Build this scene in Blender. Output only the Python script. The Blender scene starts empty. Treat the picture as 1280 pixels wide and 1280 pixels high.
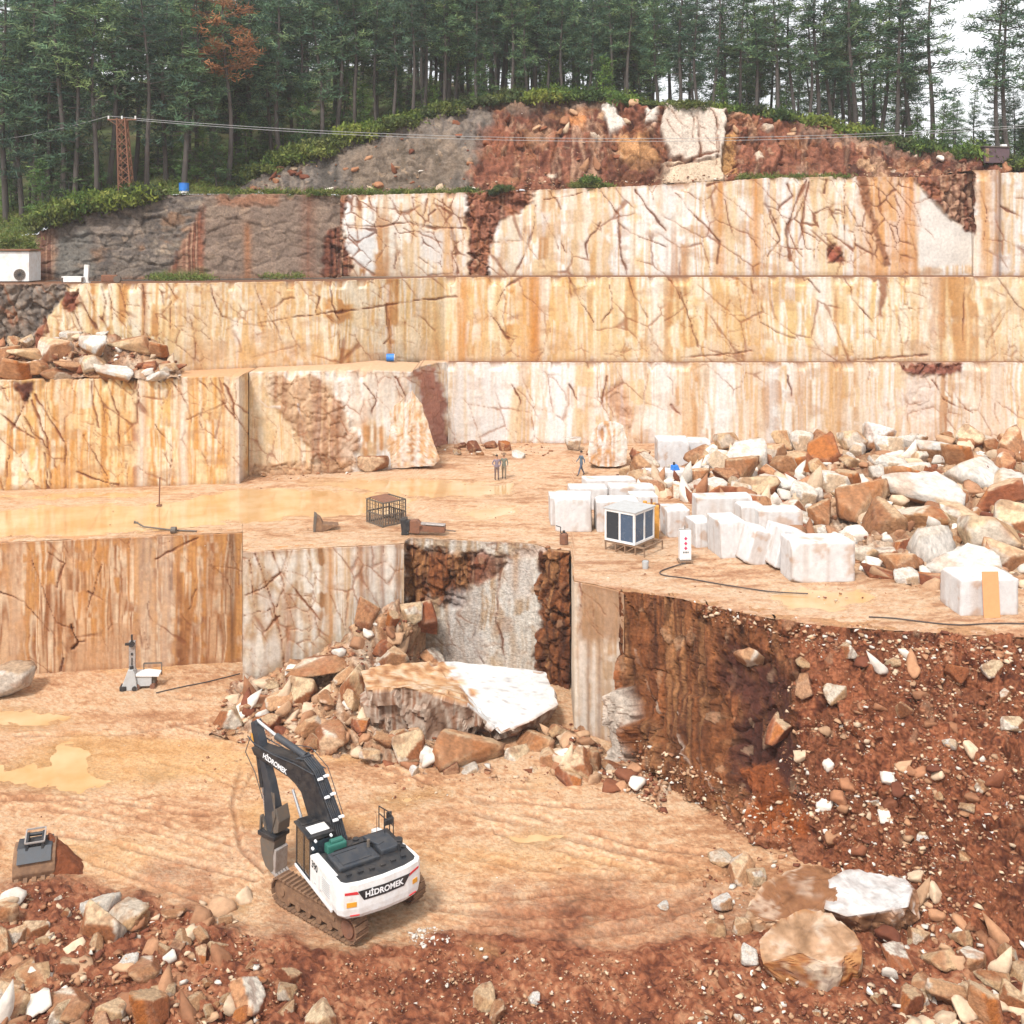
import bpy, bmesh, math, random
import numpy as np
from mathutils import Vector, Matrix
random.seed(7)
SC = bpy.context.scene
COL = SC.collection
# the camera of the photograph: level, with a lowered (shifted) frame; units are metres
F, YH, H, CX = 1350.0, 300.0, 24.3, 640.0
K = 0.64
L1, L3 = 7.4, 21.2

def P(px, py, Y): return ((px-CX)*Y/F, Y, H-(py-YH)*Y/F)
def Pz(px, Y, z): return ((px-CX)*Y/F, Y, z)
def G(px, py, z=0.0):
    Y = (H-z)*F/(py-YH); return ((px-CX)*Y/F, Y, z)
def proj(p): return (CX+p[0]*F/p[1], YH+(H-p[2])*F/p[1])
def lin(c):
    c = np.asarray(c, float)/255.0
    return np.where(c <= 0.04045, c/12.92, ((c+0.055)/1.055)**2.4)
def A(*rgb, k=K): return lin(rgb)*k
def A4(*rgb, k=K):
    v = A(*rgb, k=k); return (float(v[0]), float(v[1]), float(v[2]), 1.0)

# ---------------------------------------------------------------- noise
def _h(ix, iy, iz, seed):
    v = (np.asarray(ix).astype(np.int64)*374761393 + iy.astype(np.int64)*668265263 + iz.astype(np.int64)*1440662683 + seed*1274126177) & 0xFFFFFFFF
    v = ((v ^ (v >> 13))*1274126177) & 0xFFFFFFFF
    v = ((v ^ (v >> 16))*1103515245) & 0xFFFFFFFF
    v = v ^ (v >> 15)
    return v.astype(np.float64)/4294967295.0
def vn(x, y, z=0.0, seed=0):
    x, y, z = np.broadcast_arrays(np.asarray(x, float), np.asarray(y, float), np.asarray(z, float))
    ix, iy, iz = np.floor(x), np.floor(y), np.floor(z)
    fx, fy, fz = x-ix, y-iy, z-iz
    fx, fy, fz = fx*fx*(3-2*fx), fy*fy*(3-2*fy), fz*fz*(3-2*fz)
    def c(a, b, d): return _h(ix+a, iy+b, iz+d, seed)
    x00 = c(0,0,0)*(1-fx)+c(1,0,0)*fx; x10 = c(0,1,0)*(1-fx)+c(1,1,0)*fx
    r0 = x00*(1-fy)+x10*fy
    if not np.any(fz): return r0
    x01 = c(0,0,1)*(1-fx)+c(1,0,1)*fx; x11 = c(0,1,1)*(1-fx)+c(1,1,1)*fx
    return r0*(1-fz)+(x01*(1-fy)+x11*fy)*fz
def fbm(x, y, z=0.0, o=4, seed=0):
    x, y, z = np.asarray(x, float), np.asarray(y, float), np.asarray(z, float)
    s, a, t = 0.0, 1.0, 0.0
    for i in range(o):
        s = s+a*vn(x, y, z, seed+i*17); t += a; a *= .5
        x, y, z = x*2.03+3.1, y*2.03+1.7, z*2.03+5.3
    return s/t
def worley(x, y, z, seed=0):
    ix, iy, iz = np.floor(x), np.floor(y), np.floor(z)
    f1 = np.full(np.shape(x), 9.0); f2 = f1.copy(); cid = np.zeros(np.shape(x))
    for a in (-1,0,1):
        for b in (-1,0,1):
            for c in (-1,0,1):
                jx, jy, jz = ix+a, iy+b, iz+c
                d = (jx+_h(jx,jy,jz,seed)-x)**2+(jy+_h(jx,jy,jz,seed+1)-y)**2+(jz+_h(jx,jy,jz,seed+2)-z)**2
                n = d < f1
                f2 = np.where(n, f1, np.minimum(f2, d)); f1 = np.where(n, d, f1)
                cid = np.where(n, _h(jx,jy,jz,seed+3), cid)
    return np.sqrt(f1), np.sqrt(f2), cid
def sstep(a, b, x):
    t = np.clip((x-a)/(b-a), 0, 1); return t*t*(3-2*t)
def seg_dist(X, Y, pts, pad=40):
    pts = np.asarray(pts, float)
    D = np.full(X.shape, 1e6)
    m = (X > pts[:,0].min()-pad) & (X < pts[:,0].max()+pad) & (Y > pts[:,1].min()-pad) & (Y < pts[:,1].max()+pad)
    if not m.any(): return D
    x, y = X[m], Y[m]; d = np.full(x.shape, 1e12)
    for (ax, ay), (bx, by) in zip(pts[:-1], pts[1:]):
        vx, vy = bx-ax, by-ay; l = vx*vx+vy*vy+1e-9
        t = np.clip(((x-ax)*vx+(y-ay)*vy)/l, 0, 1)
        d = np.minimum(d, (x-ax-t*vx)**2+(y-ay-t*vy)**2)
    D[m] = np.sqrt(d); return D
def inside(X, Y, poly):
    r = np.zeros(np.shape(X), bool); n = len(poly)
    for i in range(n):
        (ax, ay), (bx, by) = poly[i], poly[(i+1) % n]
        if ay == by: continue
        c = ((ay > Y) != (by > Y)) & (X < (bx-ax)*(Y-ay)/(by-ay)+ax)
        r ^= c
    return r
def pmask(X, Y, poly, soft=4):
    d = seg_dist(X, Y, list(poly)+[poly[0]], pad=soft+2)
    s = np.where(inside(X, Y, poly), np.minimum(d, 1e3), -np.minimum(d, 1e3))
    return sstep(-soft, soft, s)

# ---------------------------------------------------------------- objects
def tag(o, label=None, cat=None, group=None, kind=None):
    if label: o['label'] = label
    if cat: o['category'] = cat
    if group: o['group'] = group
    if kind: o['kind'] = kind
    return o
def link(name, me, parent=None, mat=None):
    o = bpy.data.objects.new(name, me); COL.objects.link(o)
    if parent is not None: o.parent = parent
    if mat is not None and me is not None and len(me.materials) == 0:
        for m in (mat if isinstance(mat, (list, tuple)) else [mat]): me.materials.append(m)
    return o
def thing(name, loc, rz=0.0, label=None, cat=None, group=None):
    o = bpy.data.objects.new(name, None); COL.objects.link(o)
    o.location = loc; o.rotation_euler = (0, 0, rz); o.empty_display_size = .3
    return tag(o, label, cat, group)
def mesh_arrays(name, v, quads=None, tris=None, smooth=False):
    me = bpy.data.meshes.new(name)
    v = np.asarray(v, np.float32).reshape(-1, 3)
    loops, starts = [], []
    n = 0
    if quads is not None and len(quads):
        q = np.asarray(quads, np.int32); loops.append(q.ravel()); starts.append(np.arange(len(q))*4+n); n += q.size
    if tris is not None and len(tris):
        t = np.asarray(tris, np.int32); loops.append(t.ravel()); starts.append(np.arange(len(t))*3+n); n += t.size
    lo = np.concatenate(loops).astype(np.int32); st = np.concatenate(starts).astype(np.int32)
    me.vertices.add(len(v)); me.vertices.foreach_set('co', v.ravel())
    me.loops.add(len(lo)); me.loops.foreach_set('vertex_index', lo)
    me.polygons.add(len(st)); me.polygons.foreach_set('loop_start', st)
    me.update(calc_edges=True)
    if smooth: me.polygons.foreach_set('use_smooth', np.ones(len(st), bool))
    return me
def set_col(me, col, domain='POINT', name='col'):
    a = me.attributes.new(name, 'FLOAT_COLOR', domain)
    c = np.ones((len(col), 4), np.float32); c[:, :3] = col
    a.data.foreach_set('color', c.ravel())
def set_val(me, val, name, domain='POINT'):
    a = me.attributes.new(name, 'FLOAT', domain); a.data.foreach_set('value', np.asarray(val, np.float32).ravel())

# ---------------------------------------------------------------- materials
def newmat(name):
    m = bpy.data.materials.new(name); m.use_nodes = True
    nt = m.node_tree; b = nt.nodes['Principled BSDF']
    return m, nt, b
def node(nt, t, **kw):
    n = nt.nodes.new(t)
    for k, v in kw.items(): setattr(n, k, v)
    return n
def mix_mul(nt, a, b, fac=1.0, mode='MULTIPLY'):
    n = node(nt, 'ShaderNodeMix', data_type='RGBA', blend_type=mode)
    if isinstance(fac, (int, float)): n.inputs[0].default_value = fac
    else: nt.links.new(fac, n.inputs[0])
    for k, s in ((6, a), (7, b)):
        if hasattr(s, 'links'): nt.links.new(s, n.inputs[k])
        else: n.inputs[k].default_value = s
    return n.outputs[2]
def noise_node(nt, scale, detail=4, rough=.6, coord='Object'):
    tc = node(nt, 'ShaderNodeTexCoord'); n = node(nt, 'ShaderNodeTexNoise')
    n.inputs['Scale'].default_value = scale; n.inputs['Detail'].default_value = detail; n.inputs['Roughness'].default_value = rough
    nt.links.new(tc.outputs[coord], n.inputs['Vector']); return n
def ramp(nt, src, stops):
    r = node(nt, 'ShaderNodeValToRGB'); e = r.color_ramp.elements
    while len(e) > 1: e.remove(e[-1])
    e[0].position, e[0].color = stops[0]
    for p, c in stops[1:]:
        x = e.new(p); x.color = c
    nt.links.new(src, r.inputs[0]); return r.outputs[0]
def g4(v): return (v, v, v, 1)
def attr_mat(name, rough=.8, lo=.72, hi=1.28, scale=5.0, bump=.25, bscale=9.0, obj_rand=0.0, spec=.25, roughattr=None, bdist=.05):
    """base colour from the mesh's own 'col' attribute, with fine grain and relief from noise"""
    m, nt, b = newmat(name)
    at = node(nt, 'ShaderNodeAttribute', attribute_name='col')
    n = noise_node(nt, scale, 6, .65)
    c = mix_mul(nt, at.outputs['Color'], ramp(nt, n.outputs['Fac'], [(.3, g4(lo)), (.7, g4(hi))]))
    if obj_rand:
        oi = node(nt, 'ShaderNodeObjectInfo')
        c = mix_mul(nt, c, ramp(nt, oi.outputs['Random'], [(0, (1-obj_rand, 1-obj_rand*1.4, 1-obj_rand*1.8, 1)), (.5, (1, .96, .90, 1)), (1, (1+obj_rand*.6, 1+obj_rand*.5, 1+obj_rand*.4, 1))]))
    nt.links.new(c, b.inputs['Base Color'])
    n2 = noise_node(nt, bscale, 8, .7)
    bp = node(nt, 'ShaderNodeBump'); bp.inputs['Strength'].default_value = bump; bp.inputs['Distance'].default_value = bdist
    nt.links.new(n2.outputs['Fac'], bp.inputs['Height']); nt.links.new(bp.outputs[0], b.inputs['Normal'])
    b.inputs['Roughness'].default_value = rough; b.inputs['Specular IOR Level'].default_value = spec
    if roughattr:
        ra = node(nt, 'ShaderNodeAttribute', attribute_name=roughattr); nt.links.new(ra.outputs['Fac'], b.inputs['Roughness'])
    return m
def paint(name, rgba, rough=.45, dirt=None, dirt_amt=.35, metal=0.0, scale=3.0, spec=.5):
    """a coat of one colour, worn and dirtied by noise"""
    m, nt, b = newmat(name)
    n = noise_node(nt, scale, 6, .7)
    d = dirt or tuple(x*.7 for x in rgba[:3])+(1,)
    f = ramp(nt, n.outputs['Fac'], [(.42, g4(0)), (.75, g4(dirt_amt))])
    c = mix_mul(nt, rgba, d, f, 'MIX')
    nt.links.new(c, b.inputs['Base Color'])
    r = ramp(nt, n.outputs['Fac'], [(.35, g4(rough)), (.75, g4(min(1, rough+.3)))])
    nt.links.new(r, b.inputs['Roughness'])
    b.inputs['Metallic'].default_value = metal; b.inputs['Specular IOR Level'].default_value = spec
    return m
M = {}
M['rock'] = attr_mat('cut_marble', .75, .82, 1.15, 4.5, .45, 7.0)
M['crag'] = attr_mat('broken_rock', .88, .62, 1.3, 6.0, 1.0, 8.0, bdist=.14)
M['soil'] = attr_mat('soil', .9, .70, 1.25, 7.0, 1.0, 10.0, roughattr='rgh', bdist=.09)
M['stone'] = attr_mat('rubble_stone', .85, .62, 1.25, 5.5, .9, 7.0, obj_rand=.16, bdist=.12)
M['block'] = attr_mat('marble_block', .75, .88, 1.06, 4.0, .45, 9.0)
M['gravel'] = attr_mat('gravel_stone', .85, .8, 1.2, 4.0, .3, 8.0)
M['bark'] = paint('bark', (.055, .047, .042, 1), .9, (.11, .08, .065, 1), .7, scale=1.6)
def leaf_mat(name, tint, rnd=.3):
    m, nt, b = newmat(name)
    at = node(nt, 'ShaderNodeAttribute', attribute_name='col')
    oi = node(nt, 'ShaderNodeObjectInfo')
    c = mix_mul(nt, at.outputs['Color'], ramp(nt, oi.outputs['Random'], [(0, (1-rnd, 1-rnd, 1-rnd*.6, 1)), (.5, (1, 1, 1, 1)), (1, (1+rnd, 1+rnd*.8, 1, 1))]))
    c = mix_mul(nt, c, tint)
    nt.links.new(c, b.inputs['Base Color']); b.inputs['Roughness'].default_value = .75; b.inputs['Specular IOR Level'].default_value = .15
    tr = node(nt, 'ShaderNodeBsdfTranslucent'); nt.links.new(c, tr.inputs[0])
    mx = node(nt, 'ShaderNodeMixShader'); mx.inputs[0].default_value = .25
    nt.links.new(b.outputs[0], mx.inputs[1]); nt.links.new(tr.outputs[0], mx.inputs[2])
    nt.links.new(mx.outputs[0], nt.nodes['Material Output'].inputs[0])
    return m
M['needles'] = leaf_mat('pine_needles', (1, 1, 1, 1))
M['deadneedles'] = leaf_mat('dead_needles', (1, 1, 1, 1), .1)
M['leaves'] = leaf_mat('shrub_leaves', (1, 1, 1, 1), .35)
M['white'] = paint('white_paint', (.72, .72, .71, 1), .35, (.42, .30, .20, 1), .5, scale=2.2)
M['black'] = paint('black_paint', (.014, .016, .020, 1), .35, (.10, .075, .055, 1), .45)
M['deck'] = paint('deck_grey', (.024, .030, .040, 1), .4, (.10, .085, .07, 1), .5)
M['iron'] = paint('bare_iron', (.10, .085, .07, 1), .6, (.2, .12, .07, 1), .6, scale=5)
M['mudiron'] = paint('muddy_iron', (.15, .08, .045, 1), .8, (.30, .17, .09, 1), .9, scale=4)
M['rust'] = paint('rusty_steel', (.20, .085, .045, 1), .85, (.11, .06, .045, 1), .8, scale=5)
M['worn'] = paint('worn_steel', (.36, .33, .31, 1), .5, (.2, .12, .08, 1), .7, scale=4, metal=.3)
M['chrome'] = paint('chrome_rod', (.7, .7, .7, 1), .2, metal=.8)
M['red'] = paint('red_paint', (.55, .03, .035, 1), .4)
M['redtext'] = paint('red_print', (.5, .04, .12, 1), .5)
M['amber'] = paint('amber_lens', (.65, .30, .03, 1), .25)
M['blue'] = paint('blue_plastic', (.02, .17, .55, 1), .4)
M['yellow'] = paint('ochre_paint', (.62, .30, .045, 1), .5, (.3, .14, .05, 1), .7)
M['orange'] = paint('orange_board', (.66, .30, .13, 1), .7)
M['glass'] = paint('dark_glass', (.02, .03, .04, 1), .08, (.05, .05, .05, 1), .3)
M['blueglass'] = paint('blue_glass', (.05, .085, .14, 1), .12, (.08, .1, .12, 1), .4)
M['amberglass'] = paint('brown_cab_glass', (.10, .06, .03, 1), .12, (.2, .13, .07, 1), .6)
M['wood'] = paint('old_wood', (.24, .15, .09, 1), .85, (.14, .08, .05, 1), .7)
M['cable'] = paint('cable_rubber', (.06, .045, .04, 1), .7)
M['wire'] = paint('power_wire', (.30, .30, .30, 1), .5)
M['grey'] = paint('grey_paint', (.40, .41, .41, 1), .5, (.25, .2, .16, 1), .4)
M['green'] = paint('green_engine', (.02, .12, .09, 1), .5)
M['whiteprint'] = paint('white_print', (.8, .8, .8, 1), .5)
M['blackprint'] = paint('black_print', (.03, .03, .03, 1), .6)

# ---------------------------------------------------------------- shape helpers (append to a bmesh)
class MB:
    def __init__(s): s.bm = bmesh.new()
    def box(s, c, d, rot=None, bev=0.0):
        r = bmesh.ops.create_cube(s.bm, size=1.0); vs = r['verts']
        bmesh.ops.scale(s.bm, verts=vs, vec=d)
        if bev:
            es = list({e for v in vs for e in v.link_edges})
            rb = bmesh.ops.bevel(s.bm, geom=es, offset=bev, segments=2, affect='EDGES', profile=.6)
            vs = list({v for f in rb['faces'] for v in f.verts} | {v for v in vs if v.is_valid})
        if rot is not None: bmesh.ops.rotate(s.bm, verts=vs, cent=(0,0,0), matrix=rot)
        bmesh.ops.translate(s.bm, verts=vs, vec=c); return s
    def bar(s, p, q, w, h=None):
        """a square bar from p to q"""
        p, q = Vector(p), Vector(q); d = q-p; h = h or w
        rot = d.to_track_quat('Z', 'Y').to_matrix()
        return s.box((p+q)/2, (w, h, d.length), rot)
    def cyl(s, p, q, r, seg=12, r2=None):
        p, q = Vector(p), Vector(q); d = q-p
        m = Matrix.Translation((p+q)/2) @ d.to_track_quat('Z', 'Y').to_matrix().to_4x4()
        bmesh.ops.create_cone(s.bm, cap_ends=True, segments=seg, radius1=r, radius2=r if r2 is None else r2, depth=d.length, matrix=m); return s
    def prism(s, pts, f, a, b, bev=0.0):
        """polygon pts (u, v) extruded from a to b; f(u, v, w) -> xyz"""
        lo = [s.bm.verts.new(f(u, v, a)) for u, v in pts]; hi = [s.bm.verts.new(f(u, v, b)) for u, v in pts]
        fs = [s.bm.faces.new(lo[::-1]), s.bm.faces.new(hi)]
        n = len(pts)
        for i in range(n): fs.append(s.bm.faces.new((lo[i], lo[(i+1) % n], hi[(i+1) % n], hi[i])))
        bmesh.ops.recalc_face_normals(s.bm, faces=fs)
        if bev:
            es = list({e for q in fs for e in q.edges})
            bmesh.ops.bevel(s.bm, geom=es, offset=bev, segments=2, affect='EDGES', profile=.6)
        return s
    def tube(s, pts, r, seg=8):
        pts = [Vector(p) for p in pts]; rings = []
        for i, p in enumerate(pts):
            d = (pts[min(i+1, len(pts)-1)]-pts[max(i-1, 0)]).normalized()
            a = d.orthogonal().normalized() if abs(d.z) > .95 else d.cross(Vector((0,0,1))).normalized()
            b = d.cross(a); rr = r[i] if isinstance(r, (list, tuple)) else r
            rings.append([s.bm.verts.new(p+(a*math.cos(t)+b*math.sin(t))*rr) for t in [2*math.pi*k/seg for k in range(seg)]])
        for x, y in zip(rings[:-1], rings[1:]):
            for k in range(seg): s.bm.faces.new((x[k], x[(k+1) % seg], y[(k+1) % seg], y[k]))
        s.bm.faces.new(rings[0][::-1]); s.bm.faces.new(rings[-1]); return s
    def build(s, name, mat, parent=None, smooth=False, loc=None):
        me = bpy.data.meshes.new(name); s.bm.normal_update(); s.bm.to_mesh(me); s.bm.free()
        if smooth:
            me.polygons.foreach_set('use_smooth', np.ones(len(me.polygons), bool))
        o = link(name, me, parent, mat)
        if loc is not None: o.location = loc
        return o
XZ = lambda u, v, w: (u, w, v)
XY = lambda u, v, w: (u, v, w)
YZ = lambda u, v, w: (w, u, v)
def text_obj(name, body, size, mat, parent, mw, xscale=1.0, bold=.0):
    cu = bpy.data.curves.new(name, 'FONT'); cu.body = body; cu.size = size; cu.align_x = 'CENTER'; cu.align_y = 'CENTER'
    cu.extrude = .004; cu.offset = bold
    t = bpy.data.objects.new(name, cu); COL.objects.link(t)
    bpy.context.view_layer.update()
    me = bpy.data.meshes.new_from_object(t.evaluated_get(bpy.context.evaluated_depsgraph_get()))
    bpy.data.objects.remove(t); bpy.data.curves.remove(cu)
    me.transform(mw @ Matrix.Diagonal((xscale, 1, 1, 1)))
    me.materials.clear()
    return link(name, me, parent, mat)
# ---------------------------------------------------------------- rock faces
CRACK = A(112, 62, 42); RED = A(150, 86, 62); SOILC = A(150, 84, 54)
PAL = {
 'brown': [A(128,78,44), A(176,116,66), A(216,158,96), A(198,136,80), A(236,206,172), A(160,100,56), A(222,180,140)],
 'orange': [A(184,116,58), A(228,172,100), A(244,218,172), A(222,160,84), A(250,236,208), A(236,190,120)],
 'cream': [A(208,152,92), A(240,208,156), A(251,240,216), A(232,188,124), A(253,247,234), A(240,204,144)],
 'pale': [A(204,150,98), A(246,232,210), A(252,249,243), A(232,196,150), A(254,252,250), A(240,210,166)],
 'grey': [A(156,112,74), A(222,200,172), A(242,234,222), A(196,162,124), A(246,240,230), A(214,178,134)],
 'dark': [A(74,42,28), A(122,70,42), A(164,100,58), A(98,56,36), A(194,136,88), A(112,62,38)],
 'debris': [A(146,98,68), A(196,148,110), A(222,184,146), A(170,118,84), A(238,212,184), A(160,108,76)],
 'slate': [A(92,84,76), A(124,114,106), A(148,132,118), A(108,98,92), A(164,146,128), A(116,104,94)],
 'rubble': [A(88,50,38), A(136,80,60), A(168,108,82), A(110,64,48), A(204,160,130), A(126,74,56)],
}
def palmix(w, pal):
    p = np.array(pal); xs = np.linspace(0, 1, len(p))
    return np.stack([np.interp(w, xs, p[:, i]) for i in range(3)], -1)
def streaks(px, py, pal, seed, f=(34, 9, 3.0), warp=3.0, sharp=1.9, vert=1.0):
    u = px+warp*(fbm(px/26, py/40, 0, 3, seed+5)-.5)*2
    w = .40*vn(u/f[0], py/(420*vert), seed*.37, seed)+.34*vn(u/f[1], py/(170*vert), seed*.37, seed+1)+.26*vn(u/f[2], py/(80*vert), seed*.37, seed+2)
    return palmix(np.clip((w-.5)*sharp+.5, 0, 1), pal)

class Surf:
    """a rock face between a top line and a bottom line of world points, finely divided; features are laid on it by their place on the face"""
    def __init__(s, nodes, step=1.35, wstep=.14, rowstep=None):
        T = np.array([n[0] for n in nodes], float); B = np.array([n[1] for n in nodes], float)
        m = [0.0]
        for i in range(len(nodes)-1):
            d = 0
            for Q in (T, B):
                a, b = proj(Q[i]), proj(Q[i+1])
                d = max(d, abs(a[0]-b[0])/step, np.linalg.norm(Q[i]-Q[i+1])/(wstep*3.2))
            m.append(m[-1]+max(d, 1))
        m = np.array(m); C = int(m[-1])+1
        x = np.linspace(0, m[-1], C)
        s.m, s.C = m, C
        T = np.stack([np.interp(x, m, T[:, i]) for i in range(3)], -1); B = np.stack([np.interp(x, m, B[:, i]) for i in range(3)], -1)
        pt, pb = (YH+(H-T[:, 2])*F/T[:, 1]), (YH+(H-B[:, 2])*F/B[:, 1])
        R = int(np.max(np.abs(pb-pt))/(rowstep or step))+2
        t = np.linspace(0, 1, R)[:, None, None]
        s.pos = T[None]*(1-t)+B[None]*t
        s.R = R; s.t = np.repeat(t[:, :, 0], C, 1)
        s.px = CX+s.pos[..., 0]*F/s.pos[..., 1]; s.py = YH+(H-s.pos[..., 2])*F/s.pos[..., 1]
        dc = np.gradient(s.pos, axis=1); dr = np.gradient(s.pos, axis=0)
        n = np.cross(dr, dc); n /= np.linalg.norm(n, axis=-1, keepdims=True)+1e-9
        n[(n[..., 1] > .2)] *= -1
        # smooth the normals along the face so corners do not tear
        k = 9; ker = np.ones(k)/k
        for a in range(3):
            pad = np.pad(n[..., a], ((0, 0), (k//2, k//2)), mode='edge')
            n[..., a] = np.apply_along_axis(lambda r: np.convolve(r, ker, 'valid'), 1, pad)
        s.n = n/(np.linalg.norm(n, axis=-1, keepdims=True)+1e-9)
        s.col = np.zeros(s.pos.shape); s.d = np.zeros(s.px.shape); s.rough = np.zeros(s.px.shape); s.push = np.zeros(s.px.shape)
        jx = fbm(s.px/9, s.py/9, 0, 3, 91)-.5; jy = fbm(s.px/9, s.py/9, 3.3, 3, 97)-.5
        s.jx, s.jy = jx, jy
    def J(s, j): return s.px+s.jx*2*j, s.py+s.jy*2*j
    def base(s, pal, seed, **k):
        s.col = streaks(s.px, s.py, PAL[pal], seed, **k)
        s.blend(sstep(.46, .56, fbm(s.px/34, s.py/26, 3.3, 4, seed+51)+.10*(vn(s.px/3, s.py/50, 0, seed+52)-.5)), streaks(s.px, s.py, PAL[pal], seed+60, **k))
        fine = vn((s.px+2*(fbm(s.px/20, s.py/30, 0, 2, seed+9)-.5))/1.7, s.py/55, seed*.3, seed+31)
        mott = fbm(s.px/11, s.py/7, 1.5, 4, seed+33)
        s.col = s.col*(.90+.22*fine)[..., None]*(.84+.36*mott)[..., None]
        g = sstep(.56, .70, fbm(s.px/30, s.py/16, 7.7, 4, seed+35))*.45
        s.blend(g, A(190,138,96)); return s
    def network(s, cell=(34, 46), gate=.5, alpha=.75, col=CRACK, w=.024, seed=5, depth=.07, box=None, lean=.35):
        """a net of joints: the edges of stretched, warped cells, open here and closed there"""
        X, Y = s.px+1.8*(fbm(s.px/6, s.py/6, 0, 3, seed+1)-.5)*2, s.py+1.8*(fbm(s.px/6, s.py/6, 5, 3, seed+2)-.5)*2
        f1, f2, cid = worley((X-lean*Y)/cell[0], Y/cell[1], np.full(X.shape, seed+.5), seed)
        e = f2-f1; ww = w*(.05+1.9*vn(s.px/16, s.py/16, 0, seed+4)**1.6)
        g = sstep(gate-.07, gate+.10, fbm(s.px/48, s.py/40, 2.2, 3, seed+3))
        if box is not None: g = g*pmask(s.px, s.py, [(box[0],box[1]),(box[2],box[1]),(box[2],box[3]),(box[0],box[3])], 10)
        m = (1-sstep(ww*.5, ww*1.3+.010, e))*g*alpha
        h = (1-sstep(0, .14, e))*g*.30*alpha
        s.blend(h, A(204,140,84)); cv = vn(s.px/22, s.py/22, 4, seed+6)[..., None]; s.blend(m, np.asarray(col)*(1-.55*cv)+A(176,104,62)*.55*cv); s.d -= m*depth; return s
    def grime(s, a=.5, h=.07, col=None):
        n = .6+.8*vn(s.px/9, s.py/5, 0, 63)
        m = np.clip(sstep(1-h, 1.0, s.t)*n, 0, 1)*a+np.clip((1-sstep(0, h*.5, s.t))*n, 0, 1)*a*.7
        s.blend(np.clip(m, 0, 1), A(150,98,66) if col is None else col); return s
    def blend(s, m, c):
        m = m[..., None]; s.col = s.col*(1-m)+c*m
    def region(s, poly, pal=None, col=None, alpha=1.0, soft=3, j=5, rough=None, push=0.0, seed=3, **k):
        X, Y = s.J(j); m = pmask(X, Y, poly, soft)*alpha
        if pal: s.blend(m, streaks(s.px, s.py, PAL[pal], seed, **k))
        elif col is not None:
            v = .8+.4*fbm(s.px/14, s.py/14, 0, 4, seed); s.blend(m, np.asarray(col)*v[..., None])
        if rough is not None: s.rough = s.rough*(1-m)+rough*m
        s.push += push*m; return s
    def crack(s, pts, w, col=CRACK, alpha=.92, j=2.2, depth=.11):
        X, Y = s.J(j); d = seg_dist(X, Y, pts, pad=w*4+6)
        w = w*.55
        ww = w*(.05+2.3*vn(s.px/15, s.py/15, 0, 55)**1.5)*(.6+.8*vn(s.px/4, s.py/4, 0, 56))
        gate = .35+.65*sstep(.30, .55, vn(s.px/15, s.py/15, 2.5, 58))
        m = (1-sstep(ww*.30, ww*.75+.45, d))*alpha*gate
        h = (1-sstep(0, w*2.2+1.5, d))*.30*alpha*gate       # rusty halo
        s.blend(h, A(198,126,70)); cv = .5*vn(s.px/20, s.py/20, 4, 57)[..., None]; s.blend(m, np.asarray(col)*(1-cv)+A(172,98,58)*cv); s.d -= m*depth; return s
    def band(s, x, w, col, alpha=.7, y0=-1e4, y1=1e4, seed=1):
        u = s.px+3*(fbm(s.px/30, s.py/50, 0, 2, seed)-.5)
        a = np.exp(-((u-x)/w)**2)*alpha*sstep(y0-8, y0+8, s.py)*(1-sstep(y1-8, y1+8, s.py))*(.6+.6*vn(s.px/2.5, s.py/60, 0, seed))
        s.blend(np.clip(a, 0, 1), np.asarray(col)); return s
    def autocracks(s, n, seed, box, wmax=2.2, lean=(.2, .9), length=(25, 90), col=CRACK, alpha=.8):
        r = random.Random(seed); st = []
        for i in range(n):
            x, y = r.uniform(box[0], box[2]), r.uniform(box[1], box[1]+(box[3]-box[1])*.65)
            st.append((x, y, math.atan2(1, r.choice((1, 1, -1))*r.uniform(*lean)), r.uniform(*length), r.uniform(.6, wmax)*r.random()**.5+.35))
        while st:
            x, y, a, L, w = st.pop(); pts = [(x, y)]
            while L > 0:
                l = r.uniform(5, 11); a += r.uniform(-.5, .5); a += (1.2-a)*.08
                x += l*math.cos(a); y += l*math.sin(a); L -= l; pts.append((x, y))
                if L > 20 and r.random() < .13: st.append((x, y, a+r.choice((-1, 1))*r.uniform(.6, 1.3), L*.6, w*.65))
            if len(pts) > 1: s.crack(pts, w, col, alpha)
        return s
    def build(s, name, mat, fine=.035, lip=0.0, lipz=-.02, lipcol=None, cell=(1.1, .38), seed=11, zs=.8, grime=.45):
        if grime: s.grime(grime)
        x, y, z = s.pos[..., 0], s.pos[..., 1], s.pos[..., 2]
        d = s.d+s.push+fine*2*(fbm(x*1.3, y*1.3, z*.5, 5, seed)-.5)+.10*(fbm(x*.25, y*.25, z*.2, 3, seed+3)-.5)
        if s.rough.max() > 0:
            q = s.rough > .01
            X, Y, Z = x[q], y[q], z[q]
            wx = fbm(X*.8, Y*.8, Z*.8, 3, seed+40)-.5
            f1, f2, c1 = worley(X/cell[0]+wx, Y/cell[0]*.8+wx, Z/cell[0]*zs+wx*.6, seed)
            g1, g2, c2 = worley(X/cell[1]+wx*2, Y/cell[1], Z/cell[1]*min(1, zs*1.25)+wx, seed+9)
            rr = s.rough[q]
            d[q] += rr*((c1-.5)*.55-(1-sstep(0, .16, f2-f1))*.22+(c2-.5)*.22+(fbm(X*2.2, Y*2.2, Z*2.2, 4, seed+2)-.5)*.5)
            tone = (.74+.32*c1+.26*c2)*(1-.30*(1-sstep(0, .10, g2-g1))*np.clip(rr*1.5, 0, 1))
            pale = sstep(.90, .97, c2)*np.clip(rr*1.4, 0, 1)*.35*sstep(.45,.6,vn(X*3,Y*3,Z*3,77))
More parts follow.
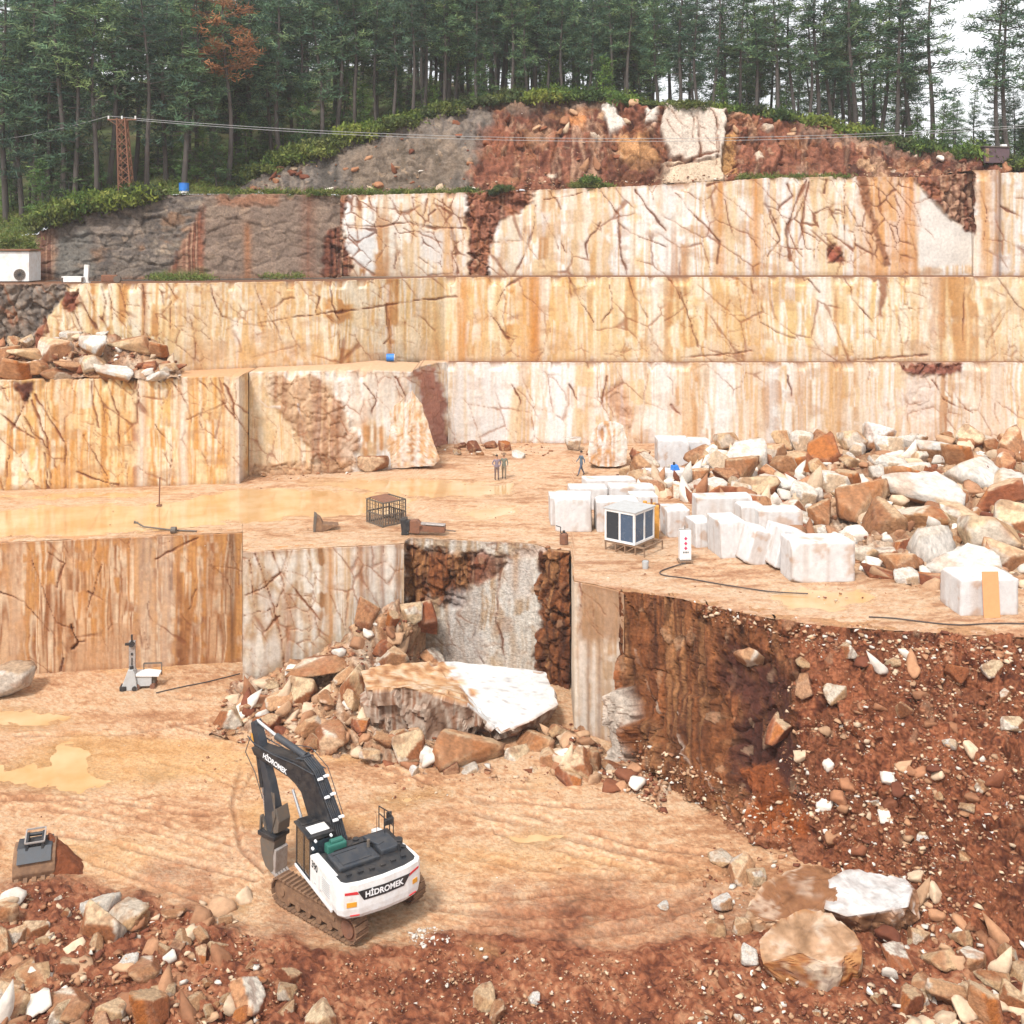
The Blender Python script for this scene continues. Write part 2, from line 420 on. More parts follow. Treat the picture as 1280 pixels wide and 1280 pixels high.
            cc = s.col[q]*(1+(tone-1)*np.clip(rr*1.6, 0, 1))[:, None]
            s.col[q] = cc*(1-pale[:, None])+A(222,186,150)*pale[:, None]
        # grime that gathers along the bench edges
        s.pos2 = s.pos+s.n*d[..., None]
        if lip >= 2:      # the bench edge is chipped and notched
            nt_ = sstep(.52, .74, fbm(s.px[0]/11, s.px[0]*0, 0, 4, seed+71))*.42+.06*vn(s.px[0]/2.5, s.px[0]*0, 0, seed+72)
            fade = np.clip(1-s.t*9, 0, 1); s.pos2[..., 2] -= nt_[None]*fade; s.pos2[..., 1] += .5*nt_[None]*fade
        pos, col, R = s.pos2, s.col, s.R
        if lip:
            top = pos[0]; L = []
            for k in (.12, .5, 1.0):
                q = top.copy(); q[:, 1] += lip*k; q[:, 2] = s.pos[0, :, 2]+lipz; L.insert(0, q)
            pos = np.concatenate([np.array(L), pos], 0)
            lc = np.repeat((lipcol if lipcol is not None else col[0].mean(0))[None, None], 3, 0)*np.ones((3, s.C, 1))
            col = np.concatenate([lc, col], 0); R += 3
        idx = np.arange(R*s.C).reshape(R, s.C)
        q = np.stack([idx[:-1, :-1], idx[1:, :-1], idx[1:, 1:], idx[:-1, 1:]], -1).reshape(-1, 4)
        me = mesh_arrays(name, pos, q); set_col(me, col.reshape(-1, 3))
        o = link(name, me, None, mat); return o
    def at(s, px, t):
        """world point on the finished face near column px, share t down from the top"""
        r = min(s.R-1, max(0, int(t*(s.R-1))))
        c = int(np.argmin(np.abs(s.px[r]-px))); return s.pos2[r, c], s.px[r, c], s.py[r, c]

def vnode(px, Y, z0, z1): return (Pz(px, Y, z1), Pz(px, Y, z0))
def interp(xs, ys): return lambda v: float(np.interp(v, xs, ys))
def facetag(o, label): return tag(o, label, 'rock face', kind='structure')
MUD = A(222,172,124)
MUDLIP = A(214,160,114)

# --- lower walls, between the pit floor and the working floor
TOPA = [(-260,58.2),(-100,59.2),(0,60.2),(150,61.2),(303,62.3)]
TOPB = [(303.3,58.4),(400,59.2),(505,60.0)]
TOPC = [(506,60.6),(512,61.2),(560,60.9),(640,60.3),(668,60.0),(690,58.9),(713,58.6)]
TOPD = [(714.5,57.5),(718,53.4),(745,52.8),(772,52.0)]
w = Surf([vnode(p, y, -.15, L1) for p, y in TOPA]).base('brown', 3, f=(30, 8, 3.2), sharp=2.3)
w.band(18, 11, A(216,174,138), .85); w.band(182, 12, A(222,196,170), .6); w.band(208, 10, A(226,206,186), .5); w.band(290, 5, A(120,76,46), .7)
w.band(232, 12, A(150,96,60), .5, 740); w.band(262, 10, A(168,108,62), .5); w.band(120, 16, A(212,150,84), .45)
w.region([(95,800),(165,790),(170,850),(90,850)], col=A(206,160,122), alpha=.6, soft=12, j=8)
for c, wd in (([(195,699),(222,684),(249,672)],2.2),([(60,690),(80,704),(70,735)],1.6),([(0,740),(30,752),(62,790)],1.5),([(110,740),(128,750)],2.4),([(40,700),(70,780),(95,786)],1.2),([(128,705),(110,760)],1.2)): w.crack(c, wd)
w.crack([(88,780),(91,792),(97,804),(90,812)], 3.2, A(52,44,44), depth=.2); w.crack([(97,803),(106,802)], 2.2, A(60,48,46)); w.crack([(78,824),(76,840)], 3, A(84,66,60))
w.autocracks(9, 5, (0, 680, 300, 830), 1.1, length=(10, 40), alpha=.6); w.network((40,60), .56, .6, seed=105)
facetag(w.build('lower_rock_face', M['rock'], .05, lip=1.0, lipcol=MUDLIP), 'lowest left marble face with brown and orange vertical drill streaks')
SA = w
w = Surf([vnode(p, y, -.2, L1) for p, y in TOPB]).base('grey', 8, f=(36, 10, 3.4))
w.region([(300,690),(375,690),(380,845),(300,845)], pal='grey', alpha=.7, soft=10, seed=4, f=(50, 20, 6), vert=.3)
w.band(360, 6, A(176,116,76), .6, 740); w.band(412, 6, A(206,146,88), .8); w.band(432, 5, A(222,176,124), .7); w.band(452, 6, A(168,106,62), .7); w.band(478, 4, A(150,92,56), .8); w.band(497, 5, A(130,80,52), .7); w.band(466, 7, A(240,232,222), .7); w.band(487, 5, A(238,228,216), .8)
for c, wd in (([(320,692),(332,730),(345,770),(352,800),(356,835)],2.6),([(340,690),(356,730),(345,760)],1.8),([(360,690),(352,715),(372,740),(400,775)],1.6),([(308,745),(330,735),(352,715)],1.6),([(330,790),(350,770)],1.6),([(312,700),(318,760)],1.4),([(305,770),(340,762)],1.2)): w.crack(c, wd, A(140,86,54))
w.network((26,30), .46, .6, col=A(150,98,68), seed=108, box=(300,690,400,850)); w.network((30,60), .52, .6, col=A(140,88,58), seed=109)

facetag(w.build('middle_rock_face', M['rock'], .06, lip=1.0, lipcol=MUDLIP), 'cracked grey and cream marble face behind the pit rubble heap')
SB = w
w = Surf([vnode(p, y, -.2, L1) for p, y in TOPC]).base('grey', 12, f=(60, 26, 5), warp=8, vert=.5)
w.region([(506,680),(560,690),(612,700),(606,722),(585,735),(580,760),(555,758),(540,745),(525,790),(506,800)], pal='dark', rough=.9, soft=5, j=8, seed=5, vert=.3)
w.region([(585,690),(645,692),(640,706),(600,735),(590,728)], pal='rubble', rough=.7, soft=4, j=8, alpha=.85)
w.region([(640,686),(690,684),(690,692),(650,700)], col=A(238,214,196), rough=.5)
w.region([(632,700),(668,700),(664,745),(634,748)], col=A(240,230,220), alpha=.8, soft=6); w.band(645, 4, A(200,150,100), .7, 690, 740)
w.region([(672,690),(720,680),(720,900),(672,900),(668,820),(676,760)], pal='dark', rough=.8, soft=3, j=6, seed=9, vert=.5, push=.15)
w.crack([(626,712),(622,750),(620,775),(628,800),(632,830)], 2.6, A(130,94,74)); w.crack([(672,706),(682,722),(676,748),(690,762),(706,772)], 3.4, A(60,34,26), depth=.3); w.crack([(600,770),(590,800),(604,830)], 1.2, A(140,100,80))
w.region([(560,740),(600,736),(604,840),(556,840)], col=A(216,208,202), alpha=.6, soft=8)
w.network((24,32), .50, .6, col=A(128,100,84), seed=112)
facetag(w.build('broken_rock_face', M['crag'], .10, lip=1.2, lipcol=MUDLIP), 'grey-white broken marble face with a brown corner above the fallen slab')
SCF = w
w = Surf([vnode(p, y, -.2, L1) for p, y in TOPD]+[(Pz(780, 51.6, L1), Pz(780, 51.2, -.2))]).base('grey', 14, f=(20, 7, 2.8), sharp=1.4)
w.region([(722,715),(790,715),(790,800),(722,805)], col=A(176,134,98), soft=10, j=6, alpha=.9); w.region([(722,800),(790,800),(790,960),(722,960)], col=A(190,152,118), soft=14, alpha=.45)
w.band(716, 4, A(236,212,184), .9); w.band(728, 5, A(226,212,198), .9, 800); w.band(742, 3, A(232,218,204), .8, 805); w.band(735, 2, A(140,106,84), .7, 800); w.band(749, 2, A(140,104,80), .6, 790)
w.crack([(722,722),(727,742),(724,765)], 1.6); w.autocracks(6, 4, (722,730,775,800), .9, length=(10,40), alpha=.5)
facetag(w.build('corner_rock_face', M['rock'], .05, lip=1.0, lipcol=MUDLIP), 'narrow grey-brown corner face with pale drip marks, right of the fallen slab')

# --- dark broken cliff and soil bank below the working floor, right
EN = [(775,52,51.0),(800,51.6,49.6),(850,50.8,47.2),(900,49.4,45.4),(935,48.7,44.0),(970,48.0,43.2),(1010,47.4,42.3),(1060,47.0,41.0),(1150,46.4,38.2),(1280,45.8,35.4),(1420,45.2,33.0),(1560,44.6,31.0)]
SEc = Surf([(Pz(p, a, L1+.02), Pz(p, b, -.2)) for p, a, b in EN], step=1.5)
w = SEc; w.base('dark', 20, f=(24, 7, 3.0), warp=6, vert=.5, sharp=2.4); w.rough += .62
w.d += .55*(fbm(w.px/15, w.py/110, 0, 4, 201)-.5)+.30*(fbm(w.px/5, w.py/40, 0, 3, 202)-.5)
soilm = sstep(930, 1010, w.px+w.jx*40-.25*(w.py-900)*0+.0)
sc = palmix(np.clip((.6*fbm(w.px/22, w.py/18, 0, 5, 8)+.4*vn(w.px/3.5, w.py/3, 0, 9)-.5)*2.2+.5, 0, 1), [A(108,56,36), A(150,86,56), A(178,110,74), A(132,72,46)])
w.col = w.col*(1-soilm[..., None])+sc*soilm[..., None]; w.rough = w.rough*(1-soilm)+.75*soilm; w.d += soilm*.35*(fbm(w.px/26, w.py/20, 0, 5, 207)-.5)
w.region([(770,735),(850,745),(935,770),(915,800),(900,850),(890,960),(850,960),(800,900),(778,820)], pal='dark', seed=21, f=(22, 7, 3), vert=.8, alpha=.8)
w.region([(768,862),(790,858),(803,900),(800,915),(790,965),(774,970),(778,930)], col=A(232,214,196), rough=.4, push=.9, soft=3, j=5)
w.region([(795,905),(818,900),(830,960),(796,975)], pal='dark', rough=.6, push=.4, soft=4)
w.region([(848,868),(895,875),(905,960),(890,1010),(860,1000)], pal='dark', rough=.6, push=.4, soft=5, seed=31)
w.crack([(846,890),(856,930),(868,965)], 5, A(226,206,188), j=5, depth=-.1); w.crack([(880,950),(898,990),(918,1020)], 5, A(214,196,178), j=6, depth=-.1); w.crack([(790,810),(806,860),(822,890)], 3, A(214,190,168), depth=-.05)
w.region([(905,800),(945,810),(985,850),(1000,900),(990,960),(1010,1040),(960,1050),(925,1000),(915,930),(930,880),(900,850)], col=A(96,54,42), rough=.7, push=-.35, soft=9, j=10)
w.region([(930,1000),(975,985),(1010,1020),(1000,1060),(940,1060)], col=A(180,96,46), rough=.7, push=.4, soft=6)
w.region([(925,960),(960,950),(985,990),(950,1010)], col=A(168,92,50), rough=.7, push=.3, soft=6)
w.region([(820,985),(1010,1055),(1000,1090),(820,1030)], col=A(176,122,92), rough=.7, alpha=.6, soft=14, j=12)
w.network((22,90), .48, .7, col=A(60,34,24), seed=220, box=(765,735,1005,1060), w=.06, lean=.12, depth=.25)
w.network((10,44), .56, .5, col=A(70,40,28), seed=221, box=(765,735,1005,1060), w=.05, depth=.1)
for cx, cy, rr in ((930,1010,60),(1120,900,90),(1190,960,80)): pass
facetag(w.build('soil_bank', M['crag'], .16, lip=1.2, lipcol=MUDLIP, cell=(1.2, .40), zs=.26, grime=0), 'dark brown broken cliff and red soil bank under the edge of the working floor')

# --- walls behind the working floor
L2 = interp([-260,450,560,700,1500],[14.85,14.85,14.2,14.1,14.1])
BF = [(-260,71.6),(0,72.9),(150,73.9),(300,74.9)]
BG = [(311.5,77.3),(380,77.8),(460,78.8),(515,80.4),(524,84.5),(548,88.5),(562,89.45)]
BH = [(560,89.3),(640,89.7),(800,89.9),(1000,90),(1280,90),(1560,90)]
w = Surf([vnode(p, y, L1-.1, L2(p)) for p, y in BF]+[vnode(300.6, 75.4, L1-.1, 14.85), vnode(310.5, 77.2, L1-.1, 14.85)]).base('orange', 31, f=(34, 10, 3.2), sharp=2.1)
w.band(176, 7, A(246,238,226), .6); w.band(228, 6, A(246,238,228), .6); w.band(290, 6, A(240,222,198), .6); w.band(80, 8, A(216,156,92), .6); w.band(300, 5, A(240,230,220), .8, 470, 620)
w.region([(14,478),(42,478),(36,506),(28,500)], col=A(96,52,38), rough=.6)
for c, wd in (([(20,484),(32,504),(15,538),(10,581),(7,608)],2.6),([(40,501),(60,554),(64,608)],2.6),([(56,568),(60,612)],4.2),([(0,517),(20,534),(44,548)],3),([(44,494),(81,554),(82,612)],1.9),([(114,477),(118,510),(124,534)],1.4),([(134,480),(148,517),(149,554)],2),([(173,480),(171,531)],1.5),([(215,477),(235,507),(240,530)],1.3),([(249,474),(275,500),(296,524)],1.7),([(195,531),(215,561),(212,608)],1.4),([(95,590),(120,600),(148,606)],3),([(105,545),(125,580),(135,600)],1.8),([(258,492),(250,530),(262,560)],1.2),([(232,525),(282,505)],1.4),([(3,485),(20,482)],2),([(60,560),(40,540),(30,520)],2),([(280,480),(290,500),(293,520)],2.4)): w.crack(c, wd, A(124,68,46))
w.autocracks(8, 31, (0, 476, 298, 600), 1.1, length=(15, 70), alpha=.62, col=A(150,92,60)); w.network((34,60), .50, .7, col=A(140,82,54), seed=131, lean=.5); w.network((14,20), .58, .5, col=A(160,100,66), seed=132)
facetag(w.build('left_bench_face', M['rock'], .05, lip=5.0, lipcol=A(226,176,132)), 'left orange-cream bench face with root-like cracks above the muddy floor')
w = Surf([vnode(p, y, L1-.1, L2(p)) for p, y in BG]).base('pale', 37, f=(44, 14, 4), sharp=1.6)
w.region([(300,466),(345,466),(395,520),(400,600),(300,600)], pal='orange', alpha=.7, soft=8, seed=6)
w.region([(336,470),(396,466),(428,500),(446,545),(446,596),(410,592),(392,570),(372,540),(338,496)], pal='debris', rough=.42, soft=5, j=9, seed=14, f=(40,12,5), alpha=.9, push=.25); w.network((10,30), .5, .5, col=A(140,90,64), seed=138, box=(330,468,450,596), lean=-.9)
w.region([(300,580),(440,575),(440,600),(300,605)], col=A(204,158,118), rough=.6, soft=5, alpha=.8)
w.region([(402,466),(515,464),(500,510),(470,525),(440,530),(425,498)], col=A(238,226,214), soft=8, alpha=.6)
w.region([(517,463),(541,461),(558,500),(564,572),(546,575),(530,524)], col=A(196,136,116), rough=.3, soft=4, j=8)
w.crack([(320,495),(335,510),(350,508)], 3, A(246,240,230), depth=0); w.crack([(372,505),(378,525)], 4, A(250,246,240), depth=-.1); w.crack([(455,480),(470,500),(465,520)], 1.6); w.crack([(495,470),(510,500),(520,520)], 1.8)
w.network((26,36), .50, .6, col=A(160,104,76), seed=137)
facetag(w.build('slanted_bench_face', M['rock'], .10, lip=6.5, lipcol=A(232,190,152)), 'pale recessed bench face with a slanted brown dirt band')
w = Surf([vnode(p, y, L1-.1, L2(p)) for p, y in BH]).base('pale', 41, f=(46, 11, 3.4), sharp=2.5)
for x, ww, c, a in ((575,12,A(240,228,216),.7),(612,24,A(246,242,238),.8),(655,6,A(214,170,124),.6),(698,15,A(252,250,248),.85),(735,10,A(232,190,142),.6),(765,6,A(220,176,130),.6),(790,14,A(238,200,156),.6),(828,14,A(250,246,240),.8),(860,16,A(236,190,136),.7),(905,14,A(252,250,246),.8),(940,14,A(232,184,128),.7),(965,8,A(236,232,228),.7),(1000,10,A(210,154,98),.6),(1040,16,A(228,176,112),.8),(1052,8,A(206,148,84),.6),(1085,20,A(238,204,168),.6),(1150,30,A(240,212,186),.6),(1240,30,A(236,204,172),.7)): w.band(x, ww, c, a)
w.region([(1122,452),(1206,452),(1200,466),(1170,470),(1130,466)], col=A(142,84,66), rough=.9, soft=3, j=5); w.region([(1130,470),(1170,472),(1160,520),(1125,520)], col=A(240,220,206), alpha=.6, rough=.3, soft=8)
w.region([(755,490),(776,470),(790,520),(786,545),(770,520)], col=A(196,132,98), alpha=.5, rough=.4)
w.crack([(838,505),(852,520)], 5, A(150,88,66), j=4); w.crack([(640,480),(650,500),(645,540)], 2); w.crack([(712,480),(722,500)], 2); w.crack([(760,470),(752,505)], 2); w.crack([(985,470),(990,495)], 3); w.crack([(1165,475),(1180,500),(1215,515)], 1.6)
w.network((34,46), .52, .6, col=A(160,104,74), seed=141); w.autocracks(8, 41, (560, 458, 1280, 530), 1.3, length=(10, 50), alpha=.55, col=A(166,110,80))
facetag(w.build('back_bench_face', M['rock'], .06, lip=4.0, lipcol=A(140,98,72)), 'long pale bench face behind the white blocks, lowest of the back benches')
# --- second bench, the full width
TI = [(-260,75.8),(45,77.0),(230,78.2),(420,82.5),(480,86),(556,90.4),(640,90.7),(900,90.9),(1280,91.0),(1560,91.0)]
IY = interp([p for p, y in TI], [y for p, y in TI])
w = Surf([vnode(p, y, L2(p)-.1, L3) for p, y in TI]).base('cream', 51, f=(48, 13, 4), sharp=2.2)
for x, ww, c, a in ((578,8,A(222,152,80),.85),(600,8,A(230,176,110),.6),(668,9,A(206,124,48),.95),(655,16,A(228,170,96),.7),(705,14,A(232,176,100),.6),(487,4,A(204,140,88),.6),(540,24,A(236,196,138),.5),(940,16,A(226,168,98),.6),(905,24,A(234,184,116),.5),(1030,10,A(246,240,230),.7),(820,10,A(248,240,226),.7),(180,4.5,A(196,140,94),.8),(1206,10,A(226,176,120),.6),(1160,14,A(242,228,214),.6),(250,30,A(232,196,150),.5),(340,30,A(226,180,126),.5),(1250,30,A(240,216,180),.5),(760,20,A(238,204,150),.5)): w.band(x, ww, c, a)
w.region([(-270,350),(88,352),(70,385),(52,405),(40,428),(30,460),(-270,470)], pal='slate', rough=.9, soft=4, j=6, seed=7, vert=.2); w.region([(45,415),(56,395),(60,440),(40,445)], col=A(150,86,60), rough=.7)
w.region([(79,364),(96,362),(101,380),(92,390),(84,392),(76,380)], col=A(132,72,54), rough=.8, soft=2, j=4)
DK = A(112, 66, 46)
for c, wd in (([(80,385),(86,402),(83,424)],4),([(92,388),(98,405),(103,418)],2),([(98,368),(112,398),(125,418)],3.6),([(108,360),(120,388),(135,412)],2),([(127,358),(132,378),(128,400)],1.6),([(136,358),(140,385),(157,398),(164,412)],1.8),([(150,357),(157,385),(164,410)],1.8),([(178,355),(181,380),(180,420)],3),([(200,360),(206,382)],1.5),([(209,355),(222,374)],2.8),([(214,380),(212,412)],1.2),([(236,385),(243,420),(245,450)],1.5),([(55,397),(60,416)],2.4),([(262,352),(270,378),(278,395),(300,405),(330,408)],1.8),([(318,355),(325,375),(333,392),(345,408),(352,425)],2),([(345,385),(355,375),(368,372)],3),([(385,360),(400,372),(395,390)],1.6),([(413,350),(415,380),(425,400)],1.4),([(320,405),(360,398),(430,388)],1.2),([(420,391),(487,381),(571,370)],2),([(484,380),(486,410),(488,430)],3),([(611,388),(620,402),(635,423)],3.2),([(670,340),(655,344),(632,358),(621,382)],2.8),([(709,339),(719,366),(742,403)],2.8),([(763,356),(766,386),(752,403)],1.4),([(784,343),(793,370),(810,396)],2),([(836,343),(850,373)],2.2),([(850,366),(862,400),(872,432)],2),([(998,335),(1010,348),(1025,366)],2),([(937,346),(944,375),(951,403),(972,415),(994,423)],1.6),([(1240,336),(1260,365),(1284,395)],1.4),([(1206,346),(1204,430)],1.6),([(1056,336),(1066,375),(1090,400)],1.8),([(480,430),(490,420),(488,400)],1.6)): w.crack(c, wd, DK)
w.region([(1087,336),(1106,336),(1108,358),(1101,398),(1096,398),(1099,358)], col=A(170,122,92), soft=2.5)
w.region([(-30,432),(1300,430),(1300,458),(-30,480)], col=A(216,164,116), alpha=.25, soft=10)
w.crack([(1060,452),(1100,448),(1160,444)], 2.4, A(150,104,84)); w.crack([(850,447),(900,444),(940,438)], 1.6, A(170,116,84))
w.network((50,64), .52, .65, col=A(150,92,62), seed=151, lean=.6); w.network((18,26), .58, .55, col=A(160,100,68), seed=152); w.autocracks(10, 51, (100, 350, 1280, 420), 1.3, length=(20, 80), alpha=.6, col=A(150,92,60))
w.network((24,30), .44, .7, col=A(120,72,50), seed=153, box=(90,350,420,460), lean=.7)
facetag(w.build('second_bench_face', M['rock'], .06, lip=4.5, lipcol=A(136,94,68)), 'cream and orange marble bench face running the full width, second from the top')
# --- third bench: sawn marble with broken ends
JT = [(425,243,95),(470,243,95),(585,240,95),(700,236,95.2),(800,232,95.3),(905,226,95.5),(960,222,95.5),(1060,220,95.5),(1145,221,95.5),(1214,216,95.6),(1217,212,93.6),(1249,212,93.0),(1251,216,94.8),(1300,214,95),(1560,214,95)]
w = Surf([(P(p, y, Y), Pz(p, Y, L3-.1)) for p, y, Y in JT]).base('pale', 61, f=(40, 12, 4), sharp=2.2)
for x, ww, c, a in ((720,9,A(238,206,160),.7),(745,10,A(234,190,128),.7),(835,12,A(246,242,238),.6),(900,7,A(226,158,82),.85),(914,8,A(240,214,172),.6),(945,7,A(222,156,84),.9),(1100,26,A(228,160,86),.8),(1135,12,A(222,146,66),.85),(1030,22,A(240,206,152),.6),(690,8,A(236,194,140),.6),(1232,10,A(220,164,104),.8),(1247,5,A(150,96,62),.8),(640,10,A(240,220,186),.6),(520,20,A(234,198,150),.5),(560,8,A(222,170,116),.6)): w.band(x, ww, c, a)
w.region([(432,286),(470,288),(468,338),(442,330),(432,310)], col=A(246,242,238), alpha=.9, soft=4); w.region([(524,290),(556,290),(552,330),(528,322)], col=A(234,226,220), alpha=.7, soft=4)
w.region([(581,236),(672,236),(660,262),(628,275),(618,289),(611,336),(608,352),(585,352),(588,300)], pal='rubble', rough=1.0, soft=3, j=5, seed=17, push=-.2)
w.region([(1149,235),(1179,265),(1213,296),(1214,330),(1149,334)], col=A(246,238,228), soft=3, j=3); w.region([(1137,214),(1221,208),(1217,294),(1179,265),(1149,235)], pal='rubble', rough=.9, soft=2.5, j=4, push=.2, seed=19)
w.region([(1069,218),(1083,218),(1093,268),(1103,300),(1114,331),(1104,333),(1096,302),(1084,268)], col=A(160,108,76), soft=2.5, rough=.3)
w.region([(1035,308),(1052,308),(1054,328),(1036,328)], col=A(160,86,64), rough=.8, soft=3); w.region([(420,240),(432,245),(428,290),(440,330),(436,350),(415,350)], pal='rubble', rough=.9, soft=3)
for c, wd in (([(427,281),(470,284),(510,278),(545,286),(582,285)],3),([(447,245),(452,272)],4),([(462,245),(467,275)],4),([(487,247),(497,265),(517,282)],2.4),([(534,249),(529,269)],1.8),([(553,249),(559,285)],2),([(515,247),(518,262)],2),([(545,262),(535,270)],2),([(495,292),(494,336)],4.5),([(436,322),(452,332),(467,343)],3.4),([(524,322),(544,336)],2.4),([(566,286),(572,340)],6),([(505,285),(520,296)],2),([(670,255),(668,279),(655,322),(640,350)],2.8),([(689,240),(702,262)],3),([(679,249),(705,246),(732,240)],2),([(751,237),(773,269),(776,319),(784,343)],4),([(773,279),(790,292),(833,309)],1.7),([(795,237),(806,255),(832,289)],2.8),([(751,279),(732,306),(736,329)],1.6),([(679,269),(699,312)],1.4),([(708,316),(700,300)],1.8),([(870,269),(900,302),(897,329)],1.9),([(905,249),(914,285),(924,329)],2),([(931,285),(951,312)],2.4),([(961,228),(957,255),(971,279)],4),([(984,230),(991,245),(974,259)],5),([(1008,225),(991,262),(984,289),(988,325)],5),([(1033,225),(1030,242)],4.5),([(1011,228),(1003,269),(1004,289),(1025,302),(1048,296)],2.8),([(1056,220),(1055,331)],1),([(1058,255),(1085,302),(1092,316)],2.6),([(1098,235),(1102,265)],3),([(1119,245),(1129,269),(1145,312)],1.8),([(1030,276),(1045,262),(1056,266)],2.4),([(957,255),(975,300),(960,320)],1.8),([(885,231),(905,227)],3.5),([(845,240),(860,262),(880,280)],1.5),([(1225,240),(1235,270),(1228,300)],1.6),([(1250,258),(1275,270)],3)): w.crack(c, wd, DK)
w.network((46,52), .46, .7, col=A(140,86,60), seed=161, lean=.5)
w.network((22,28), .36, .9, col=DK, seed=162, box=(955,222,1140,325), w=.045); w.network((22,26), .40, .85, col=DK, seed=163, box=(428,240,582,340), w=.04)
facetag(w.build('third_bench_face', M['rock'], .06, lip=3.0, lipcol=A(150,110,80)), 'upper sawn marble bench face with dark branching cracks and a white right end')
SJ = w
# --- grey layered rock, upper left
KT = [(-260,300,88),(-40,300,88),(10,296,88),(48,292,89),(62,274,89.5),(110,262,90.5),(185,250,92),(190,243,92.2),(255,242,93),(300,242,94),(427,243,95.6)]
w = Surf([(P(p, y, Y+(.6 if p > 40 else 3)), Pz(p, Y-1.2, L3-.2)) for p, y, Y in KT]).base('slate', 71, f=(26, 16, 8), warp=10, vert=.06, sharp=1.7); w.rough += .55
w.region([(255,243),(430,243),(435,350),(252,350)], pal='slate', seed=23, f=(40,20,9), vert=.08, rough=.3, soft=2, j=2, alpha=.8); w.region([(255,243),(430,243),(435,350),(252,350)], col=A(170,138,116), alpha=.45, soft=3); w.band(310, 5, A(178,112,66), .7, 280); w.band(385, 9, A(140,86,62), .6); w.region([(270,242),(350,243),(345,258),(272,256)], col=A(178,116,80), alpha=.6, soft=4)
w.region([(205,345),(230,300),(254,255),(256,350)], pal='rubble', rough=.4, soft=4, seed=5); w.region([(410,290),(435,280),(435,350),(400,350)], pal='rubble', rough=.9, soft=3); w.region([(40,290),(72,280),(66,352),(30,352)], pal='rubble', rough=.6, soft=6, alpha=.7)
w.region([(70,300),(110,285),(120,350),(75,352)], col=A(136,132,124), alpha=.7, soft=6)
w.region([(-270,290),(46,290),(44,318),(20,322),(-270,330)], col=A(120,138,76), rough=.2, soft=5, alpha=.9)
w.region([(190,338),(260,336),(258,352),(190,352)], col=A(118,128,78), soft=4, alpha=.6)
facetag(w.build('grey_rock_face', M['crag'], .10, cell=(2.6, .7), zs=2.4, lip=8.0, lipcol=A(120,120,80)), 'dark grey layered rock face below the pylon, upper left')
# --- topmost broken rock under the forest
MT = [(288,238,98.6,239,97.2),(330,216,100.4,240,97.2),(420,184,102,241,97.2),(500,158,103.2,240,97.2),(560,142,104,239,97.2),(600,130,104.4,239,97),(625,127,104.3,239,96.8),(720,122,104.3,236,96.8),(790,130,102,232,97.2),(830,130,100.5,230,97.5),(905,138,100.5,228,97.5),(930,142,102.5,226,97.4),(1000,150,103,222,97.2),(1060,164,102,221,97.2),(1100,176,101,221,97.2),(1160,190,99.6,220,97.2),(1214,196,98.6,217,97),(1250,205,98,212,96.6),(1560,212,97,214,96.6)]
def mz(p): return None
w = Surf([(P(p, y, Y), (Pz(p, Yb, H-(yb-YH)*95.3/F-.1))) for p, y, Y, yb, Yb in MT]).base('rubble', 81, f=(30, 12, 5), warp=8, vert=.3, sharp=2.3); w.rough += 1.5
w.region([(280,240),(600,240),(585,220),(600,180),(622,140),(600,124),(480,150),(280,225)], pal='slate', seed=8, f=(30,14,6), vert=.15, soft=8, j=10, rough=.7)
w.region([(420,190),(560,165),(590,200),(560,236),(450,236)], col=A(150,124,96), alpha=.35, soft=14, j=12)
WH = A(244,232,218)
w.region([(751,131),(763,127),(783,156),(763,168)], col=WH, rough=.3, soft=2, j=3, push=.3); w.region([(806,138),(823,132),(820,155),(808,158)], col=WH, rough=.3, soft=2, j=3, push=.3)
w.region([(831,128),(906,138),(902,200),(870,204),(840,200),(826,170)], col=A(240,222,204), rough=.12, soft=2, j=4, push=.7); w.region([(826,204),(870,205),(902,200),(904,230),(826,236)], col=A(240,214,184), rough=.12, soft=2, j=3, push=.6)
w.region([(770,170),(806,164),(828,200),(800,215),(775,200)], col=A(222,166,112), rough=1.0, soft=4, j=7, alpha=.8); w.region([(715,140),(735,142),(730,160),(714,158)], col=A(226,150,90), rough=.8, alpha=.8); w.region([(670,150),(690,160),(680,185),(660,170)], col=A(214,166,130), rough=.9, alpha=.6)
w.region([(903,168),(920,168),(918,218),(903,218)], col=A(222,166,104), rough=.8, alpha=.85)
w.region([(600,160),(640,150),(650,190),(630,230),(600,220)], col=A(176,108,80), rough=1.0, alpha=.5, soft=8)
w.region([(760,200),(840,196),(830,230),(765,228)], col=A(110,64,46), rough=1.2, alpha=.6)
w.region([(620,120),(760,118),(760,132),(640,142)], col=A(146,128,112), rough=.8, alpha=.6); w.region([(1000,146),(1120,178),(1215,196),(1215,206),(1100,190),(1000,166)], col=A(170,142,122), rough=.9, alpha=.55)
for c, wd in (([(806,165),(830,198),(850,200)],4),([(870,146),(875,198),(850,208),(832,212)],3),([(875,198),(897,194)],2),([(866,150),(863,175)],2),([(760,170),(800,160),(826,150)],3),([(892,150),(896,165)],2),([(700,150),(690,200)],3),([(760,180),(775,215)],4)): w.crack(c, wd, A(84,48,36), depth=.25)
w.autocracks(70, 82, (600, 130, 1210, 210), 3, length=(12, 40), col=A(88,50,38), alpha=.8)
rr_ = random.Random(4)
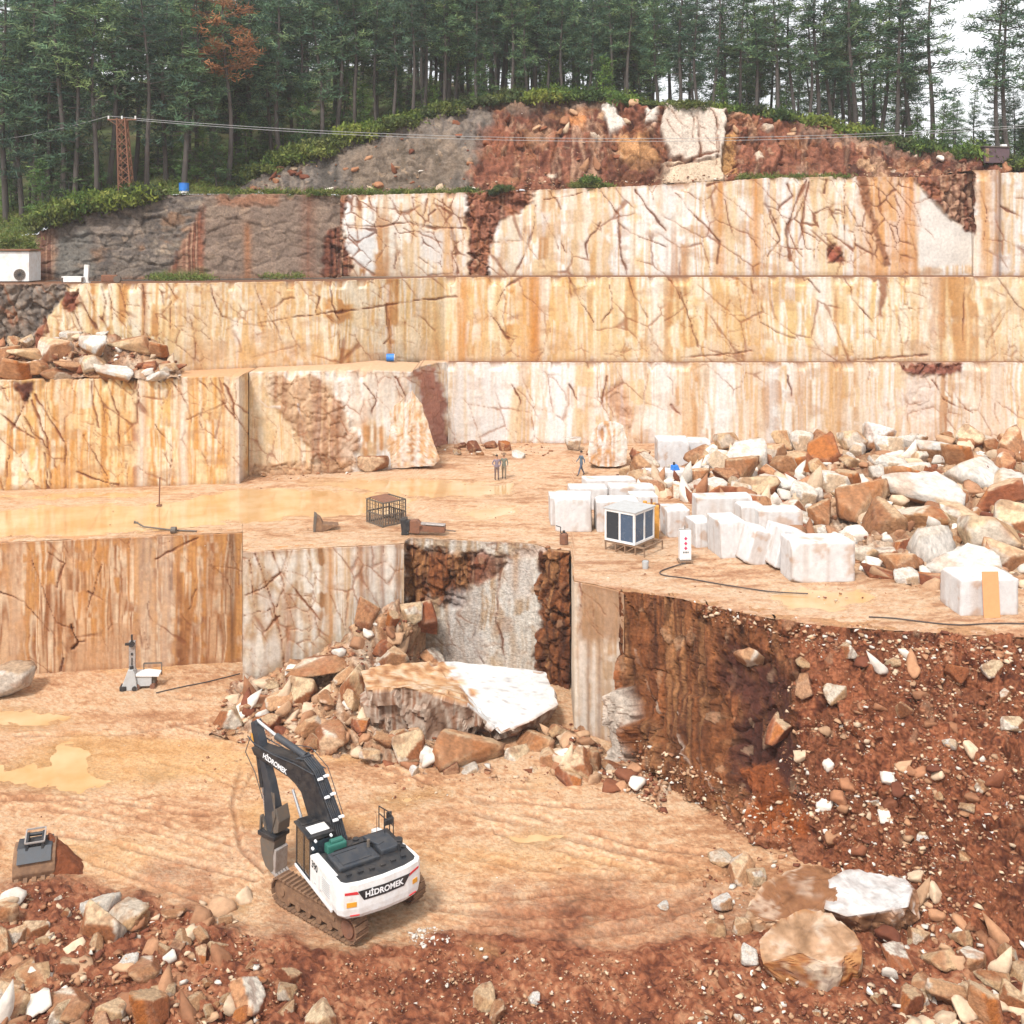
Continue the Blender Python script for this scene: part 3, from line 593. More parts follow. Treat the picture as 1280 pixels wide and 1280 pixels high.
for k in range(46):
    x = rr_.uniform(615, 1200); y0 = float(np.interp(x, [e[0] for e in MT], [e[1] for e in MT])); y = rr_.uniform(y0+6, 222)
    if 795 < x < 910: continue
    q = rr_.uniform(3, 11); w.region([(x+q*rr_.uniform(.5,1.3)*math.cos(a+.4), y+q*.8*rr_.uniform(.5,1.2)*math.sin(a+.4)) for a in (0,1.3,2.5,3.7,5.1)], col=A(*rr_.choice([(222,178,138),(198,140,104),(236,214,190),(104,66,52),(160,120,98),(84,52,42)])), soft=1.5, j=3, rough=.9, push=rr_.uniform(-.2,.5), alpha=.85)
facetag(w.build('top_rock_face', M['crag'], .30, lip=2.0, lipcol=A(120,110,80), cell=(2.4, .7), grime=.3), 'broken red-brown and grey rock with white marble bits right below the forest')
SM = w

# ---------------------------------------------------------------- the hill under the forest
EDGE = [(-420,300,91.0),(-40,299,91.0),(10,295,91.0),(40,290,90.5),(48,291,89.7),(62,273,90.2),(110,261,91.2),(185,249,92.7),(192,242,92.9),(255,241,93.7),(284,241,96),(288,238,98.7)]+[(p, y, Y) for p, y, Y, a, b in MT[1:]]+[(1700,215,96)]
EXs = [e[0] for e in EDGE]
EY = interp(EXs, [e[2] for e in EDGE]); EZ = interp(EXs, [H-(e[1]-YH)*e[2]/F for e in EDGE])
ESL = interp([-400,200,450,640,820,1000,1700],[.27,.30,.27,.14,.0,-.06,-.08])
def hill_z(px, Y):
    d = max(0.0, Y-EY(px)); s = ESL(px)
    return EZ(px)-.1+s*min(d, 70)+(.02*(d-70) if d > 70 else 0)
cols = np.concatenate([np.arange(-420, 1701, 8)]); ds = np.concatenate([[0, .4, 1, 2, 3.5, 5], np.arange(7, 40, 2.5), np.arange(40, 110, 8), [140, 200, 320, 600]])
v = []; c = []
for d in ds:
    for p in cols:
        Y = EY(p)+d; z = hill_z(p, Y)
        x = (p-CX)*Y/F
        z += (.5*(float(vn(x*.3, Y*.3, 0, 4))-.5)*min(1, d/2)); v.append((x, Y, z))
v = np.array(v); nx = len(cols)
gm = fbm(v[:, 0]*.25, v[:, 1]*.25, 0, 4, 31)
c = palmix(np.clip((gm-.5)*2.4+.5, 0, 1), [A(70,62,44), A(92,96,58), A(104,122,66), A(120,104,74)])
idx = np.arange(len(v)).reshape(len(ds), nx)
q = np.stack([idx[:-1, :-1], idx[:-1, 1:], idx[1:, 1:], idx[1:, :-1]], -1).reshape(-1, 4)
me = mesh_arrays('hill', v, q, smooth=True); set_col(me, c); set_val(me, np.full(len(v), .95), 'rgh')
tag(link('hill', me, None, M['soil']), kind='structure')

# ---------------------------------------------------------------- pit floor and working floor
PUD0 = [([(-40,960),(60,955),(75,930),(110,935),(112,965),(140,975),(100,990),(40,985),(-40,975)]),([(-40,893),(30,888),(85,897),(60,905),(-40,906)]),([(636,1046),(680,1038),(705,1044),(680,1056),(640,1054)]),([(588,1186),(612,1188),(625,1196),(600,1196)]),([(466,1000),(540,985),(560,992),(500,1006)]),([(180,965),(220,962),(214,972),(186,974)]),([(290,1130),(312,1128),(310,1138),(294,1139)])]
PUD1 = [([(-60,640),(60,632),(180,630),(300,614),(420,612),(520,622),(500,640),(380,646),(240,655),(100,668),(-60,672)]),([(370,604),(450,598),(560,600),(640,606),(640,618),(560,622),(440,612)]),([(960,744),(1010,736),(1085,740),(1090,752),(1040,762),(980,760)]),([(-60,618),(120,614),(230,611),(180,622),(-60,626)]),([(560,640),(640,632),(650,640),(600,650)])]
RUTS = [([(480,1120),(560,1128),(660,1122),(780,1108),(880,1078)],4),([(620,1040),(700,1062),(800,1090)],4),([(0,1075),(90,1070),(180,1100),(260,1130)],4),([(90,1005),(200,1028),(320,1066)],3),([(210,905),(330,935),(300,1000)],2.5),([(120,940),(240,960),(310,990)],2.5),([(20,920),(150,918),(260,900)],2.5),([(560,1008),(650,1030),(760,1060),(870,1085)],5),([(590,1000),(700,1030),(800,1058),(900,1070)],4),([(545,1060),(640,1082),(760,1098),(870,1100)],5),([(540,1135),(640,1146),(760,1140),(860,1115),(920,1085)],7),([(560,1165),(680,1172),(800,1160),(900,1120)],8),([(600,1155),(700,1158),(820,1140),(900,1105)],6),([(640,985),(740,978),(820,985)],4),([(660,975),(760,960),(830,960)],4),([(20,1040),(120,1050),(220,1075),(320,1100)],4),([(60,1010),(160,1030),(280,1065)],3),([(200,870),(320,880),(400,910)],3),([(0,1000),(120,1000),(260,1020)],3),([(330,1090),(300,1060),(290,1000),(310,940)],4),([(480,960),(600,1000),(720,1010),(800,1010)],3)]
BERM = [(-900,1125),(0,1112),(70,1092),(120,1108),(200,1128),(300,1165),(430,1196),(520,1178),(560,1160),(640,1180),(760,1190),(880,1180),(940,1170),(1010,1130),(1100,1120),(2200,1100),(2200,2400),(-900,2400)]
def floor_grid(name, xs_rows, z, label=None):
    pass
# pit floor: rows of constant screen height keep the detail even
pys = np.concatenate([np.arange(780, 1320, 1.7), np.arange(1320, 1900, 14)]); pxs = np.arange(-420, 1701, 2.6)
PX, PY = np.meshgrid(pxs, pys); Yg = H*F/(PY-YH); Xg = (PX-CX)*Yg/F
bm_ = pmask(PX+18*(fbm(PX/30, PY/20, 0, 3, 2)-.5)*2, PY+14*(fbm(PX/30, PY/20, 7, 3, 3)-.5)*2, BERM, 16)
rise = sstep(0, 260, PY-1100)*sstep(620, 120, PX)*.55
def berm_h(px, py): return 0.0
zg = .08*(fbm(Xg*.35, Yg*.35, 0, 4, 5)-.5)+.05*(fbm(Xg*.9, Yg*2.0, 0, 3, 6)-.5)+.09*(fbm(Xg*2.2, Yg*2.6, 0, 4, 7)-.5)
rutm = np.zeros(PX.shape); rutr = np.zeros(PX.shape)
jx, jy = 5*(fbm(PX/12, PY/9, 0, 3, 9)-.5), 4*(fbm(PX/12, PY/9, 4, 3, 9)-.5)
for pts, wd in RUTS:
    d = seg_dist(PX+jx, PY+jy, pts, 30); rutm = np.maximum(rutm, 1-sstep(wd*.35, wd*.9, d)); rutr = np.maximum(rutr, np.exp(-((d-wd*1.35)/(wd*.5))**2))
tracks = vn(Xg*2.2+Yg*.4, Yg*9+1.5*fbm(Xg*.5, Yg*.5, 0, 2, 3), 0, 44)
cleat = .5+.5*np.sin(PX*1.15+PY*.2)
rv = sstep(.25, .6, fbm(PX/40, PY/22, 0, 3, 18)); rutm = rutm*rv; rutr = rutr*rv
zg += -(.07+.025*cleat)*rutm+.05*rutr*(.2+1.6*vn(Xg*4, Yg*4, 0, 19))
lump = (fbm(Xg*2.6, Yg*2.6, 0, 5, 15)-.42)+.35*(fbm(Xg*8, Yg*8, 0, 3, 16)-.5)
zg += bm_*(.15+.55*lump+.5*rise)
pud = np.zeros(PX.shape)
for p in PUD0: pud = np.maximum(pud, pmask(PX+jx*3, PY+jy*2, p, 13))
zg = zg*(1-.55*pud)-.075*pud
PITZ = (pxs, pys, zg)
def pit_z(px, py):
    i = int(np.clip(np.searchsorted(pys, py), 0, len(pys)-1)); j = int(np.clip(np.searchsorted(pxs, px), 0, len(pxs)-1)); return float(zg[i, j])
mudv = .45*fbm(Xg*.28, Yg*.6, 0, 4, 21)+.25*fbm(Xg*.8, Yg*3.0, 0, 4, 22)+.3*fbm(Xg*1.6, Yg*2.2, 0, 4, 23)
mudv = mudv+.28*(vn(Xg*5, Yg*7, 0, 301)-.5)+.22*(vn(Xg*12, Yg*16, 0, 302)-.5)
mc = palmix(np.clip((mudv-.5)*2.2+.5, 0, 1), [A(190,134,94), A(216,162,120), A(232,182,138), A(244,208,170), A(220,168,126)])
mc = mc*(1-.46*rutm[..., None])+A(140,88,58)*(.46*rutm)[..., None]; mc = mc*(1+.10*rutr)[..., None]
yel = sstep(.5, .68, fbm(Xg*.12, Yg*.22, 0, 3, 71))*.5*sstep(1120, 1040, PY)
mc = mc*(1-yel[..., None])+A(232,176,106)*yel[..., None]
rc = palmix(np.clip((.6*fbm(Xg*1.2, Yg*1.2, 0, 5, 25)+.4*vn(Xg*9, Yg*9, 0, 26)-.5)*2.4+.5, 0, 1), [A(108,56,36), A(150,86,56), A(176,108,74), A(202,144,106)])
redm = np.clip(bm_+.55*sstep(560, 800, PX)*sstep(1070, 1150, PY)+.5*sstep(.55, .7, fbm(Xg*.3, Yg*.3, 0, 3, 77))*sstep(1000,1120,PY), 0, 1)
mc = mc*(1-redm[..., None])+rc*redm[..., None]
wet = .78-.35*sstep(.45, .62, fbm(Xg*.25, Yg*.4, 0, 3, 61))*(1-bm_)-.3*pud
rim = np.zeros(PX.shape)
for p in PUD0: rim = np.maximum(rim, pmask(PX+jx*2, PY+jy*1.2, p, 16))
mc = mc*(1-.30*rim)[..., None]; wet = wet-.35*rim
mc = mc*(1-pud[..., None]*.6)+A(222,170,112)*(pud[..., None]*.6)
idx = np.arange(PX.size).reshape(PX.shape)
q = np.stack([idx[:-1, :-1], idx[1:, :-1], idx[1:, 1:], idx[:-1, 1:]], -1).reshape(-1, 4)
me = mesh_arrays('pit_floor', np.stack([Xg, Yg, zg], -1), q, smooth=True); set_col(me, mc.reshape(-1, 3)); set_val(me, np.clip(wet, .2, 1), 'rgh')
tag(link('pit_floor', me, None, M['soil']), kind='structure')
# plain ground far below and around everything, to the horizon
me = mesh_arrays('ground', [(-740,-110,-1.2),(740,-110,-1.2),(740,765,-1.2),(-740,765,-1.2)], [(0,1,2,3)]); set_col(me, [A(150,120,90)]*4); set_val(me, [.9]*4, 'rgh')
tag(link('ground', me, None, M['soil']), kind='structure')

# working floor
FR = TOPA+TOPB+TOPC+TOPD+[(p, a) for p, a, b in EN]
FRf = interp([p for p, y in FR], [y for p, y in FR])
BK = BF+BG+BH; BKf = interp([p for p, y in BK], [y+.6 for p, y in BK])
cols = np.unique(np.concatenate([np.arange(-260, 1561, 3.0), [303.0, 303.3, 505, 506, 713, 714.5, 718]]))
pf = np.array([YH+(H-L1)*F/(FRf(p)+.12) for p in cols]); pb = np.array([YH+(H-L1)*F/BKf(p) for p in cols])
R = 150; t = np.linspace(0, 1, R)[:, None]
PY = pf[None]*(1-t)+pb[None]*t; PX = np.repeat(cols[None], R, 0)
Yg = (H-L1)*F/(PY-YH); Xg = (PX-CX)*Yg/F
jx, jy = 7*(fbm(PX/16, PY/5, 0, 3, 9)-.5), 3*(fbm(PX/16, PY/5, 4, 3, 9)-.5)
edge = sstep(0, .06, t)*np.ones(PX.shape)
z1 = .10*(fbm(Xg*.3, Yg*.3, 0, 4, 35)-.5)*edge+.05*(fbm(Xg*.8, Yg*2.0, 0, 4, 36)-.5)+.08*(fbm(Xg*1.7, Yg*2.0, 0, 4, 37)-.5)
pud = np.zeros(PX.shape)
for p in PUD1: pud = np.maximum(pud, pmask(PX+jx*3, PY+jy*2, p, 7))
z1 = z1*(1-.55*pud)-.07*pud
mudv = .5*fbm(Xg*.2, Yg*.5, 0, 4, 41)+.5*fbm(Xg*.6, Yg*3.0, 0, 4, 42)
mudv = mudv+.26*(vn(Xg*3, Yg*6, 0, 303)-.5)+.2*(vn(Xg*7, Yg*11, 0, 304)-.5)
mc = palmix(np.clip((mudv-.5)*2.4+.5, 0, 1), [A(190,136,98), A(218,168,128), A(234,190,150), A(243,210,176), A(224,174,134)])
mc = mc*(1-pud[..., None]*.6)+A(232,188,136)*(pud[..., None]*.6)
ed = (1-sstep(0, .05, t))*np.ones(PX.shape)*.35*sstep(640, 760, PX)
mc = mc*(1-ed[..., None])+A(196,130,92)*ed[..., None]
wet = .75-.4*sstep(.42, .6, fbm(Xg*.2, Yg*.3, 0, 3, 65))-.25*pud
idx = np.arange(PX.size).reshape(PX.shape)
q = np.stack([idx[:-1, :-1], idx[:-1, 1:], idx[1:, 1:], idx[1:, :-1]], -1).reshape(-1, 4)
me = mesh_arrays('working_floor', np.stack([Xg, Yg, L1+z1], -1), q, smooth=True); set_col(me, mc.reshape(-1, 3)); set_val(me, np.clip(wet, .2, 1), 'rgh')
tag(link('working_floor', me, None, M['soil']), kind='structure')

# muddy water standing in the hollows
def water_mat():
    m, nt, b = newmat('muddy_water')
    n = noise_node(nt, .5, 3, .5)
    nt.links.new(ramp(nt, n.outputs['Fac'], [(.35, A4(222,174,118)), (.65, A4(236,198,150))]), b.inputs['Base Color'])
    b.inputs['Roughness'].default_value = .06; b.inputs['Specular IOR Level'].default_value = .5
    n2 = noise_node(nt, 4.0, 2, .5); bp = node(nt, 'ShaderNodeBump'); bp.inputs['Strength'].default_value = .04; bp.inputs['Distance'].default_value = .02
    nt.links.new(n2.outputs['Fac'], bp.inputs['Height']); nt.links.new(bp.outputs[0], b.inputs['Normal']); return m
M['water'] = water_mat()
for z, wz0, PU in ((0.0, -.035, PUD0), (L1, L1-.03, PUD1)):
    for ip, p in enumerate(PU):
        wz = wz0-.006*ip
        cx_, cy_ = np.mean([a for a, b in p]), np.mean([b for a, b in p])
        ring = [G(cx_+(a-cx_)*1.12, cy_+(b-cy_)*1.25, wz) for a, b in p]
        mb = MB(); vs = [mb.bm.verts.new(r) for r in ring]; mb.bm.faces.new(vs); bmesh.ops.recalc_face_normals(mb.bm, faces=mb.bm.faces[:])
        o = mb.build('water', M['water']); tag(o, kind='structure')
# ---------------------------------------------------------------- broken stone
def _ico(n):
    bm = bmesh.new(); bmesh.ops.create_icosphere(bm, subdivisions=n, radius=1.0)
    bm.verts.ensure_lookup_table()
    v = np.array([q.co[:] for q in bm.verts]); t = np.array([[q.index for q in f.verts] for f in bm.faces]); bm.free()
    return v/np.linalg.norm(v, axis=1, keepdims=True), t
ICO = {n: _ico(n) for n in (1, 2, 3, 4, 5)}
TONES = {
 'white': [((250,247,243),5),((240,232,222),3),((226,200,172),2),((206,158,118),1)],
 'cream': [((238,212,176),3),((224,186,144),3),((204,152,106),2),((246,234,218),2),((176,114,74),2)],
 'tan':   [((206,160,120),3),((184,132,94),3),((226,192,158),2),((158,102,68),2),((238,222,204),1)],
 'rust':  [((158,92,60),3),((182,112,72),3),((130,74,50),2),((206,152,110),2),((196,120,62),1)],
 'soilstone': [((150,92,66),3),((174,116,86),2),((206,160,126),2),((128,74,54),2)],
}
def tone(cls, r):
    L = TONES[cls]; k = r.random()*sum(w for c, w in L)
    for c, w in L:
        k -= w
        if k <= 0: return A(*c)
    return A(*L[0][0])
def rock_arrays(seed, cls, sub=3, dims=(1, .8, .6), cuts=6, rough=.03, tilt=.30, cutmin=.56, tones=None, chip=.016, facets=0):
    r = random.Random(seed*7919+13); v, t = ICO[sub]
    N, D, C = [], [], []
    for ax in range(3):
        for sg in (-1, 1):
            n = np.array([r.gauss(0, tilt) for _ in range(3)]); n[ax] += sg; n /= np.linalg.norm(n)
            N.append(n); D.append(dims[ax]*r.uniform(.82, 1.0)); C.append(tone(cls, r))
    for i in range(cuts):
        n = np.array([r.gauss(0, 1) for _ in range(3)]); n /= np.linalg.norm(n)
        sup = math.sqrt(sum((n[k]*dims[k])**2 for k in range(3)))
        N.append(n); D.append(sup*r.uniform(cutmin, 1.0)); C.append(tone(cls, r))
    for i in range(facets):     # small breaks that cut off corners and edges
        n = np.array([r.gauss(0, 1) for _ in range(3)]); n /= np.linalg.norm(n)
        m = min(d/abs(float(np.dot(n, q))+1e-6) if np.dot(n, q) > .05 else 9 for q, d in zip(N[:6+cuts], D[:6+cuts]))
        N.append(n); D.append(m*r.uniform(.86, .99)); C.append(tone(cls, r))
    N, D, C = np.array(N), np.array(D), np.array(C)
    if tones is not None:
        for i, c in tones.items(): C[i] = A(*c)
    dn = v @ N.T
    q = np.where(dn > 1e-4, D[None]/np.maximum(dn, 1e-4), 1e9)
    k = q.argmin(1); rad = q.min(1)
    p = v*rad[:, None]
    s = seed*3.7
    # crumble the surface, more at the edges, less on the sawn or split faces
    q2 = np.sort(q, 1); edge = np.exp(-((q2[:, 1]-q2[:, 0])/.10))
    disp = rough*(fbm(p[:, 0]*2.4+s, p[:, 1]*2.4, p[:, 2]*2.4, 4, seed)-.5)*2-chip*edge*(.2+1.6*fbm(p[:, 0]*5+s, p[:, 1]*5, p[:, 2]*5, 2, seed))
    p = p*(1+disp[:, None])
    col = C[k]
    n1 = fbm(p[:, 0]*1.8+s, p[:, 1]*1.8, p[:, 2]*1.8, 4, seed+3)
    stain = sstep(.54, .62, n1)[:, None]*.5
    col = col*(1-stain)+tone('rust' if cls in ('tan', 'rust', 'soilstone') else 'tan', r)*stain
    n2 = fbm(p[:, 0]*7+s, p[:, 1]*7, p[:, 2]*7, 4, seed+8); col = col*(.66+.68*n2)[:, None]
    pale = (edge**3*.22)[:, None]; col = col*(1-pale)+A(236,214,188)*pale
    return p, t, col
def rock_mesh(name, seed, cls, **k):
    p, t, c = rock_arrays(seed, cls, **k)
    me = mesh_arrays(name, p, None, t); set_col(me, c); me.materials.append(M['stone']); return me
ROCKS = {}
SHAPES = [(1,.85,.7),(1,.7,.45),(1,.9,.35),(1,.6,.55),(1,.8,.55),(1,.55,.35),(1,.95,.8)]
SHAPEW = ['chunky','flat','thin','long','angular','narrow','blocky']
for ci, cls in enumerate(('white', 'cream', 'tan', 'rust', 'soilstone')):
    ROCKS[cls] = [rock_mesh('rock', 100*ci+i, cls, sub=4, dims=SHAPES[i % 7], cuts=3+i % 4, facets=3, rough=.020, chip=.010, tilt=.30 if i % 2 else .18, tones=None if cls in ('white', 'soilstone') or i % 3 == 2 else {5: ((244,232,216) if i % 2 else (230,198,162))}) for i in range(7)]  # most cream, tan and rust stones: upward plane painted paler, as if top-lit
RC = []      # (object, label pieces, px) waiting for their final labels
CW = {'white': 'white', 'cream': 'cream', 'tan': 'tan', 'rust': 'rust-brown', 'soilstone': 'reddish'}
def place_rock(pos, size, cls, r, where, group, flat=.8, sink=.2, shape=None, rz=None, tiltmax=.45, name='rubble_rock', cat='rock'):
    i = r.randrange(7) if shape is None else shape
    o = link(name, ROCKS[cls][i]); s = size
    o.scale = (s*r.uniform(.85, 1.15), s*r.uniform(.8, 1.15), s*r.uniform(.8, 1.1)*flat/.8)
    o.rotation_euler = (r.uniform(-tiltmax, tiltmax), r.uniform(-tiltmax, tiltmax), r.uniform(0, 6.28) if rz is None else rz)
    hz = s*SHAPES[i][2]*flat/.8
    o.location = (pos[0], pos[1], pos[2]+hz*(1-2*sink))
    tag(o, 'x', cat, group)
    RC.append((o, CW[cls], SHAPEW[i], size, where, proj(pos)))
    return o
ORD = ['', 'leftmost', 'second', 'third', 'fourth', 'fifth', 'sixth', 'seventh', 'eighth', 'ninth', 'tenth', '11th', '12th', '13th', '14th', '15th', '16th', '17th', '18th', '19th', '20th']
def sized(s): return 'huge' if s > 1.5 else 'big' if s > .95 else 'mid-sized' if s > .6 else 'small'
def label_rocks():
    d = {}
    for o, c, sh, s, where, pp in RC: d.setdefault((sized(s), c, sh, where), []).append((pp[0], o))
    for (sz, c, sh, where), L in d.items():
        L.sort(key=lambda q: q[0])
        for k, (x, o) in enumerate(L):
            if len(L) == 1: o['label'] = f'{sz} {c} {sh} rock {where}'
            else: o['label'] = f'{sz} {c} {sh} rock {where}, ' + ('leftmost such' if k == 0 else 'rightmost such' if k == len(L)-1 else ORD[k+1]+' such from left')

# ---- mounds under the heaps
def mound(name, nodes, pal, seed, rough=.7, step=3.0, dents=()):
    s = Surf(nodes, step=step, wstep=.3); s.base(pal, seed, f=(24, 12, 5), warp=10, vert=.2); s.rough += rough
    for poly, dp in dents: s.push += dp*pmask(s.px, s.py, poly, 14)
    o = s.build(name, M['crag'], .14, cell=(1.0, .35)); tag(o, kind='structure'); return s
PITM = [((250,868,60.4),915),((305,852,58.2),930),((400,814,58.6),945),((450,776,58.9),955),((500,747,59.4),965),((545,792,59.9),972),((600,855,59.4),978),((690,885,58.4),985),((716,903,52.2),976),((760,940,51.3),985),((800,960,49.2),996),((860,1000,46.8),1030)]
PM = mound('dirt_mound', [(P(*a), G(a[0]-12, b, -.1)) for a, b in PITM], 'debris', 5, dents=[([(465,800),(560,790),(700,830),(715,905),(620,925),(470,900)], -1.3)])
RPT = [(770,612,72),(830,596,75),(890,566,78),(960,570,79),(1040,572,79),(1120,556,78.5),(1190,548,78),(1280,556,77),(1400,570,76),(1560,590,75)]
RPB = [(770,622),(830,622),(890,640),(950,655),(1020,690),(1080,722),(1150,738),(1260,738),(1400,752),(1560,775)]
RM = mound('rubble_mound', [(P(*a), G(b[0], b[1], L1-.1)) for a, b in zip(RPT, RPB)], 'debris', 15)
RMb = Surf([(P(*a), Pz(a[0], a[2]+7, L1-.1)) for a in RPT], step=5, wstep=.4).base('rubble', 3); tag(RMb.build('rubble_mound', M['crag'], .1), kind='structure')
LPT = [(-260,432,76.5),(0,432,76.8),(60,424,77),(130,418,77),(190,424,77.3),(214,444,77.6),(228,466,77.8)]
LM = mound('rubble_mound', [(P(*a), Pz(a[0]-4, 74.0, 14.8)) for i, a in enumerate(LPT)], 'debris', 25)

def scatter_surf(S, n, r, pxr, tr, sizes, mix, where, group, sep=.62, tries=60, occupied=None, **kw):
    out = occupied if occupied is not None else []
    made = 0
    for i in range(n*tries):
        if made >= n: break
        # largest first, so the heap reads as a few big stones with smaller ones between
        f = made/max(1, n-1); rp = sizes[1]*(1-f)**1.3+sizes[0]*(1-(1-f)**1.3)
        rp *= r.uniform(.85, 1.2)
        px, t = r.uniform(*pxr), r.uniform(*tr)
        q, ax, ay = S.at(px, t)
        if any((ax-x)**2+((ay-y)*1.35)**2 < (sep*(rp+ro))**2 for x, y, ro in out): continue
        out.append((ax, ay, rp)); made += 1
        size = rp*q[1]/F
        cls = r.choices(list(mix), weights=list(mix.values()))[0]
        place_rock(q, size, cls, r, where(ax, ay), group, **kw)
    return out

# ---- right heap on the working floor
def where_right(x, y):
    s = 'behind the white blocks' if x < 930 and y > 585 else 'at the heap\'s left end' if x < 960 else 'in the heap\'s middle' if x < 1110 else 'at the heap\'s right'
    return ('high ' if y < 590 else 'halfway up ' if y < 650 else 'low ')+s.replace('high at','at')
r = random.Random(41); occ = []
GR = 'broken marble rocks heaped right of the white blocks'
big = [  # px, py, half width, class, shape, height ratio: the stones that stand out in the photograph
 (1218,588,44,'white',2,.7),(1165,612,46,'white',1,.6),(1262,600,40,'white',2,.6),(1175,560,22,'white',1,.8),(1108,558,20,'white',4,.8),(1075,632,27,'tan',0,.9),(1100,652,24,'tan',6,.8),(1150,640,32,'cream',1,.6),(1163,685,34,'white',2,1.5),(1248,622,28,'rust',4,.8),(1228,668,36,'cream',4,.8),(1128,600,24,'rust',0,.8),(1110,585,18,'white',4,.8),(1038,606,22,'white',4,.9),(985,602,30,'white',5,.7),(988,640,19,'tan',3,1.0),(1026,645,20,'tan',0,.8),(925,590,18,'tan',0,.9),(932,572,24,'white',4,.8),(968,570,14,'tan',4,1.1),(890,602,22,'white',1,.6),(906,612,22,'rust',4,.8),(948,610,20,'cream',0,.8),(1215,700,40,'white',1,.7),(1258,695,30,'tan',4,.9),(1275,655,26,'cream',0,.8),(1240,730,20,'tan',0,.7),(1180,722,38,'rust',5,.7),(1097,716,20,'rust',5,.8),(1075,690,26,'cream',3,.7),(1110,690,20,'rust',1,.7),(1140,590,20,'white',4,.8),(1195,570,20,'rust',0,.8),(1265,562,22,'tan',0,.8),(1060,600,20,'rust',0,.8),(1000,620,18,'white',4,.7),(1198,640,24,'cream',4,.7),(870,596,15,'tan',0,.9),(855,612,16,'tan',4,.8),(1130,722,16,'white',4,.7)]
for x, y, hw, cls, sh, fl in big:
    # find the spot of the mound that is seen at (x, y)
    D2 = (RM.px-x)**2+(RM.py-(y+hw*.35))**2; k = np.unravel_index(D2.argmin(), D2.shape); q = RM.pos2[k]
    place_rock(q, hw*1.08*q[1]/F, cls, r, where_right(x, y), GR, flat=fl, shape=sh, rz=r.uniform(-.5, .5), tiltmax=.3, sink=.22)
    occ.append((x, y+hw*.3, hw*.8))
scatter_surf(RM, 64, r, (800, 1300), (.0, .97), (10, 21), {'white': 6, 'cream': 5, 'tan': 4, 'rust': 3}, where_right, GR, sep=.55, occupied=occ)
# stones lined up along the back wall
for k, (x, hw, cls) in enumerate(((905,16,'cream'),(978,14,'cream'),(1000,16,'white'),(1024,14,'tan'),(1062,18,'cream'),(1098,16,'white'),(1140,14,'tan'),(1210,15,'cream'),(1262,15,'tan'))):
    q = Pz(x, 87.2, L1); place_rock(q, hw*q[1]/F, cls, r, 'at the foot of the back face', 'rocks along the foot of the back face', flat=1.0, shape=6 if k % 2 else 4, rz=r.uniform(-.3, .3), tiltmax=.12, sink=.06)
# ---- left heap on the bench
GL = 'broken marble rocks heaped on the left bench'
wl = lambda x, y: 'on the left bench heap, '+('upper' if y < 436 else 'middle' if y < 455 else 'front')+' row'
r = random.Random(43); occ = []
for x, y, hw, cls, sh, fl in ((120,440,20,'white',1,1.1),(160,430,26,'cream',5,.7),(198,438,14,'rust',0,.7),(70,436,24,'tan',4,.8),(30,440,26,'cream',5,.6),(45,460,20,'cream',1,.7),(20,465,20,'rust',0,.7),(90,456,20,'tan',5,.6),(112,458,20,'cream',4,.8),(150,466,22,'white',1,.6),(200,463,22,'white',5,.6),(125,466,16,'tan',5,.6),(180,452,18,'rust',5,.6),(75,466,18,'tan',1,.6),(208,459,10,'cream',4,.7),(5,448,16,'tan',0,.8)):
    D2 = (LM.px-x)**2+(LM.py-(y+hw*.3))**2; k = np.unravel_index(D2.argmin(), D2.shape); q = LM.pos2[k]
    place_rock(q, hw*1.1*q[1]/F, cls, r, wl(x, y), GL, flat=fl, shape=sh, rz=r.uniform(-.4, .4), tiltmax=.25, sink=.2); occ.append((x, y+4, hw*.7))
scatter_surf(LM, 10, r, (-30, 226), (.05, .95), (6, 13), {'white': 2, 'cream': 4, 'tan': 4, 'rust': 3}, wl, GL, sep=.5, occupied=occ)
# ---- heap round the fallen slab in the pit
GP = 'rocks heaped round the fallen slab in the pit'
def wp(x, y):
    return 'in the pit, '+('below the fallen slab' if x > 450 and y > 905 else 'left of the fallen slab' if x < 450 else 'above the fallen slab' if y < 840 else 'beside the fallen slab')
r = random.Random(47); occ = [(575,875,60),(530,865,60),(640,870,60)]
for x, y, hw, cls, sh, fl in ((408,830,30,'tan',1,.5),(380,830,22,'tan',5,.5),(458,775,14,'tan',6,1.1),(478,790,22,'rust',5,.7),(500,800,20,'tan',4,.8),(515,770,18,'cream',4,1.0),(540,765,20,'rust',4,1.2),(505,840,26,'tan',1,.5),(440,860,20,'cream',0,1.2),(405,870,20,'tan',5,.6),(376,866,18,'cream',0,.9),(350,875,18,'tan',4,.8),(315,880,22,'tan',5,.6),(290,900,18,'cream',0,.8),(410,915,26,'tan',1,.7),(385,905,20,'tan',4,.7),(512,940,20,'cream',0,1.2),(517,965,10,'white',3,1.3),(580,940,36,'tan',0,.8),(585,960,14,'white',4,.8),(547,905,18,'rust',0,.9),(480,925,14,'tan',4,.7),(462,945,12,'cream',4,.8),(665,935,24,'tan',0,.8),(690,950,22,'tan',4,.8),(648,945,16,'cream',0,1.0),(705,915,18,'cream',5,.6),(612,940,12,'cream',4,.7),(720,955,22,'cream',0,.8),(740,950,16,'tan',0,.9),(712,978,18,'rust',4,.7),(672,965,14,'tan',4,.7),(430,845,14,'tan',4,.7),(335,905,16,'rust',4,.7),(560,800,20,'rust',1,.7),(450,905,14,'rust',4,.7)):
    D2 = (PM.px-x)**2+(PM.py-(y+hw*.3))**2; k = np.unravel_index(D2.argmin(), D2.shape); q = PM.pos2[k]
    place_rock(q, hw*1.05*q[1]/F, cls, r, wp(x, y), GP, flat=fl, shape=sh, tiltmax=.35, sink=.2); occ.append((x, y, hw*.8))
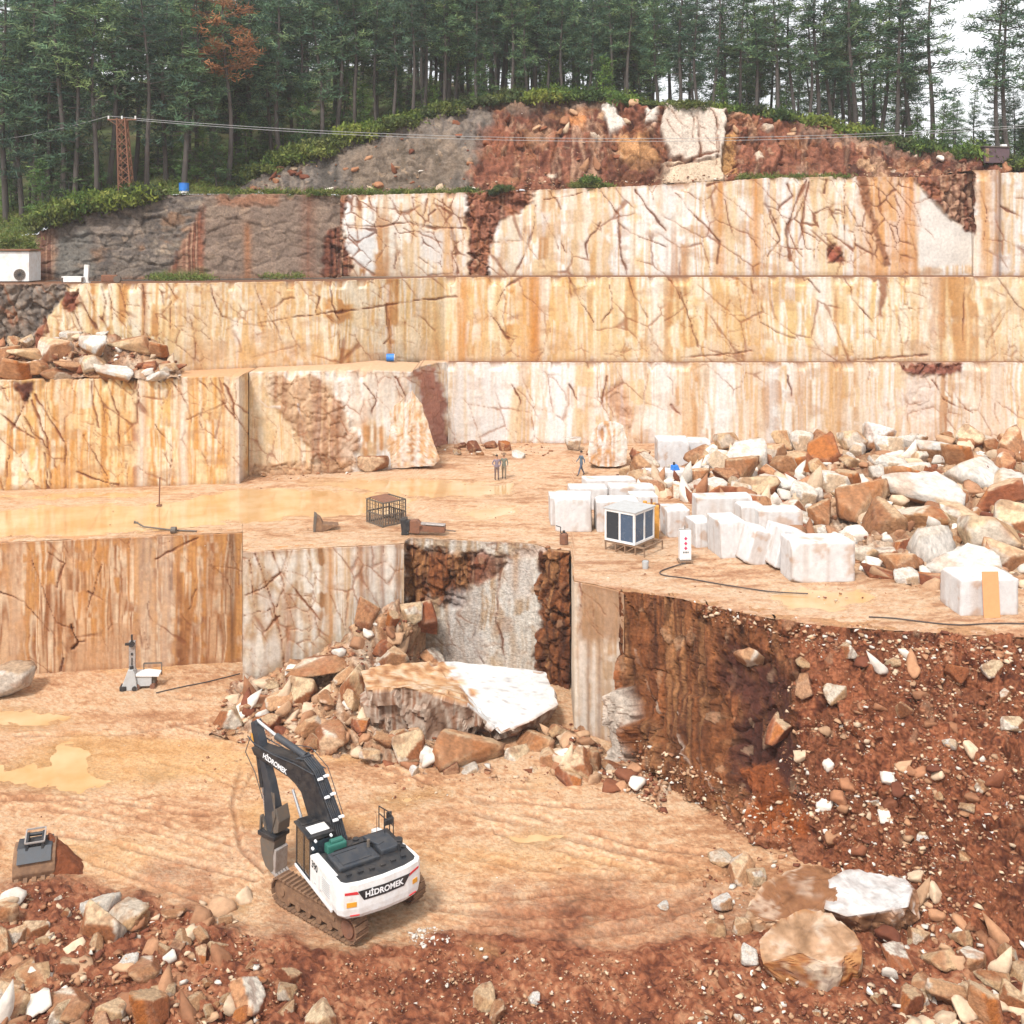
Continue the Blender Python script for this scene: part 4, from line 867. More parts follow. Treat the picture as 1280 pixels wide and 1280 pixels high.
scatter_surf(PM, 22, r, (262, 800), (.06, .98), (6, 15), {'white': 1, 'cream': 4, 'tan': 6, 'rust': 4, 'soilstone': 2}, wp, GP, sep=.52, occupied=occ)
# ---- foreground: soil bank at the lower left, stones at the lower right
GF = 'rocks lying in the red soil in the foreground'
def wf(x, y):
    h = 'at the front' if y > 1225 else 'in red soil'
    return h+(' below the loose bucket' if x < 110 else ' lower left' if x < 330 else ' below the excavator' if x < 560 else ' lower middle' if x < 850 else ' lower right')
r = random.Random(53); occ = []
front = [(158,1140,28,'cream',1,.8),(122,1135,20,'white',4,.8),(130,1158,26,'cream',0,1.0),(175,1152,16,'tan',0,.9),(208,1140,20,'tan',5,.7),(228,1175,15,'tan',4,.8),(25,1210,26,'tan',5,.7),(48,1222,30,'cream',5,.6),(92,1208,22,'rust',4,.6),(182,1212,24,'tan',1,.8),(160,1205,12,'white',4,.9),(205,1242,16,'cream',4,.8),(192,1262,22,'rust',0,.9),(310,1240,28,'rust',1,.9),(318,1222,20,'rust',5,.7),(355,1240,14,'cream',4,.9),(360,1218,14,'rust',4,.8),(605,1246,20,'cream',4,.9),(622,1262,18,'tan',5,.8),(668,1247,10,'white',3,1.1),(45,1160,14,'cream',0,.9),(5,1145,18,'tan',0,.9),(25,1165,14,'tan',4,.9),(60,1175,12,'cream',4,.9),(5,1185,16,'tan',0,.9),(90,1255,30,'tan',1,.7),(20,1262,30,'cream',5,.6),(145,1265,20,'cream',4,.8),(240,1255,16,'tan',4,.8),(280,1150,10,'tan',4,.8),(120,1180,12,'tan',4,.8),(252,1195,12,'rust',4,.8),(400,1275,20,'cream',0,.9),(360,1262,14,'tan',4,.8)]
for x, y, hw, cls, sh, fl in front:
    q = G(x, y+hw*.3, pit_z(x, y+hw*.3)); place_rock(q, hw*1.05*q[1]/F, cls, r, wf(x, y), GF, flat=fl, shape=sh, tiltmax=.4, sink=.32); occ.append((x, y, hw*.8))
def scatter_floor(n, box, sizes, mix, keep, group, where):
    made = 0
    for i in range(n*80):
        if made >= n: break
        x, y = r.uniform(box[0], box[2]), r.uniform(box[1], box[3]); rp = sizes[0]+(sizes[1]-sizes[0])*r.random()**2
        if not keep(x, y) or any((x-a)**2+((y-b)*1.3)**2 < (.6*(rp+c))**2 for a, b, c in occ): continue
        occ.append((x, y, rp)); made += 1
        q = G(x, y, pit_z(x, y)); cls = r.choices(list(mix), weights=list(mix.values()))[0]
        place_rock(q, rp*q[1]/F, cls, r, where(x, y), group, sink=.34)
scatter_floor(22, (0, 1110, 330, 1290), (7, 17), {'cream': 3, 'tan': 4, 'rust': 3, 'soilstone': 2}, lambda x, y: y > 1112+.18*x, GF, wf)
right_big = [(900,1072,18,'cream',1,.7),(925,1090,20,'tan',4,.7),(945,1098,16,'cream',4,.8),(905,1130,16,'white',4,.7),(895,1155,18,'cream',5,.7),(925,1160,14,'tan',4,.8),(935,1195,12,'white',4,.8),(1170,1120,16,'cream',0,.8),(1200,1110,12,'tan',4,.8),(1120,1195,22,'rust',1,.6),(1165,1195,26,'cream',5,.6),(1215,1200,26,'tan',3,.6),(1240,1225,24,'cream',5,.6),(1150,1225,22,'cream',5,.7),(1180,1240,22,'tan',4,.8),(1135,1255,18,'rust',4,.9),(1230,1262,24,'rust',0,.9),(1270,1250,18,'cream',0,.8),(1195,1170,16,'cream',5,.7),(1260,1195,16,'tan',4,.8),(1150,1170,14,'tan',4,.7),(1275,1215,14,'cream',4,.8),(1210,1240,14,'cream',4,.8),(830,1130,14,'white',5,.4)]
GRR = 'stones strewn around the two boulders, lower right'
wr = lambda x, y: ('left of the two boulders' if x < 960 else 'right of the two boulders' if y < 1215 else 'in the bottom right corner')
for x, y, hw, cls, sh, fl in right_big:
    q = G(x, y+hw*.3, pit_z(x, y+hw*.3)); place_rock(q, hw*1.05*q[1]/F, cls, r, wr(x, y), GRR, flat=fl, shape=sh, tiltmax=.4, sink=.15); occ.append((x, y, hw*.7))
occ += [(1015,1190,60),(1040,1125,90)]
scatter_floor(10, (870, 1070, 1290, 1290), (6, 13), {'cream': 4, 'tan': 4, 'rust': 2, 'white': 1}, lambda x, y: y > 1100+abs(x-1000)*.12 and (x < 960 or x > 1110 or y > 1240), GRR, wr)
# stones sticking out of the soil bank
GS = 'stones sticking out of the red soil bank'
ws = lambda x, y: 'sticking out of the soil bank, '+('top' if y < 880 else 'middle' if y < 1010 else 'low')
for x, y, hw, cls, fl in ((932,822,28,'tan',.8),(968,908,22,'rust',.9),(1005,862,18,'soilstone',.9),(1045,865,16,'cream',.9),(1060,812,12,'cream',.8),(1130,885,13,'tan',.8),(1187,932,11,'white',.8),(1265,908,14,'cream',.9),(1150,1042,9,'white',.9),(1210,1072,12,'cream',.8),(1255,870,12,'tan',.8),(1100,920,10,'rust',.8),(1195,840,16,'rust',.8),(1240,840,12,'cream',.8),(1090,1000,9,'white',.8),(1230,985,11,'tan',.8),(1170,1000,9,'cream',.8),(1120,825,11,'cream',.8),(1210,1010,10,'cream',.8),(1005,830,10,'cream',.8)):
    D2 = (SEc.px-x)**2+(SEc.py-y)**2; k = np.unravel_index(D2.argmin(), D2.shape); q = SEc.pos2[k]
    place_rock(q, hw*q[1]/F, cls, r, ws(x, y), GS, flat=fl, tiltmax=.5, sink=.55)
# rubble at the foot of the benches
GB = 'rubble stones at the foot of the benches'
for x, y, hw, cls in ((398,572,9,'tan'),(412,578,10,'tan'),(428,574,9,'cream'),(440,580,8,'tan'),(375,585,6,'tan'),(330,592,7,'tan'),(575,556,9,'soilstone'),(592,560,10,'soilstone'),(612,556,10,'soilstone'),(632,560,9,'rust'),(648,566,12,'white'),(600,566,6,'cream'),(570,566,6,'cream'),(715,558,10,'white'),(740,565,8,'tan'),(800,570,16,'rust'),(790,590,14,'cream')):
    q = G(x, y+hw*.4, L1); place_rock(q, hw*q[1]/F, cls, r, 'at the foot of the '+('slanted' if x < 520 else 'back')+' bench face', GB, tiltmax=.3, sink=.15)
label_rocks()

# ---- single boulders and the fallen slab
def boulder(pos, dims, seed, cls, label, rz=0, sub=4, cuts=9, tilt=.2, tones=None, name='boulder', cat='boulder', sink=.12, rx=0, ry=0, rough=.06, cutmin=.62, facets=6):
    me = rock_mesh(name, seed, cls, sub=sub, dims=dims, cuts=cuts, tilt=tilt, tones=tones, rough=rough, cutmin=cutmin, facets=facets)
    o = link(name, me); o.rotation_euler = (rx, ry, rz); o.location = (pos[0], pos[1], pos[2]+dims[2]*(1-sink)); return tag(o, label, cat)
def hull_rock(name, pts, label, cat, top, side, seed, rough=.12, rim=None):
    """a boulder from its corner points: its hull, subdivided, roughened; the split top and the weathered sides differ"""
    bm = bmesh.new()
    for q in pts: bm.verts.new(q)
    h = bmesh.ops.convex_hull(bm, input=bm.verts[:]); bmesh.ops.delete(bm, geom=list({v for v in h['geom_interior'] if isinstance(v, bmesh.types.BMVert)}), context='VERTS')
    bmesh.ops.recalc_face_normals(bm, faces=bm.faces[:])
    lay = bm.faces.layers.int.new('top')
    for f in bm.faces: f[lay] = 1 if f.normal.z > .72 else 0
    for it in range(2):
        bmesh.ops.subdivide_edges(bm, edges=bm.edges[:], cuts=5 if it == 0 else 1, use_grid_fill=True); bmesh.ops.triangulate(bm, faces=bm.faces[:])
    bm.normal_update(); c = np.array([v.co[:] for v in bm.verts]); nn = np.array([v.normal[:] for v in bm.verts]); s = seed*1.9
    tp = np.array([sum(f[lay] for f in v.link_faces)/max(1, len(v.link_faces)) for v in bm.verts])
    f1, f2, cid = worley(c[:, 0]*1.5+s, c[:, 1]*1.5, c[:, 2]*1.5, seed)
    d = rough*(2.2*(fbm(c[:, 0]*1.6+s, c[:, 1]*1.6, c[:, 2]*1.6, 5, seed)-.5)+(cid-.5)*1.4*(1-.6*tp))
    for v, q, m_ in zip(bm.verts, d, nn): v.co += Vector(m_)*q
    w1 = fbm(c[:, 0]*1.5+s, c[:, 1]*1.5, c[:, 2]*1.5, 5, seed+1); w2 = fbm(c[:, 0]*4+s, c[:, 1]*4, c[:, 2]*4, 4, seed+2)
    w = np.clip((.6*w1+.4*w2-.5)*2.6+.5, 0, 1)
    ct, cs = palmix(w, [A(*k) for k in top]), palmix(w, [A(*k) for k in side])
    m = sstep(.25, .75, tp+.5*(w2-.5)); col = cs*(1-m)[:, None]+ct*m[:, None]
    if rim is not None:
        g = .42*sstep(.52, .62, w1+.12*(tp > .1)*(tp < .95))*sstep(.35, .55, w2); col = col*(1-g[:, None])+A(*rim)*g[:, None]
    col = col*(.82+.36*w2)[:, None]
    me = bpy.data.meshes.new(name); bm.to_mesh(me); bm.free(); set_col(me, col); me.materials.append(M['rock']); return tag(link(name, me), label, cat)
def foot(L, z=-.2): return [G(a, b, z) for a, b in L]
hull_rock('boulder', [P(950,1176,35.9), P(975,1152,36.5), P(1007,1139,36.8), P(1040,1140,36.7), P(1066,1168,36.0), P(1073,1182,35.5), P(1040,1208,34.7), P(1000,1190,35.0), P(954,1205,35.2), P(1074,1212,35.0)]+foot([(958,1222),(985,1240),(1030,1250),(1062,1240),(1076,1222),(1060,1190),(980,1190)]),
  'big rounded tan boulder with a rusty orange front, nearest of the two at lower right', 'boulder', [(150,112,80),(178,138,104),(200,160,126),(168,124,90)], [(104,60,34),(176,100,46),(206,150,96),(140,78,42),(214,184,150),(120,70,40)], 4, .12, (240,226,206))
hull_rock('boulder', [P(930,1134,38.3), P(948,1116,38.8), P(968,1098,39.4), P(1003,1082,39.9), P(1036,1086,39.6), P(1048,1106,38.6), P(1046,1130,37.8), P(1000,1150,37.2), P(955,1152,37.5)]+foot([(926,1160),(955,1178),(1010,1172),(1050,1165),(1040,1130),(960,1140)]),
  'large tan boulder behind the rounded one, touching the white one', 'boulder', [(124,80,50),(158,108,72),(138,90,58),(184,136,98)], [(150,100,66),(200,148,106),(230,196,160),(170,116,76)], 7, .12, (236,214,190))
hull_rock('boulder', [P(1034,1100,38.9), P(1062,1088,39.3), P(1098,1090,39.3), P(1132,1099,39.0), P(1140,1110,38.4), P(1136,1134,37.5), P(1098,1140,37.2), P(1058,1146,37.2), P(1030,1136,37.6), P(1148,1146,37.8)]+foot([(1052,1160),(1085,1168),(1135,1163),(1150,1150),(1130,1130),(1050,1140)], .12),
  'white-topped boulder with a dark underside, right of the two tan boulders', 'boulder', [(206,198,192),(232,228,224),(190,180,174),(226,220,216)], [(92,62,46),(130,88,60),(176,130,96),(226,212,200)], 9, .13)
def shard(name, outline, Y, depth, label, cat, cols, back=.75, lean=0.0, seed=1, push=.12):
    """a broken slab of rock: its front outline at depth Y, its back smaller, its faces split and roughened"""
    bm = bmesh.new(); n = len(outline); cx_ = sum(a for a, b in outline)/n; by = max(b for a, b in outline); hy = by-min(b for a, b in outline)
    fr = [bm.verts.new(P(a, b, Y-lean*(b-by)/hy*-1)) for a, b in outline]
    bk_ = [bm.verts.new(P(cx_+(a-cx_)*back, by+(b-by)*(.92), Y+depth)) for a, b in outline]
    hub = bm.verts.new(Vector(P(cx_+3, by-hy*.42, Y-.12)))
    for i in range(n):
        bm.faces.new((fr[i], fr[(i+1) % n], hub)); bm.faces.new((bk_[i], bk_[(i+1) % n], fr[(i+1) % n], fr[i]))
    bm.faces.new(bk_[::-1]); bmesh.ops.recalc_face_normals(bm, faces=bm.faces[:])
    bmesh.ops.triangulate(bm, faces=bm.faces[:]); bmesh.ops.subdivide_edges(bm, edges=bm.edges[:], cuts=13, use_grid_fill=True); bmesh.ops.triangulate(bm, faces=bm.faces[:]); bm.normal_update()
    c = np.array([v.co[:] for v in bm.verts]); nn = np.array([v.normal[:] for v in bm.verts]); s = seed*2.3
    d = push*2*(fbm(c[:, 0]*1.3+s, c[:, 1]*1.3, c[:, 2]*1.3, 5, seed)-.5)
    for v, q, m_ in zip(bm.verts, d, nn): v.co += Vector(m_)*q
    w = .45*vn(c[:, 0]*2.6+s, c[:, 1]*2.6, c[:, 2]*.22, seed)+.25*vn(c[:, 0]*7+s, c[:, 1]*5, c[:, 2]*.4, seed+7)+.30*fbm(c[:, 0]*1.6+s, c[:, 1]*1.6, c[:, 2]*1.0, 4, seed+2)
    col = palmix(np.clip((w-.5)*1.9+.5, 0, 1), [A(*k) for k in cols])*(.8+.4*fbm(c[:, 0]*5, c[:, 1]*5, c[:, 2]*5, 3, seed+4))[:, None]
    me = bpy.data.meshes.new(name); bm.to_mesh(me); bm.free(); set_col(me, col); me.materials.append(M['rock'])
    return tag(link(name, me), label, cat)
shard('leaning_rock', [(462,574),(456,548),(464,528),(488,514),(503,498),(516,488),(528,506),(538,540),(549,574),(542,582),(490,585),(470,584)], 79.6, 2.4, 'tall wedge-shaped cream rock leaning on the slanted bench face', 'rock', [(170,112,76),(206,152,104),(242,226,204),(222,170,116),(246,238,228),(190,130,90)], seed=4, push=.2)
shard('boulder', [(734,566),(736,577),(748,583),(770,584),(782,579),(784,550),(779,532),(768,526),(752,527),(742,538),(737,552)], 79.6, 2.2, 'tall egg-shaped cream boulder standing alone before the back face', 'boulder', [(196,128,76),(236,210,178),(248,240,230),(222,164,106),(250,246,240),(206,150,104)], seed=8, push=.2)
boulder(G(466,588,L1), (1.25,.8,.62), 35, 'tan', 'low tan block lying below the leaning wedge rock', rz=.05, tilt=.04, cuts=1, sink=.05, cutmin=.95)
boulder(G(806,602,L1), (1.1,.9,1.1), 36, 'tan', 'brown wedge rock between the egg-shaped boulder and the white blocks', cuts=10, rz=.6)
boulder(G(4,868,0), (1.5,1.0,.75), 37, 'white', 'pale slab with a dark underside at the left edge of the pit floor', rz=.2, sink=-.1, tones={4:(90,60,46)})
# the fallen slab: an irregular plate, white split face up and to the right
top = [P(450,838,54.2), P(500,829,55.4), P(556,826,56.6), P(682,839,56.6), P(697,881,53.4), P(664,902,52.2), P(626,918,51.4), P(604,897,51.9), P(585,880,52.0), P(548,868,52.0), P(505,858,52.2), P(458,862,52.6)]
bm = bmesh.new(); hub = bm.verts.new(Vector(P(575,855,55.2)))
tv = [bm.verts.new(Vector(p)) for p in top]; cxy = Vector((sum(p[0] for p in top)/12, sum(p[1] for p in top)/12, 0))
bv = []
for i, p in enumerate(top):
    k = .82 if 3 <= i <= 7 else .98
    bv.append(bm.verts.new(Vector((cxy.x+(p[0]-cxy.x)*k, cxy.y+(p[1]-cxy.y)*k+(.5 if 5 <= i <= 7 else 0), .15 if 4 <= i <= 7 else -.3))))
n = len(top); lay = bm.faces.layers.int.new('part')
for i in range(n):
    f = bm.faces.new((tv[i], tv[(i+1) % n], hub)); f[lay] = 1 if 2 <= i <= 7 else 2
    f = bm.faces.new((bv[i], bv[(i+1) % n], tv[(i+1) % n], tv[i])); f[lay] = 3 if i >= 7 else 4
bm.faces.new(bv[::-1])
bmesh.ops.recalc_face_normals(bm, faces=bm.faces[:])
bmesh.ops.triangulate(bm, faces=bm.faces[:]); bmesh.ops.subdivide_edges(bm, edges=bm.edges[:], cuts=19, use_grid_fill=True); bmesh.ops.triangulate(bm, faces=bm.faces[:]); bm.normal_update()
co_ = np.array([v.co[:] for v in bm.verts]); nn = np.array([v.normal[:] for v in bm.verts])
wf1, wf2, wid = worley(co_[:, 0]*.9, co_[:, 1]*.9, co_[:, 2]*.9, 61)
wh0 = sstep(548, 575, CX+co_[:, 0]*F/co_[:, 1]-.62*((YH+(H-co_[:, 2])*F/co_[:, 1])-826))
dd = .12*(fbm(co_[:, 0]*1.4, co_[:, 1]*1.4, co_[:, 2]*1.4, 5, 3)-.5)*2+(.26*(wid-.5))*(1-wh0*np.clip(nn[:, 2], 0, 1))
side = 1-np.clip(nn[:, 2], 0, 1); dd = dd*(.35+1.6*side)
for v, q, m_ in zip(bm.verts, dd, nn): v.co += Vector(m_)*q
cc = np.array([v.co[:] for v in bm.verts]); pxs_ = CX+cc[:, 0]*F/cc[:, 1]; pys_ = YH+(H-cc[:, 2])*F/cc[:, 1]
n1 = fbm(cc[:, 0]*1.2, cc[:, 1]*1.2, cc[:, 2]*1.2, 5, 8); n2 = fbm(cc[:, 0]*3, cc[:, 1]*3, cc[:, 2]*.8, 5, 9); n3 = vn(cc[:, 0]*4, cc[:, 1]*4, cc[:, 2]*.4, 12)
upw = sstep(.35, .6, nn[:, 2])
rag = fbm(cc[:, 0]*2.6, cc[:, 1]*2.6, 0, 5, 71)
white = sstep(-4, 4, pxs_+50*(n1-.5)+22*(rag-.5)-(560+(pys_-826)*.55))*upw
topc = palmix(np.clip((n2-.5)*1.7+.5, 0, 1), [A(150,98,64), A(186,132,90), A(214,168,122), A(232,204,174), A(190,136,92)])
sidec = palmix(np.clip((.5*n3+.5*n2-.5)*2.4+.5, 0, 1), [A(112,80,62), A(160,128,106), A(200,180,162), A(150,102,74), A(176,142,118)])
wcol = (A(236,233,229)[None]*(.80+.32*n2)[:, None]); vein = (1-sstep(.0, .03, np.abs(fbm(cc[:, 0]*1.1+cc[:, 1]*.6, cc[:, 1]*1.6, 0, 5, 44)-.5)))*.35
wcol = wcol*(1-vein[:, None]*1.6)+A(150,138,132)*vein[:, None]*1.6
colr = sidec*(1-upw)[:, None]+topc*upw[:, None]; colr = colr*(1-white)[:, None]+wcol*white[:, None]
me = bpy.data.meshes.new('fallen_slab'); bm.to_mesh(me); bm.free(); set_col(me, colr); me.materials.append(M['rock'])
tag(link('fallen_slab', me), 'huge fallen marble slab with a bright white split face, in the pit', 'slab')

# ---- sawn white blocks on the working floor
def box_arrays(seed, dims, n=20):
    """a sawn block: flat sides, sharp but chipped edges, a little out of square"""
    bm = bmesh.new(); bmesh.ops.create_cube(bm, size=2.0); bmesh.ops.subdivide_edges(bm, edges=bm.edges[:], cuts=n, use_grid_fill=True); bmesh.ops.triangulate(bm, faces=bm.faces[:])
    bm.verts.ensure_lookup_table(); u = np.array([v.co[:] for v in bm.verts]); t = np.array([[v.index for v in f.verts] for f in bm.faces]); bm.free()
    r = random.Random(seed); p = u*np.array(dims)
    sk = [r.uniform(-.03, .03) for _ in range(5)]
    p[:, 0] += p[:, 2]*sk[0]+p[:, 1]*sk[3]; p[:, 1] += p[:, 2]*sk[1]; p[:, 2] += p[:, 0]*sk[2]*.7*(u[:, 2] > 0)
    for k in range(r.randrange(2, 5)):          # broken-off corners and edges
        q = np.array([r.choice((-1, 1)), r.choice((-1, 1)), r.choice((1, 1, -1))])*np.array([r.uniform(.3, 1), r.uniform(.3, 1), r.uniform(.4, 1)]); q /= np.linalg.norm(q)
        d = float((np.abs(q)*np.array(dims)).sum())*r.uniform(.87, .97); e = np.maximum(p @ q-d-.06*(fbm(p[:, 0]*3+seed, p[:, 1]*3, p[:, 2]*3, 3, seed)-.5), 0); p -= e[:, None]*q
    edge = np.sort(np.abs(u), 1)[:, 1]; ed = sstep(.86, 1.0, edge)
    nz = fbm(p[:, 0]*2.5+seed, p[:, 1]*2.5, p[:, 2]*2.5, 4, seed)-.5
    p *= 1+(.016*nz-.022*ed*vn(p[:, 0]*5+seed, p[:, 1]*5, p[:, 2]*5, seed))[:, None]
    w = .5*fbm(p[:, 0]*1.1+seed, p[:, 1]*1.1, p[:, 2]*1.1, 4, seed+3)+.5*fbm(p[:, 0]*4+seed, p[:, 1]*4, p[:, 2]*1.2, 4, seed+5)
    c = palmix(np.clip((w-.5)*2.4+.5, 0, 1), [A(250,249,248), A(246,244,242), A(238,234,232), A(248,246,244), A(226,214,204)])
    st_ = sstep(.52, .75, vn(p[:, 0]*5+seed, p[:, 1]*5, p[:, 2]*.5, seed+6))*(1-np.clip(u[:, 2]-.9, 0, .1)*10)*.5; c = c*(1-st_[:, None])+A(214,196,184)*st_[:, None]
    ru = sstep(.60, .72, fbm(p[:, 0]*1.5+seed, p[:, 1]*1.5, p[:, 2]*1.5, 4, seed+7))*.55; c = c*(1-ru[:, None])+A(206,156,112)*ru[:, None]
    g = (1-sstep(-1, -.55, u[:, 2]+.5*fbm(p[:, 0]*3, p[:, 1]*3, 0, 3, seed)))*.7; c = c*(1-g[:, None])+A(214,172,132)*g[:, None]
    return p, t, c
def block(name, px, py, dims, rz, seed, cls, label, group=None, z=L1, cat='marble block', tones=None, lift=0.0, rough=.012):
    p, t, c = box_arrays(seed, dims); me = mesh_arrays(name, p, None, t); set_col(me, c); me.materials.append(M['block'])
    o = link(name, me); q = G(px, py, z); o.location = (q[0], q[1]+dims[1]*.9, z+dims[2]*.93+lift); o.rotation_euler = (0, 0, rz); return tag(o, label, cat, group)
TONES['sawn'] = [((246,244,242),5),((236,230,226),3),((226,214,204),1)]
GW = 'sawn white marble blocks on the working floor'
for i, (x, y, d, rz, lab) in enumerate((
  (1027,727,(1.60,.85,1.02),.10,'white block at the front right end of the row, with a ragged top'),
  (986,712,(.80,.95,1.0),.22,'grey-veined white block with a slanting top, second from the front end of the row'),
  (946,706,(.55,.95,.92),.20,'narrow white block standing behind the slant-topped grey one'),
  (912,697,(.72,1.0,1.0),.22,'white block left of the narrow one in the front row'),
  (877,684,(.52,.8,.72),.2,'cream-stained white block right of the electric cabinet'),
  (846,671,(.66,.8,.80),.12,'white block behind the electric cabinet'),
  (975,668,(1.3,.7,.7),.08,'low white block behind the front row, under the grey rock heap'),
  (905,652,(1.7,.7,.75),.05,'long white block in the second row, beside the ochre machine'),
  (772,664,(1.25,.8,.9),.05,'white block directly behind the glass cabin'),
  (718,664,(1.05,1.0,1.0),-.06,'white block at the left end of the rows, beside the red canister'),
  (790,640,(1.4,.7,.8),.04,'long low white block behind the glass cabin, second row'),
  (735,637,(1.2,.7,.7),.06,'low white block at the left of the second row'),
  (762,620,(1.7,.7,.55),.16,'flat white slab at the back of the rows, left'),
  (832,611,(1.5,.7,.6),.03,'long white slab at the back of the rows beside the blue tool'),
  (700,656,(.6,.8,.85),.05,'small white block at the outer left end of the rows'),
  (805,650,(.8,.7,.75),.1,'white block between the glass cabin and the ochre machine, further back'),
  (940,664,(.7,.7,.75),.12,'white block in the second row behind the narrow one'),
  (842,591,(1.15,.9,1.25),.0,'pale upright block standing apart before the back face'),
  (873,589,(.85,.9,1.15),.05,'pale upright block, right one of the pair before the back face'))):
    b = block('marble_block', x, y, d, rz, 300+i, 'sawn', lab, GW)
    if 'slant' in lab: b.rotation_euler = (0, .28, rz)
WB = block('marble_block', 1234, 768, (1.36,1.0,.83), .08, 350, 'sawn', 'white marble block at the right edge with an orange board leaning on it', GW)
# ---- gravel and small stones: past counting, one object
gv, gt, gc = [], [], []; nvt = 0
rg = np.random.default_rng(11)
GB_ = []
def chip_arrays(seed, n):
    """a sharp stone chip: the hull of a few points"""
    r = random.Random(seed); bm = bmesh.new(); d = (1, r.uniform(.45, .85), r.uniform(.25, .6))
    for k in range(n):
        q = Vector([r.gauss(0, 1) for _ in range(3)]).normalized(); bm.verts.new([q[a]*d[a]*r.uniform(.75, 1.1) for a in range(3)])
    h = bmesh.ops.convex_hull(bm, input=bm.verts[:]); bmesh.ops.delete(bm, geom=list({v for v in h['geom_interior'] if isinstance(v, bmesh.types.BMVert)}), context='VERTS')
    bmesh.ops.recalc_face_normals(bm, faces=bm.faces[:]); bmesh.ops.triangulate(bm, faces=bm.faces[:]); bm.verts.index_update()
    p = np.array([v.co[:] for v in bm.verts]); t = np.array([[v.index for v in f.verts] for f in bm.faces]); bm.free(); return p, t
GB_ = [chip_arrays(900+k, 8) for k in range(24)]
GB2 = [chip_arrays(960+k, 11) for k in range(20)]
GCOL = [A(230,200,168), A(206,164,128), A(176,122,88), A(150,92,64), A(244,232,218), A(190,140,104), A(132,76,54)]
def pebbles(P_, S_, w):
    global nvt
    w = np.array(w, float)/sum(w)
    for q, s in zip(P_, S_):
        p, t = GB3[rg.integers(12)] if s > .3 else GB2[rg.integers(20)] if s > .10 else GB_[rg.integers(24)]
        a = rg.uniform(0, 6.28); ca, sa = math.cos(a), math.sin(a); b = rg.uniform(-.6, .6); cb, sb = math.cos(b), math.sin(b)
        x, y, z = p[:, 0], p[:, 1], p[:, 2]
        y, z = y*cb-z*sb, y*sb+z*cb; x, y = x*ca-y*sa, x*sa+y*ca
        gv.append(np.stack([x*s+q[0], y*s+q[1], z*s+q[2]+s*.15], -1)); gt.append(t+nvt); nvt += len(p)
        gc.append(np.repeat((GCOL[rg.choice(7, p=w)]*rg.uniform(.8, 1.15))[None], len(p), 0))
GB3 = [rock_arrays(970+k, 'cream', sub=3, dims=SHAPES[k % 7], cuts=3, rough=.02, tilt=.3, chip=.01)[:2] for k in range(12)]
def sizes(n, lo, hi, pw=3.0): return lo+(hi-lo)*rg.random(n)**pw
def on_floor(n, box, lo, hi, keep, w, z=None):
    X = rg.uniform(box[0], box[2], n); Yp = rg.uniform(box[1], box[3], n)
    k = np.array([keep(a, b) for a, b in zip(X, Yp)]); X, Yp = X[k], Yp[k]
    pts = [G(a, b, pit_z(a, b) if z is None else z) for a, b in zip(X, Yp)]
    pebbles(pts, sizes(len(pts), lo, hi, 4.0), w)
inb = lambda x, y: bool(inside(np.array([x]), np.array([y]), BERM)[0])
WMIX = (4,4,3,3,2,3,2)
on_floor(24000, (-60, 1095, 1340, 1300), .02, .13, lambda x, y: inb(x, y) and rg.random() < .15+1.4*float(sstep(.4, .62, vn(x/50, y/26, 0, 6))), (4,4,4,5,1,4,5))
on_floor(170, (-60, 1120, 330, 1300), .18, .46, lambda x, y: True, (5,5,4,4,2,4,2)); on_floor(150, (1100, 1140, 1330, 1300), .18, .42, lambda x, y: True, (5,5,3,2,3,3,1)); on_floor(1500, (-60, 1110, 340, 1300), .05, .24, inb, (4,4,4,5,2,4,4))
on_floor(120, (880, 1060, 1130, 1300), .14, .34, lambda x, y: not (945 < x < 1150 and 1085 < y < 1245), (5,5,3,2,3,3,1)); on_floor(1300, (860, 1060, 1340, 1300), .05, .22, lambda x, y: True, WMIX)
on_floor(2600, (-60, 850, 1000, 1110), .015, .06, lambda x, y: rg.random() < .8, WMIX)
on_floor(260, (505, 1155, 565, 1190), .04, .16, lambda x, y: ((x-536)/26)**2+((y-1172)/13)**2 < 1, (1,0,0,0,9,0,0))
on_floor(500, (560, 1200, 800, 1290), .04, .12, lambda x, y: True, WMIX)
def on_surf(S, n, pxr, tr, lo, hi, w, keep=None):
    C0 = np.argmin(np.abs(S.px[S.R//2]-pxr[0])); C1 = np.argmin(np.abs(S.px[S.R//2]-pxr[1])); C0, C1 = min(C0, C1), max(C0, C1)
    c = rg.integers(C0, C1+1, n); rr = (rg.uniform(tr[0], tr[1], n)*(S.R-1)).astype(int)
    pts = S.pos2[rr, c]
    if keep is not None:
        k = np.array([keep(a, b) for a, b in zip(S.px[rr, c], S.py[rr, c])]); pts = pts[k]
    pebbles(pts, sizes(len(pts), lo, hi), w)
on_surf(SEc, 17000, (960, 1440), (.03, 1), .025, .15, (3,4,4,5,1.5,4,5), lambda x, y: (x > 985 or rg.random() < .3) and rg.random() < .12+1.5*float(sstep(.44, .64, fbm(x/34, y/26, 0, 3, 5)))); on_surf(SEc, 1100, (985, 1440), (.03, 1), .13, .34, (5,5,4,3,3,4,2), lambda x, y: rg.random() < .15+1.5*float(sstep(.44, .64, fbm(x/34, y/26, 0, 3, 5))))
on_surf(SEc, 700, (790, 1000), (.80, 1), .04, .22, WMIX); on_surf(SEc, 500, (880, 1330), (0, .08), .05, .26, WMIX)
